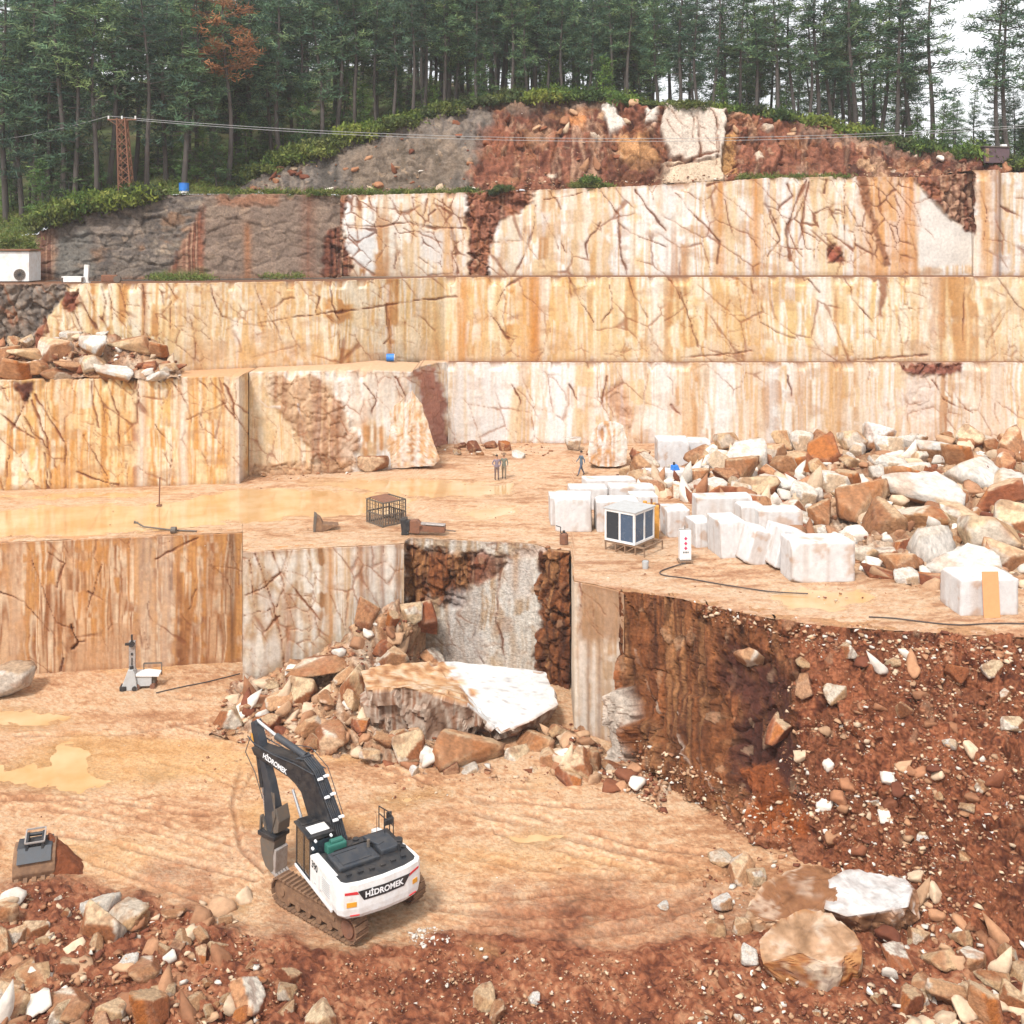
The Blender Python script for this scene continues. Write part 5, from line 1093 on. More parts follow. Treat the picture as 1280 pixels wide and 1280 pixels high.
on_surf(PM, 2600, (258, 850), (.05, 1), .05, .26, (3,4,5,4,1,4,3)); on_surf(RM, 1500, (790, 1440), (0, 1), .08, .34, (4,3,3,3,4,2,2)); on_surf(RM, 520, (800, 1440), (0, 1), .30, .75, (5,3,3,2,7,3,1)); on_surf(LM, 90, (-40, 218), (0, .9), .28, .55, (5,3,3,2,5,2,1)); on_surf(PM, 330, (275, 800), (.1, .97), .24, .55, (5,5,4,2,3,4,1), lambda x, y: not (455 < x < 700 and 820 < y < 915)); on_surf(LM, 400, (-40, 228), (0, 1), .08, .3, WMIX)
on_floor(500, (250, 900, 860, 1000), .04, .16, lambda x, y: True, (3,4,5,4,1,4,3))
on_floor(700, (-40, 560, 1300, 690), .03, .10, lambda x, y: rg.random() < .6, WMIX, L1); on_floor(420, (720, 690, 1320, 770), .03, .12, lambda x, y: y < 730+(x-720)*.08, WMIX, L1)
on_floor(260, (540, 548, 690, 570), .06, .28, lambda x, y: True, (3,3,4,4,1,3,3), L1); on_floor(160, (380, 560, 452, 594), .06, .26, lambda x, y: y > 556+(452-x)*.1, WMIX, L1); on_floor(140, (300, 585, 400, 600), .04, .18, lambda x, y: True, WMIX, L1)
on_floor(220, (560, 684, 700, 700), .06, .28, lambda x, y: y > YH+(H-L1)*F/FRf(x)-14 and y < YH+(H-L1)*F/FRf(x), (4,2,2,2,6,2,1), L1); on_floor(300, (850, 752, 1330, 800), .04, .2, lambda x, y: abs(y-(YH+(H-L1)*F/FRf(x)))<10 and y < YH+(H-L1)*F/FRf(x), WMIX, L1)
on_surf(SM, 330, (300, 1280), (.0, 1), .10, .5, (2,3,4,5,1,4,4), lambda x, y: not 800 < x < 905); on_surf(SM, 500, (290, 1280), (.9, 1), .08, .3, WMIX)
me = mesh_arrays('gravel', np.concatenate(gv), None, np.concatenate(gt)); set_col(me, np.concatenate(gc)); me.materials.append(M['gravel'])
tag(link('gravel', me), 'small broken stones strewn over the red soil and quarry floors', 'gravel', kind='stuff')
# ---------------------------------------------------------------- pines
def blades(c, n, rad, ln, wd, r, up=.25, flat=.55):
    """thin needle sprays scattered in a clump"""
    d = r.normal(size=(n, 3)); d[:, 2] = d[:, 2]*flat+up; d /= np.linalg.norm(d, axis=1, keepdims=True)
    o = c+r.normal(size=(n, 3))*rad*np.array([1, 1, .55])
    s = np.cross(d, r.normal(size=(n, 3))); s /= np.linalg.norm(s, axis=1, keepdims=True)+1e-9
    L = ln*r.uniform(.6, 1.2, (n, 1)); w = wd*r.uniform(.6, 1.3, (n, 1))
    return np.stack([o-s*w*.5, o+s*w*.5, o+d*L+s*w*.28, o+d*L-s*w*.28], 1)      # n,4,3
def make_pine(seed, h, start, spread, nb=34, dens=1.0, bare=.0, pal=((80,106,82),(98,124,92),(66,92,78),(116,136,96)), lean=.02, top='round'):  # default needle colours bluer and lighter: forest haze painted into them
    r = np.random.default_rng(seed)
    tv, tf = [], []
    def tube(pts, rad, seg):
        b = len(tv); pts = np.array(pts)
        for i, p in enumerate(pts):
            dd = pts[min(i+1, len(pts)-1)]-pts[max(i-1, 0)]; dd = dd/np.linalg.norm(dd)
            a = np.cross(dd, [0, 0, 1.0]) if abs(dd[2]) < .9 else np.cross(dd, [1.0, 0, 0]); a /= np.linalg.norm(a); e = np.cross(dd, a)
            for k in range(seg):
                t = 6.2832*k/seg; tv.append(p+(a*math.cos(t)+e*math.sin(t))*rad[i])
        for i in range(len(pts)-1):
            for k in range(seg): tf.append((b+i*seg+k, b+i*seg+(k+1) % seg, b+(i+1)*seg+(k+1) % seg, b+(i+1)*seg+k))
    lx, ly = r.normal(size=2)*lean
    def axis(z): return np.array([lx*z+.25*math.sin(z*.35+seed), ly*z+.25*math.cos(z*.28+seed*2), z])
    zs = np.linspace(-.4, h, 12); R0 = .11+.006*h
    tube([axis(z) for z in zs], [R0*(1-.9*max(0, z)/h)+.02 for z in zs], 7)
    B, C = [], []
    cr = h*(1-start)
    for i in range(nb):
        f = (i+.5)/nb; z = h*start+cr*f*.98+r.normal()*.2
        if top == 'round': prof = math.sin(math.pi*min(1, .18+f*.80))**.7*(1 if f < .6 else 1.02)
        else: prof = (1-f)**.75*.95+.10
        L = spread*prof*r.uniform(.55, 1.15); a = i*2.4+r.normal()*.5
        p0 = axis(min(z, h-.1)); dr = np.array([math.cos(a), math.sin(a), 0]); rise = r.uniform(.0, .35)*L*(1.0 if f > .35 else .4)
        k = 5; pts = [p0+dr*L*t+np.array([0, 0, rise*t**1.4]) for t in np.linspace(0, 1, k)]
        tube(pts, [.05*(1-.8*t)*(L/spread)+.012 for t in np.linspace(0, 1, k)], 4)
        nc = max(2, int(L*3.0*dens))
        for j in range(nc):
            t = r.uniform(.30 if L > 1 else .1, 1.05); c = p0+dr*L*t+np.array([0, 0, rise*t**1.4])+r.normal(size=3)*np.array([.32, .32, .14])*(.5+.5*L/spread)
            n = int(15*r.uniform(.7, 1.3)); q = blades(c, n, .24, .50, .085, r)
            B.append(q); base = lin(pal[min(len(pal)-1, int(r.random()**1.5*len(pal)))])*.95*r.uniform(.65, 1.3); C.append(np.repeat(base[None], n, 0)*r.uniform(.85, 1.15, (n, 1)))
    # bare dead snags below the crown
    for i in range(int(8+6*bare)):
        z = h*start*r.uniform(.45, 1.0); a = r.uniform(0, 6.28); L = r.uniform(.5, 1.6); p0 = axis(z); dr = np.array([math.cos(a), math.sin(a), r.uniform(-.1, .25)])
        tube([p0, p0+dr*L*.6, p0+dr*L], [.03, .02, .008], 3)
    B = np.concatenate(B); C = np.concatenate(C); n = len(B)
    me = mesh_arrays('pine_crown', B.reshape(-1, 3), np.arange(n*4).reshape(n, 4)); set_col(me, C, 'FACE')
    mt = mesh_arrays('pine_trunk', np.array(tv), np.array(tf), smooth=True); mt.materials.append(M['bark'])
    return mt, me
PINES = [make_pine(1, 17, .36, 2.8, 40), make_pine(2, 18.5, .42, 3.1, 38, .9), make_pine(3, 16, .26, 2.7, 42, 1.0, top='cone'), make_pine(4, 19, .46, 2.9, 34, .8, lean=.05), make_pine(5, 15, .20, 2.6, 44, 1.0, top='cone'),
         make_pine(6, 18, .32, 3.2, 42, .9), make_pine(7, 17.5, .48, 2.6, 32, .85, lean=.06), make_pine(8, 13, .12, 2.6, 40, 1.0, top='cone')]
SPARSE = [make_pine(11, 18, .30, 2.9, 40, .8, 1), make_pine(12, 17, .36, 2.7, 34, .8, 1, lean=.05), make_pine(13, 19, .26, 3.1, 42, .75, 1), make_pine(14, 16, .42, 2.6, 30, .85, 1, lean=.07)]
YOUNG = [make_pine(21, 6.5, .06, 1.9, 34, 1.1, top='cone', pal=((84,112,62),(98,126,66),(70,98,62),(112,138,74))), make_pine(22, 8.5, .10, 2.2, 38, 1.0, top='cone', pal=((72,100,62),(88,116,68),(66,92,64),(104,128,76)))]
DEAD = make_pine(31, 18, .50, 3.0, 34, .8, pal=((150,104,72),(170,120,84),(126,92,66)))
for L in (PINES, SPARSE, YOUNG):
    for a, b in L: b.materials.append(M['needles'])
DEAD[1].materials.append(M['deadneedles'])
def pine(kind, px, d, sc, label, group, r, name='pine_tree'):
    Y = EY(px)+d; z = hill_z(px, Y)
    t = thing(name, ((px-CX)*Y/F, Y, z-.15), r.uniform(0, 6.28), label, 'tree', group); t.scale = (sc, sc, sc*r.uniform(.95, 1.05))
    link('trunk', kind[0], t); link('crown', kind[1], t); return t
r = random.Random(5)
GRP = 'pines along the front of the forest'
fl_ = [4,22,44,62,75,96,118,140,166,186,205,232,250,268,292,312,336,352,376,402,424,446,470,492,516,532,556,572,598,618,640,656,684,704,738,762,786,821]
fr_ = [848,873,894,910,925,947,972,990,1011,1021,1036,1068,1100,1118,1135,1162,1246,1263,1290]
tall = lambda px, d: max(.75, min(1.3, ((H+300*(EY(px)+d)/F)-hill_z(px, EY(px)+d)+r.uniform(0, 4))/17.0))
nm = ['first','second','third','fourth','fifth','sixth','seventh','eighth','ninth','tenth']+[f'{i}th' for i in range(11, 21)]+['21st','22nd','23rd']+[f'{i}th' for i in range(24, 31)]+['31st','32nd','33rd']+[f'{i}th' for i in range(34, 41)]
for i, px in enumerate(fl_):
    d = r.uniform(2.5, 7)+(4 if 255 < px < 320 else 0); pine(PINES[r.randrange(7)], px, d, tall(px, d), f'front-row dense dark pine behind the grey rock, {nm[i]} counted from the left edge', GRP, r)
for i, px in enumerate(fr_):
    d = r.uniform(1.5, 5); pine(SPARSE[r.randrange(4)], px, d, tall(px, d)*1.02, f'front-row thin pine against bright sky above the red rock, {nm[len(fr_)-1-i]} from right', GRP, r)
pine(DEAD, 284, 3.0, 1.12, 'brown dead-needled pine in the dense wood, upper left', None, r)
for i in range(165):
    px = r.uniform(-60, 840); d = 6+56*r.random()**1.15
    pine(PINES[r.randrange(8)], px, d, r.uniform(.85, 1.2), 'tall dark pine in the dense wood behind the front row', 'pines deep in the dense wood', r)
for i in range(44):
    px = r.uniform(840, 1330); d = r.uniform(5, 34)
    pine((SPARSE+PINES)[r.randrange(11)], px, d, r.uniform(.7, 1.0)*(.55 if px > 1165 else 1), 'thin pine further back, seen against the bright sky at the right', 'pines further back at the right', r)
for i in range(30):
    px = r.uniform(360, 960); d = r.uniform(8, 40)
    pine(PINES[r.choice((2, 4, 7, 0, 5))], px, d, r.uniform(.9, 1.2), 'tall dark pine in the dense wood behind the front row', 'pines deep in the dense wood', r)
yp = sorted([15, 55, 88, 128, 180, 225, 270, 305, 352, 405, 428, 455, 500, 540, 1090, 905, 720, 752, 690, 600, 655, 1180, 1225, 1255, 1275, 948, 985, 1150, 610, 380, 290, 200, 250, 330, 215, 100])
for i, px in enumerate(yp):
    d = r.uniform(2.0, 8.0); pine(YOUNG[r.randrange(2)], px, d, r.uniform(.5, .9), f'young bushy pine under the tall trunks, {nm[i]} from left', 'young pines under the tall trees', r, 'young_pine')
# ---------------------------------------------------------------- shrubs on the rock edges
def make_shrub(seed, pal, rx=1.5, rz=.8):
    rn = np.random.default_rng(seed); B, C = [], []
    for i in range(70):
        a, q = rn.uniform(0, 6.28), rn.random()**.6; z = rz*rn.uniform(.1, 1)*(1-.6*q)
        c = np.array([rx*q*math.cos(a), rx*q*math.sin(a), z]); n = 26
        B.append(blades(c, n, .22, .26, .12, rn, .3, .8)); base = lin(pal[rn.integers(len(pal))])*.85*rn.uniform(.7, 1.25); C.append(np.repeat(base[None], n, 0)*rn.uniform(.85, 1.15, (n, 1)))
    B = np.concatenate(B); n = len(B); me = mesh_arrays('shrub_foliage', B.reshape(-1, 3), np.arange(n*4).reshape(n, 4)); set_col(me, np.concatenate(C), 'FACE'); me.materials.append(M['leaves'])
    st = MB()
    for i in range(7):
        a = i*.9; st.tube([(0, 0, -.3), (rx*.3*math.cos(a), rx*.3*math.sin(a), rz*.35), (rx*.65*math.cos(a), rx*.65*math.sin(a), rz*.7)], [.04, .03, .012], 5)
    ms = bpy.data.meshes.new('shrub_stem'); st.bm.to_mesh(ms); st.bm.free(); ms.materials.append(M['bark']); return ms, me
SH = [make_shrub(1, ((112,128,58),(92,112,54),(130,140,70))), make_shrub(2, ((96,122,60),(76,100,54),(116,138,66)), 1.3, 1.0), make_shrub(3, ((120,132,62),(134,140,76),(100,116,58)), 1.8, .7), make_shrub(4, ((84,98,60),(100,108,70),(72,88,56)), 1.1, .9)]
sh = []
for k in range(16): sh.append((58+k*8.6+r.uniform(-3, 3), r.uniform(.1, 1.4), r.uniform(.75, 1.1), 'on the edge of the grey rock face, upper left'))
for k in range(18): sh.append((292+k*13+r.uniform(-5, 5), r.uniform(.2, 2.2), r.uniform(.7, 1.15), 'on the slope edge above the grey rock'))
for k in range(14): sh.append((540+k*20+r.uniform(-6, 6), r.uniform(.3, 2.5), r.uniform(.6, 1.0), 'on the crest of the topmost rock'))
for k in range(24): sh.append((840+k*19+r.uniform(-6, 6), r.uniform(.3, 2.5), r.uniform(.7, 1.1), 'along the forest foot above the red rubble'))
cnt = {}
for px, d, s, wh in sh:
    cnt[wh] = cnt.get(wh, 0)+1
    Y = EY(px)+d; t = thing('shrub', ((px-CX)*Y/F, Y, hill_z(px, Y)-.1), r.uniform(0, 6.28), f'green shrub {wh}, {nm[cnt[wh]-1]} from left', 'shrub', 'green shrubs along the rock edges'); s *= 1.3; t.scale = (s, s, s*r.uniform(.9, 1.4))
    a, b = SH[r.randrange(4)]; link('stem', a, t); link('foliage', b, t)
for i, (px, py, Y, s) in enumerate(((628,236,95.6,.7),(615,240,95.6,.5),(738,226,96.4,.7),(585,238,96.6,.5),(500,240,96.4,.4),(400,242,96.2,.45))):
    x, y, z = P(px, py, Y); t = thing('shrub', (x, y, z-.2), i, f'small bush on the ledge over the third bench, {nm[5-i] if 0 else ["between trunks of red rock","beside it on the left","under the white rock","at the grey slope end","in the ledge middle","at the ledge start"][i]}', 'shrub', 'bushes on the upper ledge'); t.scale = (s, s, s)
    a, b = SH[3 if i < 2 else 1]; link('stem', a, t); link('foliage', b, t)
# grass and ground cover: past counting
rn = np.random.default_rng(77); B, C = [], []
def grassy(n, f, hgt=.35, pal=((120,138,72),(104,126,64),(146,148,86))):
    for i in range(n):
        c = np.array(f()); m = 14; B.append(blades(c, m, .25, hgt, .07, rn, .7, .6)); C.append(np.repeat((lin(pal[rn.integers(3)])*.62*rn.uniform(.75, 1.2))[None], m, 0))
def on_hill(a, b, d0, d1):
    px = rn.uniform(a, b); d = rn.uniform(d0, d1); Y = EY(px)+d; return ((px-CX)*Y/F, Y, hill_z(px, Y))
grassy(420, lambda: on_hill(-60, 60, 0, 9)); grassy(500, lambda: on_hill(60, 300, 0, 4)); grassy(420, lambda: on_hill(300, 1300, 0, 3))
grassy(900, lambda: on_hill(-60, 900, 4, 40), .6, ((84,96,60),(70,84,54),(104,108,70)))
def ledge(a, b, z, Y0, Y1):
    px = rn.uniform(a, b); Y = rn.uniform(Y0, Y1); return Pz(px, Y, z)
grassy(260, lambda: (lambda px: P(px, 241 if px < 600 else 236, rn.uniform(95.5, 97)))(rn.uniform(285, 600)), .4); grassy(70, lambda: P(rn.uniform(715, 765), 233, rn.uniform(95.8, 97)), .4); grassy(110, lambda: P(rn.uniform(925, 1060), 222, rn.uniform(95.8, 97)), .35)
grassy(90, lambda: ledge(185, 262, L3, 86, 89.5), .3); grassy(40, lambda: ledge(330, 380, L3, 90, 92), .25); grassy(260, lambda: (lambda px: P(px, 318-22*rn.random(), 85.6+rn.random()*1.2))(rn.uniform(-60, 44)), .3)
B = np.concatenate(B); n = len(B); me = mesh_arrays('grass', B.reshape(-1, 3), np.arange(n*4).reshape(n, 4)); set_col(me, np.concatenate(C), 'FACE'); me.materials.append(M['leaves'])
tag(link('grass', me), 'green grass and low weeds on the ledges and under the pines', 'grass', kind='stuff')
# ---------------------------------------------------------------- the excavator
ex = thing('excavator', (-5.894, 39.50, .02), math.radians(123), 'white and black crawler excavator standing on the pit floor, seen from behind', 'excavator')
def rotz(a, c=(0, 0)):
    ca, sa = math.cos(a), math.sin(a)
    return lambda x, y: (c[0]+x*ca-y*sa, c[1]+x*sa+y*ca)
# tracks: a shoe chain round a frame, each side
TA = math.radians(19)
for sgn in (1, -1):
    t = link('crawler_track', None, ex); t.empty_display_size = .2
    cxy = rotz(TA)(0.05, sgn*1.45-.10); t.location = (cxy[0]+.1, cxy[1]+.1, 0); t.rotation_euler = (0, 0, TA)
    mb = MB(); hl, R_ = 1.75, .46
    loop = []
    per = 4*hl+2*math.pi*R_; N = 46
    for k in range(N):
        s = per*k/N
        if s < 2*hl: x, z, a = -hl+s, 0.06, 0
        elif s < 2*hl+math.pi*R_: q = (s-2*hl)/R_; x, z, a = hl+R_*math.sin(q), R_+.06-R_*math.cos(q), -q
        elif s < 4*hl+math.pi*R_: x, z, a = hl-(s-2*hl-math.pi*R_), 2*R_+.06-.05*math.sin(math.pi*(s-2*hl-math.pi*R_)/(2*hl)), math.pi
        else: q = (s-4*hl-math.pi*R_)/R_; x, z, a = -hl-R_*math.sin(q), R_+.06+R_*math.cos(q), math.pi-q
        rot = Matrix.Rotation(a, 3, 'Y')
        mb.box((x, 0, z), (.19, .60, .045), rot)
        mb.box(Vector((x, 0, z))+rot @ Vector((.06, 0, -.04)), (.03, .60, .05), rot)
    mb.build('track_shoes', M['mudiron'], t)
    mb = MB(); mb.prism([(-hl+.1,.25),(hl-.1,.25),(hl,.5),(hl-.2,.82),(-hl+.2,.82),(-hl,.5)], XZ, -.2, .2, .03)
    for k in range(6): mb.cyl((-1.4+k*.56, -.24, .26), (-1.4+k*.56, .24, .26), .13, 14)
    mb.box((0, 0, .6), (2.2, .5, .12)); mb.build('track_frame', M['mudiron'], t)
    mb = MB(); mb.cyl((-hl, -.2, R_+.06), (-hl, .2, R_+.06), R_-.05, 22); mb.cyl((-hl, .2, R_+.06), (-hl, .27, R_+.06), .30, 18); mb.build('sprocket', M['rust'], t)
    mb = MB(); mb.cyl((hl, -.18, R_+.06), (hl, .18, R_+.06), R_-.06, 22); mb.cyl((hl, .18, R_+.06), (hl, .24, R_+.06), .18, 14); mb.build('idler', M['mudiron'], t)
mb = MB(); mb.box((0, 0, .72), (1.7, 1.9, .4), Matrix.Rotation(TA, 3, 'Z'), .05); mb.cyl((0, 0, .9), (0, 0, 1.2), .75, 28); mb.build('undercarriage', M['mudiron'], ex)
# house
mb = MB(); mb.box((-.3, 0, 1.22), (3.4, 2.9, .14), None, .02); mb.build('platform', M['iron'], ex)
mb = MB(); mb.prism([(-1.95,1.27),(.0,1.27),(.0,1.60),(-.02,2.30),(-1.95,2.36)], XZ, 1.28, 1.60, .05)
mb.prism([(-1.95,1.27),(1.0,1.27),(1.0,1.9),(-.3,2.2),(-1.95,2.36)], XZ, -1.60, -1.28, .05); mb.build('side_panel', M['white'], ex)
mb = MB()
for k in range(7): mb.box((-1.45, 1.603, 1.62+k*.075), (.62, .02, .035))
mb.box((-.86, 1.603, 1.66), (.02, .012, .62)); mb.box((-.5, 1.604, 1.52), (.09, .02, .05)); mb.box((-1.0, 1.604, 1.52), (.09, .02, .05)); mb.build('grille', M['grey'], ex)
mb = MB(); mb.prism([(-1.95,1.24),(1.35,1.24),(1.35,1.34),(-1.95,1.34)], XZ, 1.56, 1.63, .015); mb.build('side_rail', M['white'], ex)
# counterweight, rounded in plan
plan = [(-1.94,1.60),(-2.34,1.60),(-2.56,1.44),(-2.72,.95),(-2.79,0),(-2.72,-.95),(-2.56,-1.44),(-2.34,-1.60),(-1.94,-1.60)]
mb = MB(); bm = mb.bm
rings = []
for z, k in ((1.22,.90),(1.34,.975),(1.55,1.0),(2.20,1.0),(2.36,.99),(2.40,.96)):
    rings.append([bm.verts.new((-1.94+(x+1.94)*(k if k > .95 else k+.02), y*k if abs(y) > 0 else 0, z)) for x, y in plan])
for a, b in zip(rings[:-1], rings[1:]):
    for i in range(len(plan)-1): bm.faces.new((a[i], a[i+1], b[i+1], b[i]))
    bm.faces.new((a[-1], a[0], b[0], b[-1]))
bm.faces.new(rings[0]); bm.faces.new(rings[-1][::-1]); bmesh.ops.recalc_face_normals(bm, faces=bm.faces[:])
cw = mb.build('counterweight', M['white'], ex)
def rear(y, z, off=.012):
    """point on the counterweight's rear face"""
    ys = [-1.60,-1.44,-.95,0,.95,1.44,1.60]; xs = [-2.34,-2.56,-2.72,-2.79,-2.72,-2.56,-2.34]
    return (float(np.interp(y, ys, xs))-off, y, z)
def rear_patch(name, poly, mat, off):
    """a thin shaped plate following the rear face"""
    ys = sorted({p[0] for p in poly}); dense = []
    for (y0, z0), (y1, z1) in zip(poly, poly[1:]+poly[:1]):
        for k in range(8): dense.append((y0+(y1-y0)*k/8, z0+(z1-z0)*k/8))
    mb = MB(); a = [mb.bm.verts.new(rear(y, z, off)) for y, z in dense]; b = [mb.bm.verts.new(rear(y, z, -.03)) for y, z in dense]
    n = len(dense); mb.bm.faces.new(a)
    for i in range(n): mb.bm.faces.new((a[i], b[i], b[(i+1) % n], a[(i+1) % n]))
    bmesh.ops.recalc_face_normals(mb.bm, faces=mb.bm.faces[:]); bmesh.ops.triangulate(mb.bm, faces=mb.bm.faces[:])
    return mb.build(name, mat, cw)
rear_patch('name_plate', [(.98,2.14),(-1.02,2.14),(-.76,1.80),(.76,1.80)], M['black'], .014)
rear_patch('stripe', [(1.40,2.14),(1.00,2.14),(.93,2.04),(1.40,2.06)], M['red'], .012); rear_patch('stripe', [(-1.04,2.14),(-1.42,2.20),(-1.42,2.13),(-.97,2.04)], M['red'], .012)
rear_patch('reflector', [(1.34,1.80),(1.02,1.80),(1.02,1.64),(1.34,1.64)], M['amber'], .02); rear_patch('reflector', [(-1.14,1.84),(-1.36,1.84),(-1.36,1.68),(-1.14,1.68)], M['amber'], .02)
rear_patch('stripe', [(1.22,1.36),(.92,1.36),(.92,1.33),(1.22,1.33)], M['red'], .012); rear_patch('stripe', [(-1.0,1.36),(-1.3,1.36),(-1.3,1.33),(-1.0,1.33)], M['red'], .012)
mw = Matrix.Translation((-2.812, 0, 1.965)) @ Matrix.Rotation(math.radians(-90), 4, 'Z') @ Matrix.Rotation(math.radians(90), 4, 'X')
tx = text_obj('lettering', 'HİDROMEK', .27, M['whiteprint'], cw, mw, 1.02, .008)
for v in tx.data.vertices: v.co.x = rear(v.co.y, 0, .022)[0]-(.004 if v.co.x < -2.812 else 0)
mw = Matrix.Translation((-.45, 1.606, 2.08)) @ Matrix.Rotation(math.radians(180), 4, 'Z') @ Matrix.Rotation(math.radians(90), 4, 'X')
text_obj('model_number', '390', .34, M['blackprint'], ex, mw, 1.05, .006)
# engine deck
mb = MB(); mb.box((-1.1, 0, 2.28), (1.75, 2.56, .10), None, .02); mb.prism([(-1.9,1.42),(-2.30,1.42),(-2.45,1.30),(-2.58,.85),(-2.64,0),(-2.58,-.85),(-2.45,-1.30),(-2.30,-1.42),(-1.9,-1.42)], XY, 2.30, 2.415, .01); mb.build('engine_deck', M['black'], ex)
mb = MB(); mb.box((-1.15, .45, 2.40), (1.1, 1.45, .14), None, .04); mb.box((-1.2, .45, 2.48), (.7, 1.1, .04), None, .015); mb.box((-.75, .62, 2.49), (.16, .9, .03)); mb.prism([(-1.7,-.25),(-.6,-.25),(-.6,.02),(-1.7,.02)], lambda u, v, w: (u, v-.1, w), 2.34, 2.45, .02); mb.build('engine_hood', M['deck'], ex)
mb = MB(); mb.box((-.95, -.85, 2.42), (1.2, .75, .22), None, .06); mb.box((-.75, -.55, 2.52), (.8, .3, .10), Matrix.Rotation(.3, 3, 'Z'), .03); mb.build('hood_cover', M['deck'], ex)
mb = MB()
for k in range(6): mb.box((-2.25+.05*abs(k-2.5), 1.05-k*.42, 2.44), (.10, .18, .08))
mb.cyl((-1.6, -1.15, 2.3), (-1.6, -1.15, 2.62), .06); mb.cyl((-.2, .25, 2.34), (-.2, .25, 2.40), .2, 18); mb.cyl((-.1, -.15, 2.34), (-.1, -.15, 2.4), .12, 14); mb.box((-.35, -.2, 2.36), (.12, 2.1, .06)); mb.cyl((-1.0, -1.42, 2.3), (-1.0, -1.42, 2.42), .17, 16); mb.cyl((-1.45, -1.4, 2.3), (-1.45, -1.4, 2.38), .1, 12); mb.box((-.95, -.6, 2.335), (1.9, 1.75, .02)); mb.build('deck_fitting', M['black'], ex)
mb = MB(); mb.cyl((-.95, -.25, 2.38), (-.95, -.25, 2.72), .06, 12); mb.build('exhaust_pipe', M['iron'], ex)
mb = MB(); P1 = [(-.55,-1.45,2.3),(-.55,-1.45,2.98),(-.15,-1.5,2.98),(.75,-1.5,2.82),(.75,-1.5,2.0)]
for a, b in zip(P1[:-1], P1[1:]): mb.tube([a, b], .022, 6)
mb.tube([(-.15,-1.5,2.98),(-.15,-1.5,2.1)], .022, 6); mb.tube([(.3,-1.5,2.9),(.3,-1.5,2.05)], .022, 6); mb.tube([(-.55,-1.45,2.68),(.75,-1.5,2.55)], .02, 6); mb.tube([(-.55,-1.1,2.3),(-.55,-1.1,2.95),(-.55,-1.45,2.98)], .022, 6); mb.build('handrail', M['black'], ex)
MB().box((-.30, -1.40, 2.75), (.05, .34, .26), None, .02).build('mirror', M['black'], ex); MB().box((.1, -1.60, 2.72), (.05, .22, .3), None, .02).build('mirror', M['black'], ex)
mb = MB(); mb.tube([(-.2, -.95, 2.4), (-.2, -.95, 3.0), (-.14, -.95, 3.12), (-.02, -.95, 3.1)], .014, 6); mb.build('antenna', M['rust'], ex)
# cab
cab = link('cab', None, ex); cab.empty_display_size = .2
cy0, cy1, cx0, cx1, cz0, cz1 = .74, 1.58, .02, 1.40, 1.27, 2.86
mb = MB()
for x in (cx0+.05, .62, cx1-.05):
    for y in (cy0+.04, cy1-.04): mb.bar((x, y, cz0), (x+(-.04 if x > 1 else 0), y, cz1-.05), .075)
for y in (cy0+.04, cy1-.04): mb.bar((cx0, y, cz0+.05), (cx1, y, cz0+.05), .09); mb.bar((cx0, y, cz1-.08), (cx1-.05, y, cz1-.08), .08)
for x in (cx0+.04, cx1-.08): mb.bar((x, cy0, cz1-.08), (x, cy1, cz1-.08), .08)
mb.bar((cx0+.04, cy0, cz0+.5), (cx0+.04, cy1, cz0+.5), .07); mb.build('cab_frame', M['black'], cab)
mb = MB(); mb.box((.70, (cy0+cy1)/2, cz1), (1.40, 1.0, .07), None, .03); mb.box((1.12, 1.1, cz1+.06), (.50, .86, .05), None, .02)
for k in range(6): mb.box((.92+.08*k, 1.1, cz1+.095), (.025, .8, .02))
mb.build('cab_roof', M['black'], cab)
mb = MB(); mb.box((.42, 1.12, cz1+.055), (.52, .72, .03), None, .01); mb.build('roof_hatch', M['white'], cab)
for nm_, c, d in (('window', (.33, cy1-.03, 2.08), (.52, .02, 1.35)), ('window', (.97, cy1-.03, 2.08), (.62, .02, 1.35)), ('window', (cx1-.07, 1.1, 2.08), (.02, .86, 1.4)), ('window', (.7, cy0+.03, 2.1), (1.2, .02, 1.3))):
    MB().box(c, d).build(nm_, M['amberglass'], cab)
MB().box((cx0+.03, 1.1, 2.26), (.02, .84, .82)).build('window', M['glass'], cab)
mb = MB(); mb.box((.55, 1.1, 1.62), (.45, .5, .14), None, .04); mb.box((.32, 1.1, 1.95), (.14, .48, .6), None, .05); mb.build('seat', M['black'], cab)
mb = MB(); mb.prism([(cx0,cz0-.03),(cx1,cz0-.03),(cx1,cz0+.06),(cx0,cz0+.06)], XZ, cy1-.02, cy1+.04, .015); mb.build('cab_sill', M['white'], cab)
mb = MB(); mb.box((-.22, .70, 2.42), (.36, .75, .34), None, .06); mb.cyl((-.2, .45, 2.62), (-.2, .9, 2.62), .10, 12); mb.build('pump_unit', M['green'], ex)
mb = MB()
for p in ((-.02, .8, 2.78), (-.02, 1.4, 2.74), (.0, 1.5, 2.50)): mb.cyl(p, (p[0]-.07, p[1], p[2]), .05, 10)
mb.build('work_lamp', M['whiteprint'], cab)
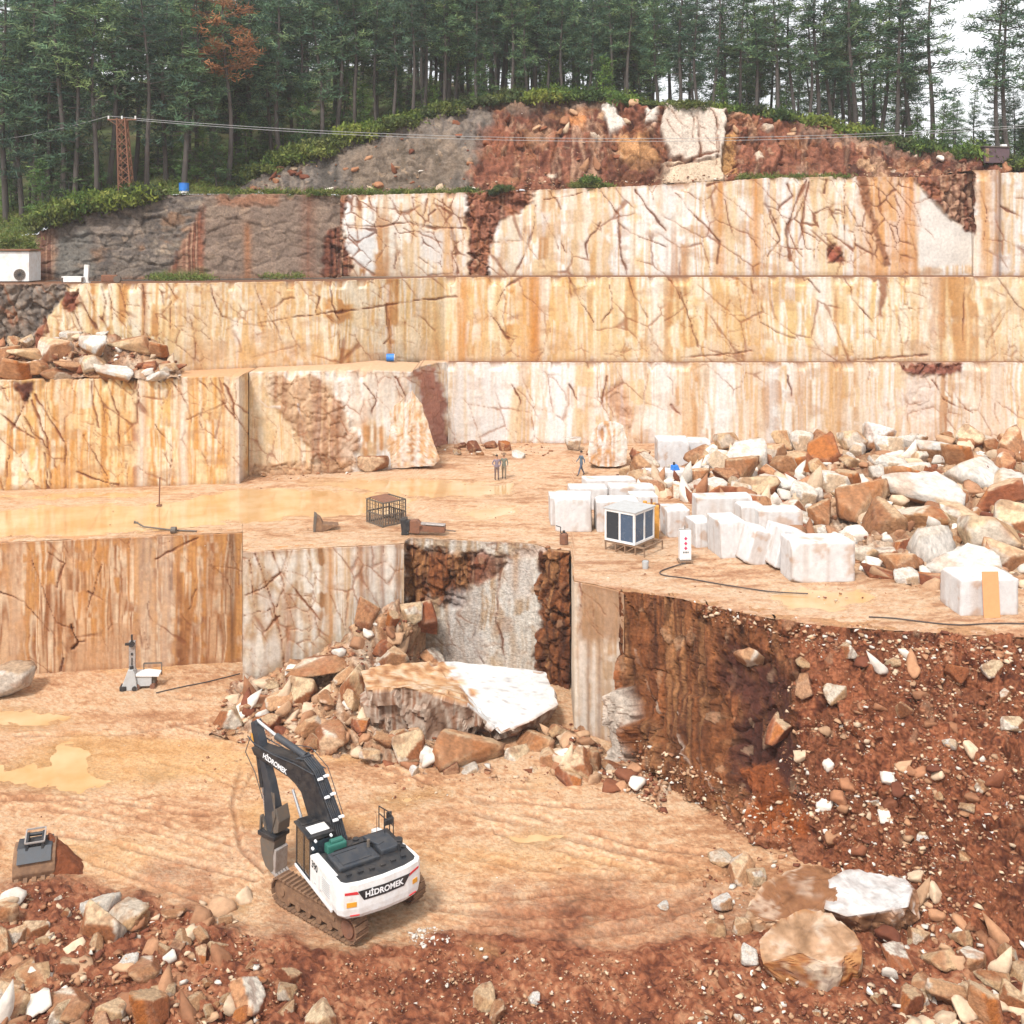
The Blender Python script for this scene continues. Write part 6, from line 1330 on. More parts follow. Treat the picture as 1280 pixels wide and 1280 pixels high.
# boom, arm and bucket, swung a little from the house
BA = math.radians(21)
def pl(off=0.0):
    ca, sa = math.cos(BA), math.sin(BA)
    return lambda u, v, w: (.153+u*ca-(w+off)*sa, .254+u*sa+(w+off)*ca, v)
BW = .27
boom = MB().prism([(-.12,1.75),(.38,3.05),(1.0,4.05),(1.3,4.48),(1.85,4.76),(2.25,4.70),(4.40,4.62),(4.72,4.52),(4.54,4.28),(2.6,3.98),(2.25,3.84),(1.92,3.62),(1.42,2.6),(.62,1.75)], pl(), -BW, BW, .03).build('boom', M['black'], ex)
def pt(u, v, w): return Vector(pl()(u, v, w))
mb = MB(); mb.cyl(pt(1.95,4.86,.0), pt(3.55,5.18,.0), .13, 14); mb.box(pt(1.95,4.82,0), (.3,.35,.2)); mb.build('arm_cylinder', M['deck'], boom)
MB().cyl(pt(3.5,5.17,0), pt(4.66,5.50,0), .065, 12).build('cylinder_rod', M['chrome'], boom)
for s in (-.36, .36):
    MB().cyl(pt(1.0,1.55,s), pt(1.72,2.6,s), .12, 12).build('lift_cylinder', M['deck'], boom)
    MB().cyl(pt(1.72,2.6,s), pt(2.26,3.66,s), .06, 12).build('cylinder_rod', M['chrome'], boom)
mb = MB()
for k, w in enumerate((-.2, -.12, -.04, .05, .13, .21)):
    mb.tube([pt(-.15+.03*k,2.0,w), pt(.34,3.12,w), pt(.95,4.12,w), pt(1.26,4.56,w), pt(1.8,4.86,w), pt(2.2,4.80,w*1.2)], .026, 6)
for w in (-.3, .3): mb.tube([pt(1.2,4.5,w), pt(2.2,4.60,w), pt(3.4,4.62,w), pt(4.5,4.75,w), pt(4.95,4.9,w*.8)], .024, 6)
mb.tube([pt(.2,3.0,-.27), pt(1.1,4.55,-.34), pt(2.0,5.05,-.33), pt(3.0,4.9,-.3)], .016, 5); mb.build('hose', M['deck'], boom)
mb = MB()
for u, v in ((.28,2.98),(.72,3.68),(1.08,4.24)):
    for w in (-.16, .14): mb.box(pt(u-.05, v+.08, w), (.12,.2,.05))
mb.build('hose_clamp', M['whiteprint'], boom)
d2 = (Vector((pl()(4.2,4.33,0)))-Vector(pl()(2.5,3.98,0))).normalized()
up = Vector((0,0,1)); nrm = Vector((math.cos(BA+math.pi/2), math.sin(BA+math.pi/2), 0)); xa = -d2; ya = nrm.cross(xa)
Rm = Matrix((xa, ya, nrm)).transposed().to_4x4()
text_obj('lettering', 'HİDROMEK', .27, M['whiteprint'], boom, Matrix.Translation(pt(3.35,4.28,BW+.008)) @ Rm, .95, .006)
arm = MB().prism([(4.86,5.42),(4.62,5.55),(4.30,4.85),(4.10,4.2),(3.72,3.4),(3.42,2.5),(3.40,1.55),(3.80,1.35),(4.05,1.95),(4.12,3.2),(4.36,4.1),(4.74,4.7)], pl(), -.17, .17, .03).build('arm', M['deck'], ex)
mb = MB(); mb.cyl(pt(4.62,4.3,0), pt(4.36,3.0,0), .10, 12); mb.build('bucket_cylinder', M['black'], arm); MB().cyl(pt(4.36,3.0,0), pt(4.16,2.0,0), .05, 10).build('cylinder_rod', M['chrome'], arm)
mb = MB(); mb.bar(pt(4.18,2.05,.17), pt(3.9,1.5,.17), .09); mb.bar(pt(4.18,2.05,-.17), pt(3.9,1.5,-.17), .09); mb.bar(pt(4.16,2.02,.22), pt(4.2,1.4,.22), .09); mb.bar(pt(4.16,2.02,-.22), pt(4.2,1.4,-.22), .09); mb.build('linkage', M['iron'], arm)
mb = MB(); mb.prism([(3.25,2.6),(3.1,2.1),(3.15,1.7),(3.4,1.6),(3.5,2.4)], pl(), -.30, .30, .03)
for k in range(4): mb.tube([pt(3.45+.05*k,3.1,.22), pt(3.25,2.3,.34), pt(3.5,1.6,.3)], .02, 5)
mb.tube([pt(4.82,4.9,.2), pt(5.0,4.3,.3), pt(4.5,3.6,.25), pt(4.1,2.7,.22)], .022, 5); mb.build('hose', M['iron'], arm)
MB().prism([(4.80,5.05),(4.70,5.05),(4.62,4.75),(4.72,4.75)], pl(), .205, .215).build('warning_label', M['yellow'], arm)
bk = MB(); prof = [(3.2,1.38),(4.3,1.38),(4.45,1.15),(4.35,.62),(4.02,.22),(3.5,.05),(3.32,.25),(3.36,.8)]
bk.prism([(3.30+(u-3.2)*.68, v) for u, v in prof], pl(), -.31, .31, .03); bucket = bk.build('bucket', M['iron'], ex)
mb = MB()
mb.prism([(3.34,1.02),(3.24,.98),(3.30,.10),(3.46,.02),(3.40,.8)], pl(), -.30, .30, .01); mb.build('wear_plate', M['worn'], bucket)
mb = MB()
for k in range(5): mb.prism([(3.55,.12),(3.30,.12),(3.10,-.02),(3.3,-.02)], pl((k-2)*.135), -.045, .045, .01)
mb.build('tooth', M['worn'], bucket)
mb = MB(); mb.box(pt(3.72,1.45,0), (.95,.80,.16), Matrix.Rotation(BA,3,'Z'), .03); mb.build('quick_hitch', M['black'], bucket)

# ---------------------------------------------------------------- loose bucket on the pit floor
q = G(45, 1088); lb = thing('excavator_bucket', (q[0], q[1], 0), math.radians(18), 'loose muddy excavator bucket lying on the pit floor at lower left', 'bucket')
mb = MB(); pr = [(-.75,.05),(.35,-.02),(.62,.35),(.55,.85),(.2,1.12),(-.35,1.10),(-.72,.75),(-.85,.35)]
mb.prism(pr, YZ, -.75, .75, .05); mb.build('shell', M['mudiron'], lb)
mb = MB(); mb.prism([(-.45,1.09),(.25,1.13),(.30,1.16),(-.45,1.14)], YZ, -.62, .62, .01); mb.prism([(-.78,.72),(-.40,1.12),(-.44,1.15),(-.84,.75)], YZ, -.6, .6, .01); mb.build('top_plate', M['deck'], lb)
mb = MB()
for x in (-.28, .28): mb.prism([(-.55,.95),(.25,1.1),(.28,1.38),(.05,1.48),(-.45,1.36)], YZ, x-.05, x+.05, .015)
mb.cyl((-.36,.1,1.36), (.36,.1,1.36), .07, 12); mb.cyl((-.36,-.38,1.24), (.36,-.38,1.24), .07, 12); mb.build('hitch_ear', M['black'], lb)
mb = MB()
for x in (-.34,.34): mb.bar((x,-.5,1.34), (x,.2,1.52), .05)
mb.bar((-.34,.2,1.52), (.34,.2,1.52), .05); mb.bar((-.34,-.5,1.34), (.34,-.5,1.34), .05); mb.build('hitch_rim', M['worn'], lb)
mb = MB()
for k in range(5): mb.prism([(-.72,.10),(-.72,.24),(-1.0,.14),(-1.0,.08)], YZ, -.68+k*.31, -.52+k*.31, .01)
mb.build('tooth', M['mudiron'], lb)
p_, t_, c_ = rock_arrays(777, 'soilstone', sub=4, dims=(1.0,.75,.62), cuts=5, rough=.14, cutmin=.7); me = mesh_arrays('soil_heap', p_, None, t_); set_col(me, np.array([A(150,86,54)]*len(p_))*(.8+.4*fbm(p_[:,0]*5,p_[:,1]*5,p_[:,2]*5,3,3))[:,None]); me.materials.append(M['stone'])
o = link('soil_heap', me); o.location = (q[0]+.95, q[1]+.1, .1); o.rotation_euler = (0,.35,.2); tag(o, 'small heap of red soil spilling beside the loose bucket', 'soil heap')

# ---------------------------------------------------------------- tools and machines
def at1(px, py): return G(px, py, L1)
# wire cage
q = at1(481, 657); t = thing('wire_cage', (q[0], q[1]+.7, L1), math.radians(42), 'dark wire mesh cage with a flat top, on the muddy working floor', 'cage')
mb = MB(); s = .82; hh = 1.42
for x in (-s, s):
    for y in (-s, s): mb.bar((x,y,0), (x,y,hh), .07)
for z in (.06, .68, hh):
    for a, b in (((-s,-s),(s,-s)),((s,-s),(s,s)),((s,s),(-s,s)),((-s,s),(-s,-s))): mb.bar((a[0],a[1],z), (b[0],b[1],z), .07)
mb.build('frame', M['iron'], t)
mb = MB()
for k in range(1, 8):
    u = -s+2*s*k/8
    for z0, z1 in ((.06, hh),): mb.bar((u,-s,z0), (u,-s,z1), .025); mb.bar((u,s,z0), (u,s,z1), .025); mb.bar((-s,u,z0), (-s,u,z1), .025); mb.bar((s,u,z0), (s,u,z1), .025)
    mb.bar((u,-s,.1), (u,-s,.66), .06); mb.bar((s,u,.1), (s,u,.66), .06); mb.bar((-s,u,.1), (-s,u,.66), .06)
for z in (.3, .95, 1.2):
    mb.bar((-s,-s,z), (s,-s,z), .02); mb.bar((s,-s,z), (s,s,z), .02); mb.bar((-s,-s,z), (-s,s,z), .02)
mb.build('mesh', M['iron'], t); mb = MB(); mb.box((-.1,0,hh+.04), (1.2,1.5,.03), Matrix.Rotation(.06,3,'X')); mb.build('lid', M['rust'], t)
# drill lying on its side
q = at1(528, 670); t = thing('drilling_machine', (q[0], q[1]+.3, L1), math.radians(-4), 'rusty drilling machine lying flat near the edge of the working floor', 'machine')
mb = MB(); mb.box((-1.05,0,.48), (.34,.62,.92), Matrix.Rotation(-.1,3,'Y'), .05); mb.box((-.85,-.1,.55), (.25,.4,.6), None, .04); mb.cyl((-1.2,-.2,.1), (-.8,-.2,.1), .1); mb.build('head', M['black'], t)
mb = MB(); mb.prism([(-.75,.15),(-.2,.1),(.1,.5),(-.3,.85),(-.75,.8)], XZ, -.25, .25, .03); mb.build('motor', M['rust'], t)
mb = MB(); mb.box((.55,0,.38), (1.5,.5,.36), Matrix.Rotation(.04,3,'Y'), .03); mb.build('beam', M['rust'], t); mb = MB(); mb.box((.6,-.02,.62), (1.4,.42,.06), Matrix.Rotation(.04,3,'Y')); mb.cyl((.2,-.25,.66), (1.25,-.25,.6), .05); mb.build('rail', M['worn'], t); MB().cyl((1.2,0,.3), (1.9,.0,.22), .035, 8).build('rod', M['iron'], t)
# small bucket / scoop
q = at1(406, 664); t = thing('scoop', (q[0], q[1]+.3, L1), .2, 'small dark metal scoop lying alone on the working floor', 'scoop')
mb = MB(); mb.prism([(-.65,0),(-.1,0),(.75,.32),(.3,.38),(-.15,.42),(-.3,.75),(-.62,.95)], XZ, -.4, .4, .04); mb.build('shell', M['mudiron'], t); MB().prism([(-.72,0),(-.6,.02),(-.5,.92),(-.66,1.0)], XZ, -.43, .43, .02).build('rim', M['iron'], t)
# drill rod with a hose on the floor's edge
q = at1(168, 658); q2 = at1(246, 665)
mb = MB(); mb.tube([Vector(q)+Vector((0,0,.3)), Vector(at1(180,661))+Vector((0,0,.12)), Vector(at1(200,662))+Vector((0,0,.06)), Vector(at1(217,664))+Vector((0,0,.06)), Vector(q2)+Vector((0,0,.05))], .05, 8); mb.cyl(Vector(at1(217,666))+Vector((-.14,0,.16)), Vector(at1(217,666))+Vector((.14,0,.16)), .2, 12); mb.box(Vector(at1(170,658))+Vector((0,0,.22)), (.25,.1,.1)); o = mb.build('drill_rod', M['iron']); tag(o, 'thin dark drill rod with a coupling lying near the left floor edge', 'drill rod')
q = at1(199, 632); mb = MB(); mb.cyl((q[0],q[1],L1-.1), (q[0]+.04,q[1],L1+1.8), .045, 8); mb.box((q[0],q[1],L1+.03), (.3,.3,.06)); tag(mb.build('marker_pole', M['rust']), 'thin rusty pole standing in the muddy water', 'pole')
# rock drill tower and its power pack at the foot of the left wall
q = G(162, 864, 0); t = thing('drill_rig', (q[0], q[1]+.35, 0), .12, 'pale narrow drill rig with an upright mast at the foot of the left wall', 'drill rig')
mb = MB(); mb.prism([(-.55,.0),(.35,.0),(.22,.9),(.12,1.1),(-.15,1.1)], XZ, -.3, .3, .03); mb.build('base', M['grey'], t)
mb = MB(); mb.box((.02,0,1.75), (.34,.16,1.7), None, .02); mb.build('mast', M['worn'], t)
mb = MB(); mb.cyl((.02,-.1,2.55), (.02,-.1,2.95), .05); mb.cyl((.02,-.2,2.45), (.02,.1,2.45), .15, 16); mb.box((-.22,-.1,2.45), (.22,.12,.12)); mb.cyl((.0,-.1,1.1), (.0,-.1,1.25), .1); mb.box((.02,-.1,1.9), (.1,.05,.12)); mb.box((.02,-.1,1.5), (.05,.04,.4)); mb.build('drill_head', M['black'], t)
mb = MB(); mb.box((-.4,-.1,.12), (.35,.5,.25), None, .02); mb.cyl((-.4,-.4,.12), (-.4,.3,.12), .12); mb.cyl((.2,-.4,.12), (.2,.3,.12), .12); mb.build('wheel', M['black'], t)
q = G(180, 862, 0); t = thing('power_pack', (q[0], q[1]+.3, 0), .1, 'low power pack with a white cover, beside the drill rig', 'machine')
mb = MB(); mb.box((-.1,-.2,.45), (.9,.06,.6), None, .02); mb.build('side_panel', M['grey'], t); mb = MB(); mb.box((0,.15,.38), (1.0,.55,.55), None, .05); mb.build('housing', M['iron'], t); mb = MB(); mb.prism([(-.7,.72),(.75,.66),(.75,.74),(.1,.84),(-.7,.80)], XZ, -.3, .45, .02); mb.build('cover', M['white'], t)
mb = MB(); mb.bar((-.2,.4,.8), (-.2,.4,1.15), .05); mb.bar((.75,.4,.5), (.75,.4,1.15), .05); mb.bar((-.2,.4,1.15), (.75,.4,1.15), .07); mb.build('handle', M['iron'], t); mb = MB(); mb.cyl((-.4,-.3,.14), (-.4,.4,.14), .14); mb.cyl((.4,-.3,.14), (.4,.4,.14), .14); mb.build('wheel', M['rust'], t)
# glass cabin on its trestle
q = at1(784, 693); t = thing('control_cabin', (q[0]+.25, q[1]+1.1, L1), math.radians(-38), 'small glazed control cabin with white frames on a wooden trestle', 'cabin')
s, sy, z0, z1 = .90, .98, .55, 2.25
mb = MB()
for x in (-s, 0, s):
    for y in (-sy, sy): mb.bar((x,y,z0), (x,y,z1), .11)
for y in (0,):
    for x in (-s, s): mb.bar((x,y,z0), (x,y,z1), .11)
for z in (z0+.06, z1-.05):
    for a, b in (((-s,-sy),(s,-sy)),((s,-sy),(s,sy)),((s,sy),(-s,sy)),((-s,sy),(-s,-sy))): mb.bar((a[0],a[1],z), (b[0],b[1],z), .12)
mb.box((0,0,z0), (1.8,1.9,.06)); mb.build('frame', M['white'], t)
mb = MB(); mb.box((0,0,z1+.04), (2.05,2.15,.08), None, .02); mb.build('roof', M['grey'], t)
for c, d, m_ in (((-s/2,-sy,1.4),(s-.1,.03,1.55),'glass'),((s/2,-sy,1.4),(s-.1,.03,1.55),'blueglass'),((-s,-sy/2,1.4),(.03,sy-.1,1.55),'glass'),((-s,sy/2,1.4),(.03,sy-.1,1.55),'glass'),((s,-sy/2,1.4),(.03,sy-.1,1.55),'blueglass'),((s,sy/2,1.4),(.03,sy-.1,1.55),'blueglass'),((0,sy,1.4),(1.7,.03,1.55),'glass')): MB().box(c, d).build('pane', M[m_], t)
mb = MB(); mb.box((-.3,.2,.95), (.7,.6,.7), None, .03); mb.build('control_desk', M['grey'], t)
mb = MB()
for x in (-.95,-.3,.3,.95):
    for y in (-.95,.95): mb.bar((x,y,0), (x,y,.52), .07)
for y in (-.95,.95):
    mb.bar((-1.0,y,.48), (1.5,y,.48), .09)
    for x in (-.95,-.3,.3): mb.bar((x,y,.05), (x+.62,y,.45), .04)
for x in (-.95,.95): mb.bar((x,-.95,.48), (x,.95,.48), .09)
mb.bar((1.5,-.95,0), (1.5,-.95,.48), .06); mb.bar((1.5,.95,0), (1.5,.95,.48), .06); mb.bar((1.5,-.95,.48), (1.5,.95,.48), .07); mb.build('trestle', M['wood'], t)
# ochre machine behind it
q = at1(815, 678); t = thing('compressor', (q[0], q[1]+.6, L1), .1, 'ochre upright machine between the glass cabin and the white blocks', 'machine')
mb = MB(); mb.box((.1,0,1.05), (.62,.8,1.9), None, .08); mb.build('housing', M['yellow'], t); mb = MB(); mb.box((-.35,.1,1.4), (.4,.7,1.1), None, .1); mb.cyl((-.3,.1,1.9), (-.3,.1,2.15), .12); mb.build('tank', M['yellow'], t); mb = MB(); mb.cyl((.05,0,1.95), (.05,0,2.3), .06); mb.box((.35,-.1,1.9), (.3,.3,.25), None, .03); mb.build('pipe', M['rust'], t); mb = MB(); mb.box((.1,-.42,.7), (.45,.04,.7), None, .01); mb.build('door', M['yellow'], t)
# electric cabinet
q = at1(857, 704); t = thing('electric_cabinet', (q[0], q[1]+.25, L1), .06, 'narrow white electric cabinet with red signs, standing by a cable', 'cabinet')
mb = MB(); mb.box((0,0,.92), (.60,.42,1.55), None, .02); mb.build('case', M['white'], t); mb = MB(); mb.box((0,-.215,.90), (.52,.02,1.4), None, .006); mb.build('door', M['white'], t); mb = MB(); mb.box((0,0,.08), (.75,.6,.07)); mb.box((-.3,0,.04), (.08,.7,.08)); mb.box((.3,0,.04), (.08,.7,.08)); mb.build('stand', M['wood'], t)
mb = MB(); mb.bar((-.3,0,1.7), (.3,0,1.7), .05); mb.bar((0,0,1.7), (0,0,1.9), .04); mb.build('hook', M['iron'], t)
for z in (1.28, 1.02, .77): MB().prism([(-.09,z),(0,z-.10),(.09,z),(0,z+.11)], XZ, -.236, -.228).build('warning_sign', M['redtext'], t)
mb = MB()
for k in range(4): mb.box((-.12+.08*k,-.232,.56), (.05,.008,.09))
mb.build('lettering', M['blackprint'], t)
# canister, pail
q = at1(705, 681); t = thing('canister', (q[0], q[1]+.15, L1), .2, 'small red canister with a black handle, left of the white blocks', 'canister')
mb = MB(); mb.cyl((0,0,.02), (0,0,.55), .24, 16); mb.cyl((0,0,.55), (0,0,.62), .18, 16, .1); mb.build('body', M['rust'], t); mb = MB(); mb.cyl((0,0,.6), (0,0,.75), .07, 10); mb.tube([(-.2,0,.62),(-.18,0,.95),(-.45,0,1.05)], .03, 6); mb.box((0,0,.6), (.3,.1,.06)); mb.build('handle', M['black'], t)
q = at1(807, 712); t = thing('pail', (q[0], q[1]+.1, L1), 0, 'grey pail on the floor in front of the glass cabin', 'pail')
mb = MB(); mb.cyl((0,0,0), (0,0,.40), .14, 14, .18); mb.build('body', M['grey'], t); mb = MB(); mb.tube([(-.18,0,.38),(-.12,-.12,.5),(.12,-.12,.5),(.18,0,.38)], .012, 5); mb.build('handle', M['iron'], t)
# orange board leaning on the right block
q = at1(1239, 772); mb = MB(); mb.box((0,0,0), (.74,.06,2.02), None, .01); o = mb.build('board', M['orange']); o.location = (q[0], q[1]+.02, L1+1.02); o.rotation_euler = (-.10, 0, .04); tag(o, 'plain orange-tan board standing against the white block at right', 'board')
# blue tool on the blocks behind
q = P(845, 594, 74); t = thing('blue_tool', (q[0], 74, q[2]-.25), .3, 'bright blue pump set on the back row of white blocks', 'pump')
mb = MB(); mb.prism([(-.22,0),(.25,0),(.3,.45),(.05,1.0),(-.3,.95),(-.35,.5)], XZ, -.22, .22, .05); mb.build('body', M['blue'], t); mb = MB(); mb.cyl((-.15,0,.9), (-.15,0,1.15), .08); mb.box((0,0,.03), (.6,.5,.06)); mb.cyl((.1,-.25,.3), (.1,.25,.3), .14, 12); mb.build('motor', M['black'], t)
# cables on the floors
def floor_cable(pts, z, label, rad=.03):
    P_ = [Vector(G(a, b, z+.05)) for a, b in pts]; D = []
    for i in range(len(P_)-1):
        p0, p1, p2, p3 = P_[max(i-1,0)], P_[i], P_[i+1], P_[min(i+2,len(P_)-1)]
        for k in range(6):
            t = k/6; D.append(.5*((2*p1)+(p2-p0)*t+(2*p0-5*p1+4*p2-p3)*t*t+(3*p1-p0-3*p2+p3)*t*t*t))
    D.append(P_[-1]); tag(MB().tube(D, rad, 6).build('cable', M['cable']), label, 'cable')
floor_cable([(857,704),(845,707),(826,714),(830,719),(860,723),(900,730),(960,739),(1010,742)], L1, 'dark cable looping over the floor from the electric cabinet')
floor_cable([(1086,771),(1120,773),(1160,778),(1200,781),(1250,779),(1330,781)], L1, 'dark cable lying along the right edge of the working floor')
floor_cable([(195,866),(230,858),(260,852),(300,842)], 0, 'thin cable on the pit floor running right from the drill rig')
# pallet, barrel and odds along the benches
q = Pz(1145, 91.6, L2(1145)); t = thing('white_barrel', (q[0], q[1], q[2]), 0, 'small white barrel on the ledge of the second bench, right', 'barrel')
mb = MB(); mb.cyl((0,0,0), (0,0,.95), .30, 18); mb.cyl((0,0,.95), (0,0,1.0), .27, 18); mb.build('body', M['white'], t); mb = MB(); mb.cyl((0,0,.3), (0,0,.35), .32, 18); mb.cyl((0,0,.65), (0,0,.7), .32, 18); mb.build('hoop', M['grey'], t)
q = Pz(1172, 91.8, L2(1172)); t = thing('wire_saw', (q[0], q[1], q[2]), 0, 'small dark wire saw frame on the ledge beside the white barrel', 'machine')
mb = MB(); mb.box((-.3,0,.2), (1.4,.4,.2), None, .03); mb.build('base', M['rust'], t); mb = MB(); mb.bar((-.6,0,.3), (.1,0,1.3), .06); mb.bar((.5,0,.3), (.1,0,1.3), .06); mb.bar((.1,0,.3), (.1,0,1.5), .06); mb.build('frame', M['iron'], t); mb = MB(); mb.cyl((.1,-.08,1.0), (.1,.08,1.0), .35, 18); mb.build('wheel', M['iron'], t)
q = Pz(488, 85.3, 14.72); t = thing('blue_drum', (q[0], q[1], q[2]), 0, 'small blue drum on the ledge at the foot of the second bench', 'drum')
mb = MB(); mb.cyl((-.3,0,.3), (.3,0,.3), .3, 18); mb.build('body', M['blue'], t); mb = MB(); mb.cyl((.3,0,.3), (.34,0,.3), .25, 16); mb.build('lid', M['white'], t)
q = P(230, 244, 93.8); t = thing('blue_barrel', (q[0], q[1], EZ(230)), 0, 'blue barrel with a white lower band, standing on the grey rock edge', 'barrel')
mb = MB(); mb.cyl((0,0,.2), (0,0,.85), .42, 20); mb.build('body', M['blue'], t); mb = MB(); mb.cyl((0,0,0), (0,0,.2), .40, 20); mb.build('base', M['white'], t); mb = MB(); mb.cyl((0,0,.85), (0,0,.90), .44, 20); mb.build('rim', M['blue'], t)
# white cabin on the left bench
q = Pz(6, 79.5, L3); t = thing('site_cabin', (q[0], q[1]+1.2, L3), math.radians(4), 'white site cabin with a round dark fan, at the left edge', 'cabin')
mb = MB(); mb.box((0,0,1.15), (3.3,2.4,2.2), None, .03); mb.build('wall', M['white'], t); mb = MB(); mb.box((0,0,2.36), (3.6,2.7,.12), None, .02); mb.build('roof', M['rust'], t)
f_ = MB(); f_.cyl((.98,-1.20,.55), (.98,-1.25,.55), .42, 26); fo = f_.build('fan', M['iron'], t); mb = MB()
for k in range(6): mb.box((.98,-1.262,.55), (.72,.01,.03), Matrix.Rotation(k*math.pi/6,3,'Y'))
mb.build('grille', M['black'], fo); mb = MB(); mb.box((-1.25,-1.21,1.1), (.12,.04,1.9)); mb.build('door_frame', M['black'], t)
q = Pz(108, 78.6, L3); mb = MB(); mb.box((q[0],q[1],L3+.62), (.32,.2,1.35), Matrix.Rotation(.05,3,'Y'), .02); mb.box((q[0],q[1],L3+.03), (.5,.4,.08)); tag(mb.build('marker_post', M['white']), 'short white post standing on the left bench', 'post')
q = Pz(92, 78.4, L3); t = thing('work_table', (q[0], q[1], L3), 0, 'low table with a white top, left of the white post', 'table')
mb = MB(); mb.box((0,0,.42), (1.5,.7,.08), None, .01); mb.box((.05,-.36,.22), (1.3,.03,.3)); mb.build('table_top', M['white'], t)
for x in (-.7,.7): mb = MB(); mb.bar((x,-.3,0), (x,-.3,.4), .06); mb.bar((x,.3,0), (x,.3,.4), .06); mb.build('leg', M['iron'], t)
q = Pz(137, 78.7, L3); t = thing('scrap_machine', (q[0], q[1], L3), .2, 'small rusty engine block on the left bench, right of the white post', 'machine')
mb = MB(); mb.box((0,0,.32), (1.1,.6,.5), None, .08); mb.build('engine', M['rust'], t); mb = MB(); mb.cyl((-.3,0,.5), (-.3,0,.85), .12); mb.cyl((.3,-.1,.5), (.35,-.1,.8), .15); mb.cyl((.55,-.35,.25), (.55,.35,.25), .25, 14); mb.build('cylinder', M['iron'], t)
# dark hut among the trees, right
q = P(1247, 205, 97.6); t = thing('storage_hut', (q[0], q[1]+1.0, EZ(1247)), .05, 'low dark purple-brown storage hut among the trees, far right', 'hut')
mb = MB(); mb.box((0,0,.75), (2.3,1.6,1.45), None, .03); mb.build('wall', paint('dark_boards', (.09,.055,.065,1), .8, (.14,.09,.09,1), .6), t); mb = MB(); mb.box((0,0,1.5), (2.5,1.8,.08), Matrix.Rotation(.03,3,'Y')); mb.build('roof', M['iron'], t); mb = MB(); mb.box((.75,-.5,1.62), (.5,.4,.22), None, .06); mb.build('roof_vent', M['white'], t); mb = MB(); mb.box((-.9,-.81,.75), (.3,.04,1.2)); mb.build('door', M['wood'], t)
# lattice pylon and its wires
q = P(159, 240, EY(159)+.4); t = thing('pylon', (q[0], q[1], hill_z(159, q[1])-.1), 0, 'rusty lattice pylon on the grey rock edge, upper left', 'pylon')
hP = 7.3; w0, w1 = .52, .34
def leg(z, sx, sy): k = w0+(w1-w0)*z/hP; return Vector((sx*k-.06*z, sy*k, z))
for sx, sy in ((-1,-1),(1,-1),(1,1),(-1,1)): MB().bar(leg(0,sx,sy), leg(hP,sx,sy), .10).build('leg', M['rust'], t)
mb = MB(); nz = 9
for k in range(nz):
    za, zb = hP*k/nz, hP*(k+1)/nz
    for (a, b) in (((-1,-1),(1,-1)),((1,-1),(1,1)),((1,1),(-1,1)),((-1,1),(-1,-1))):
        mb.bar(leg(za,*a), leg(zb,*b), .06); mb.bar(leg(za,*b), leg(zb,*a), .06)
mb.build('lattice', M['rust'], t)
mb = MB(); mb.bar((-1.7,0,hP-.1), (.8,0,hP-.1), .10); mb.bar((-1.6,0,hP-.1), (-.4,0,hP-.9), .05); mb.build('crossarm', M['rust'], t)
for x in (-1.6,-.45,.7): MB().cyl((x,0,hP-.05), (x,0,hP+.22), .07, 10).build('insulator', M['white'], t)
base = Vector((q[0], q[1], hill_z(159, q[1])-.1))
def wire(p, q_, sag, label):
    D = [Vector(p).lerp(Vector(q_), k/28)-Vector((0,0,sag*4*(k/28)*(1-k/28))) for k in range(29)]
    tag(MB().tube(D, .022, 5).build('power_cable', M['wire']), label, 'power cable')
for x, zr, lab in ((-1.6,0,'upper pale power cable running right from the pylon in front of the wood'),(.7,-.35,'lower pale power cable running right from the pylon in front of the wood')):
    wire(base+Vector((x,0,hP+.2+zr)), Vector(P(1420, 146-zr*6, 93)), 1.9, lab)
wire(base+Vector((-1.6,0,hP+.2)), Vector(P(-120, 185, 97)), .6, 'short power cable running left from the pylon into the wood')

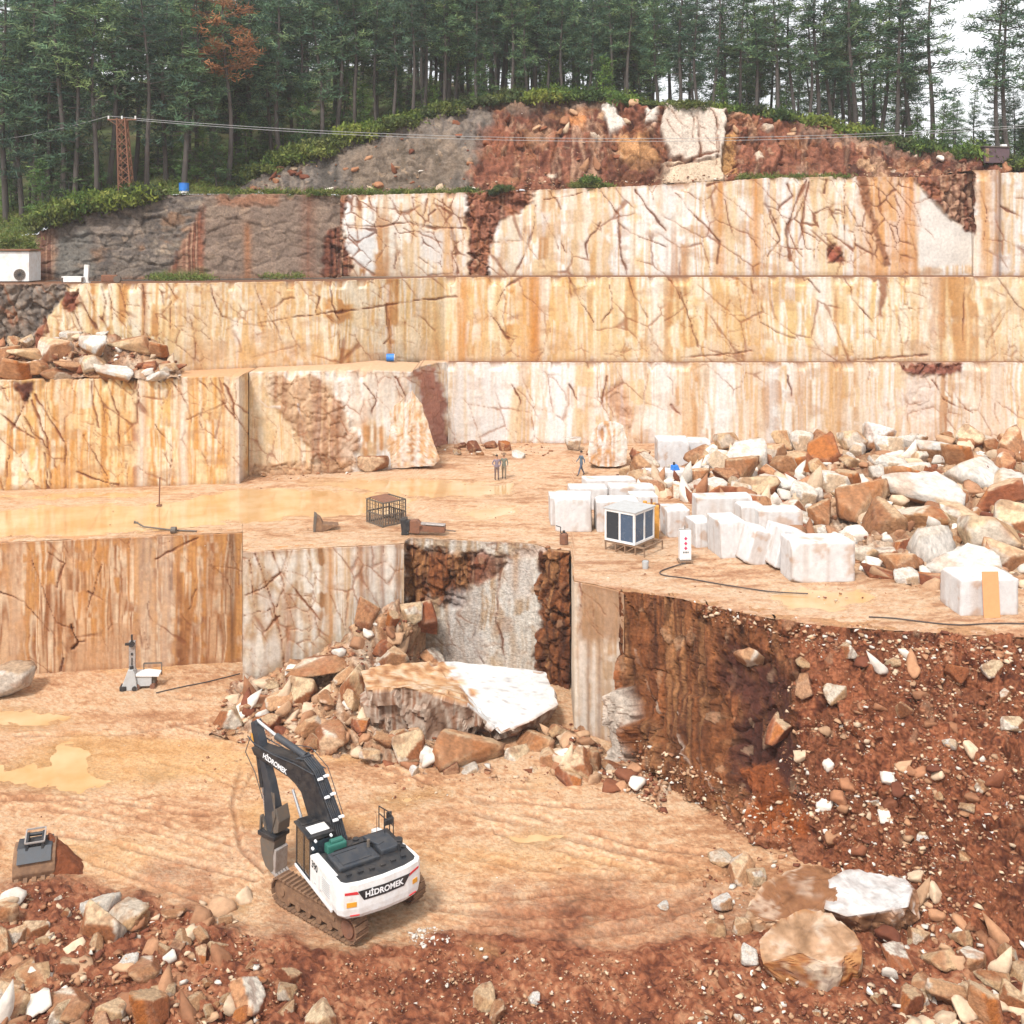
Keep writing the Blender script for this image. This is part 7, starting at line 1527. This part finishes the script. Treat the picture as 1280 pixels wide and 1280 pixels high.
# ---------------------------------------------------------------- people
def make_person(pos, face, label, pose, shirt, legs_c, hat=None, hair=(.03,.022,.016)):
    """one body grown from a skeleton; clothes are coloured by height on the body, hair or hat is a child"""
    V = [(0,0,.93),(0,0,1.12),(0,.01,1.38),(0,.01,1.50),(0,-.01,1.60),(0,-.015,1.70)]; R_ = [.135,.125,.15,.058,.085,.088]
    E = [(0,1),(1,2),(2,3),(3,4),(4,5)]
    def chain(root, pts, rad):
        k = root
        for p, r_ in zip(pts, rad): V.append(p); R_.append(r_); E.append((k, len(V)-1)); k = len(V)-1
    st = pose.get('stride', .05)
    chain(0, [(.10,0,.86),(.105,-st*.55,.48),(.11,-st+pose.get('lift',0)*0,.08),(.11,-st-.13,.045)], [.10,.068,.045,.04])
    chain(0, [(-.10,0,.86),(-.105,st*.35,.48),(-.11,st,.09),(-.11,st-.12,.045)], [.10,.068,.045,.04])
    for s, key in ((1,'la'),(-1,'ra')):
        e, h = pose[key]; chain(2, [(s*.19,.01,1.40),(s*.24+e[0]*s,e[1],e[2]),(h[0]*s,h[1],h[2]),(h[0]*s,h[1]-.03,h[2]-.09)], [.062,.045,.034,.036])
    me = bpy.data.meshes.new('person'); me.from_pydata(V, E, []); o = bpy.data.objects.new('person', me); COL.objects.link(o)
    md = o.modifiers.new('skin', 'SKIN'); sk = me.skin_vertices[0].data
    for k, r_ in enumerate(R_): sk[k].radius = (r_, r_*(.78 if k in (1,2) else 1))
    sk[0].use_root = True
    o.modifiers.new('sub', 'SUBSURF').levels = 2
    bpy.context.view_layer.update(); m2 = bpy.data.meshes.new_from_object(o.evaluated_get(bpy.context.evaluated_depsgraph_get()))
    bpy.data.objects.remove(o)
    co = np.array([v.co[:] for v in m2.vertices]); z = co[:, 2]; col = np.zeros((len(co), 3))
    skin = np.array((.42,.24,.16)); arm = np.abs(co[:, 0]) > .215
    col[:] = shirt; col[z < .95] = legs_c; col[(z < .14)] = (.05,.035,.03); col[z > 1.47] = skin; col[arm & (z < .98) & (z > .6)] = skin
    # a face: eyes and mouth as small marks on the head
    fr = (co[:, 1] < -.06) & (z > 1.5); col[fr & (np.abs(z-1.655) < .012) & (np.abs(np.abs(co[:, 0])-.032) < .016)] = (.02,.015,.012); col[fr & (np.abs(z-1.585) < .008) & (np.abs(co[:, 0]) < .03)] = (.25,.09,.07)
    set_col(m2, col); m2.materials.clear(); m2.materials.append(M['cloth']); m2.polygons.foreach_set('use_smooth', np.ones(len(m2.polygons), bool))
    t = link('person', m2); t.location = pos; t.rotation_euler = (0, 0, face); tag(t, label, 'person')
    mb = MB()
    if hat:
        mb.cyl((0,-.01,1.735), (0,-.01,1.755), .19, 20); mb.cyl((0,0,1.75), (0,0,1.85), .105, 16, .09); mb.build('hat', hat, t)
    else:
        bmesh.ops.create_uvsphere(mb.bm, u_segments=14, v_segments=10, radius=.100, matrix=Matrix.Translation((0,.012,1.715)) @ Matrix.Diagonal((.95,1.05,.9,1))); mb.build('hair', paint('dark_hair', hair+(1,), .8), t, True)
    return t
M['cloth'] = attr_mat('cloth', .85, .85, 1.15, 14, .2, 20)
stand = {'la': ((.03,.02,1.16), (.27,-.04,.96)), 'ra': ((.03,.02,1.16), (.27,-.03,.96)), 'stride': .04}
hips = {'la': ((.08,.06,1.16), (.17,-.06,1.02)), 'ra': ((.08,.06,1.16), (.17,-.06,1.02)), 'stride': .05}
walk = {'la': ((.02,.12,1.16), (.25,.16,.98)), 'ra': ((.02,-.08,1.16), (.25,-.24,1.02)), 'stride': .30}
q = at1(621, 600); make_person((q[0],q[1],L1), .25, 'bareheaded person in a mauve-grey top, hands on hips, left of two standing together', hips, (.20,.16,.19), (.16,.11,.10))
q = at1(630, 598.5); make_person((q[0],q[1],L1), -.2, 'person in a wide-brimmed hat and long olive-grey coat, right of two standing together', stand, (.14,.15,.12), (.20,.16,.11), M['wood'])
q = at1(726.5, 594.5); make_person((q[0],q[1],L1), math.radians(-68), 'person in blue-grey work clothes striding past the egg-shaped boulder', walk, (.10,.14,.18), (.09,.11,.15))
# ---------------------------------------------------------------- camera, sky, sun
cam = bpy.data.cameras.new('camera'); co = bpy.data.objects.new('camera', cam); COL.objects.link(co)
co.location = (0, 0, H); co.rotation_euler = (math.radians(90), 0, 0)
cam.sensor_width = 36; cam.lens = 36*F/1280; cam.shift_y = (YH-640)/1280; cam.clip_end = 6000; cam.clip_start = .5
SC.camera = co
SUN_EL, SUN_AZ = math.radians(52), math.radians(205)   # azimuth clockwise from +Y: behind the camera, a little to its left
W = bpy.data.worlds.new('World'); SC.world = W; W.use_nodes = True
nt = W.node_tree; bg = nt.nodes['Background']
sky = nt.nodes.new('ShaderNodeTexSky'); sky.sky_type = 'NISHITA'; sky.sun_disc = False
sky.sun_elevation = SUN_EL; sky.sun_rotation = SUN_AZ; sky.air_density = 1.0; sky.dust_density = 6.0; sky.ozone_density = 1.0
# an overcast: the blue is veiled by an even white cloud layer with soft, broad variation
tc = nt.nodes.new('ShaderNodeTexCoord'); nz = nt.nodes.new('ShaderNodeTexNoise'); nz.inputs['Scale'].default_value = 2.2; nz.inputs['Detail'].default_value = 4
nt.links.new(tc.outputs['Generated'], nz.inputs['Vector'])
cr = nt.nodes.new('ShaderNodeValToRGB'); cr.color_ramp.elements[0].position = .3; cr.color_ramp.elements[1].position = .75
cr.color_ramp.elements[0].color = (7.0, 7.15, 7.4, 1); cr.color_ramp.elements[1].color = (9.0, 9.0, 9.0, 1)
nt.links.new(nz.outputs['Fac'], cr.inputs[0])
mx = nt.nodes.new('ShaderNodeMix'); mx.data_type = 'RGBA'; mx.inputs[0].default_value = .85
nt.links.new(sky.outputs[0], mx.inputs[6]); nt.links.new(cr.outputs[0], mx.inputs[7]); nt.links.new(mx.outputs[2], bg.inputs[0])
bg.inputs[1].default_value = .056
sl = bpy.data.lights.new('sun', 'SUN'); sl.energy = 1.5; sl.angle = math.radians(10); sl.color = (1.0, .975, .94)
so = bpy.data.objects.new('sun', sl); COL.objects.link(so)
d = Vector((math.sin(SUN_AZ)*math.cos(SUN_EL), math.cos(SUN_AZ)*math.cos(SUN_EL), math.sin(SUN_EL)))
so.rotation_euler = d.to_track_quat('Z', 'Y').to_euler(); so.location = (-20, -10, 80)
SC.view_settings.view_transform = 'Standard'; SC.view_settings.look = 'None'; SC.view_settings.gamma = 1; SC.view_settings.exposure = 1.64
SC.cycles.max_bounces = 6; SC.cycles.diffuse_bounces = 3
SC.render.film_transparent = False
# the damp air of the day: one even volume round the place, sky outside it
hz = MB(); hz.box((0, 330, 40), (1500, 900, 84)); hm = bpy.data.materials.new('haze'); hm.use_nodes = True
hn = hm.node_tree; hn.nodes.remove(hn.nodes['Principled BSDF']); pv = hn.nodes.new('ShaderNodeVolumePrincipled'); pv.inputs['Density'].default_value = .00036; pv.inputs['Color'].default_value = (.92, .95, 1, 1); pv.inputs['Anisotropy'].default_value = .3
hn.links.new(pv.outputs[0], hn.nodes['Material Output'].inputs['Volume'])
tag(hz.build('haze', hm), 'thin pale haze in the damp air over the quarry', 'haze', kind='stuff')
SC.cycles.volume_bounces = 1
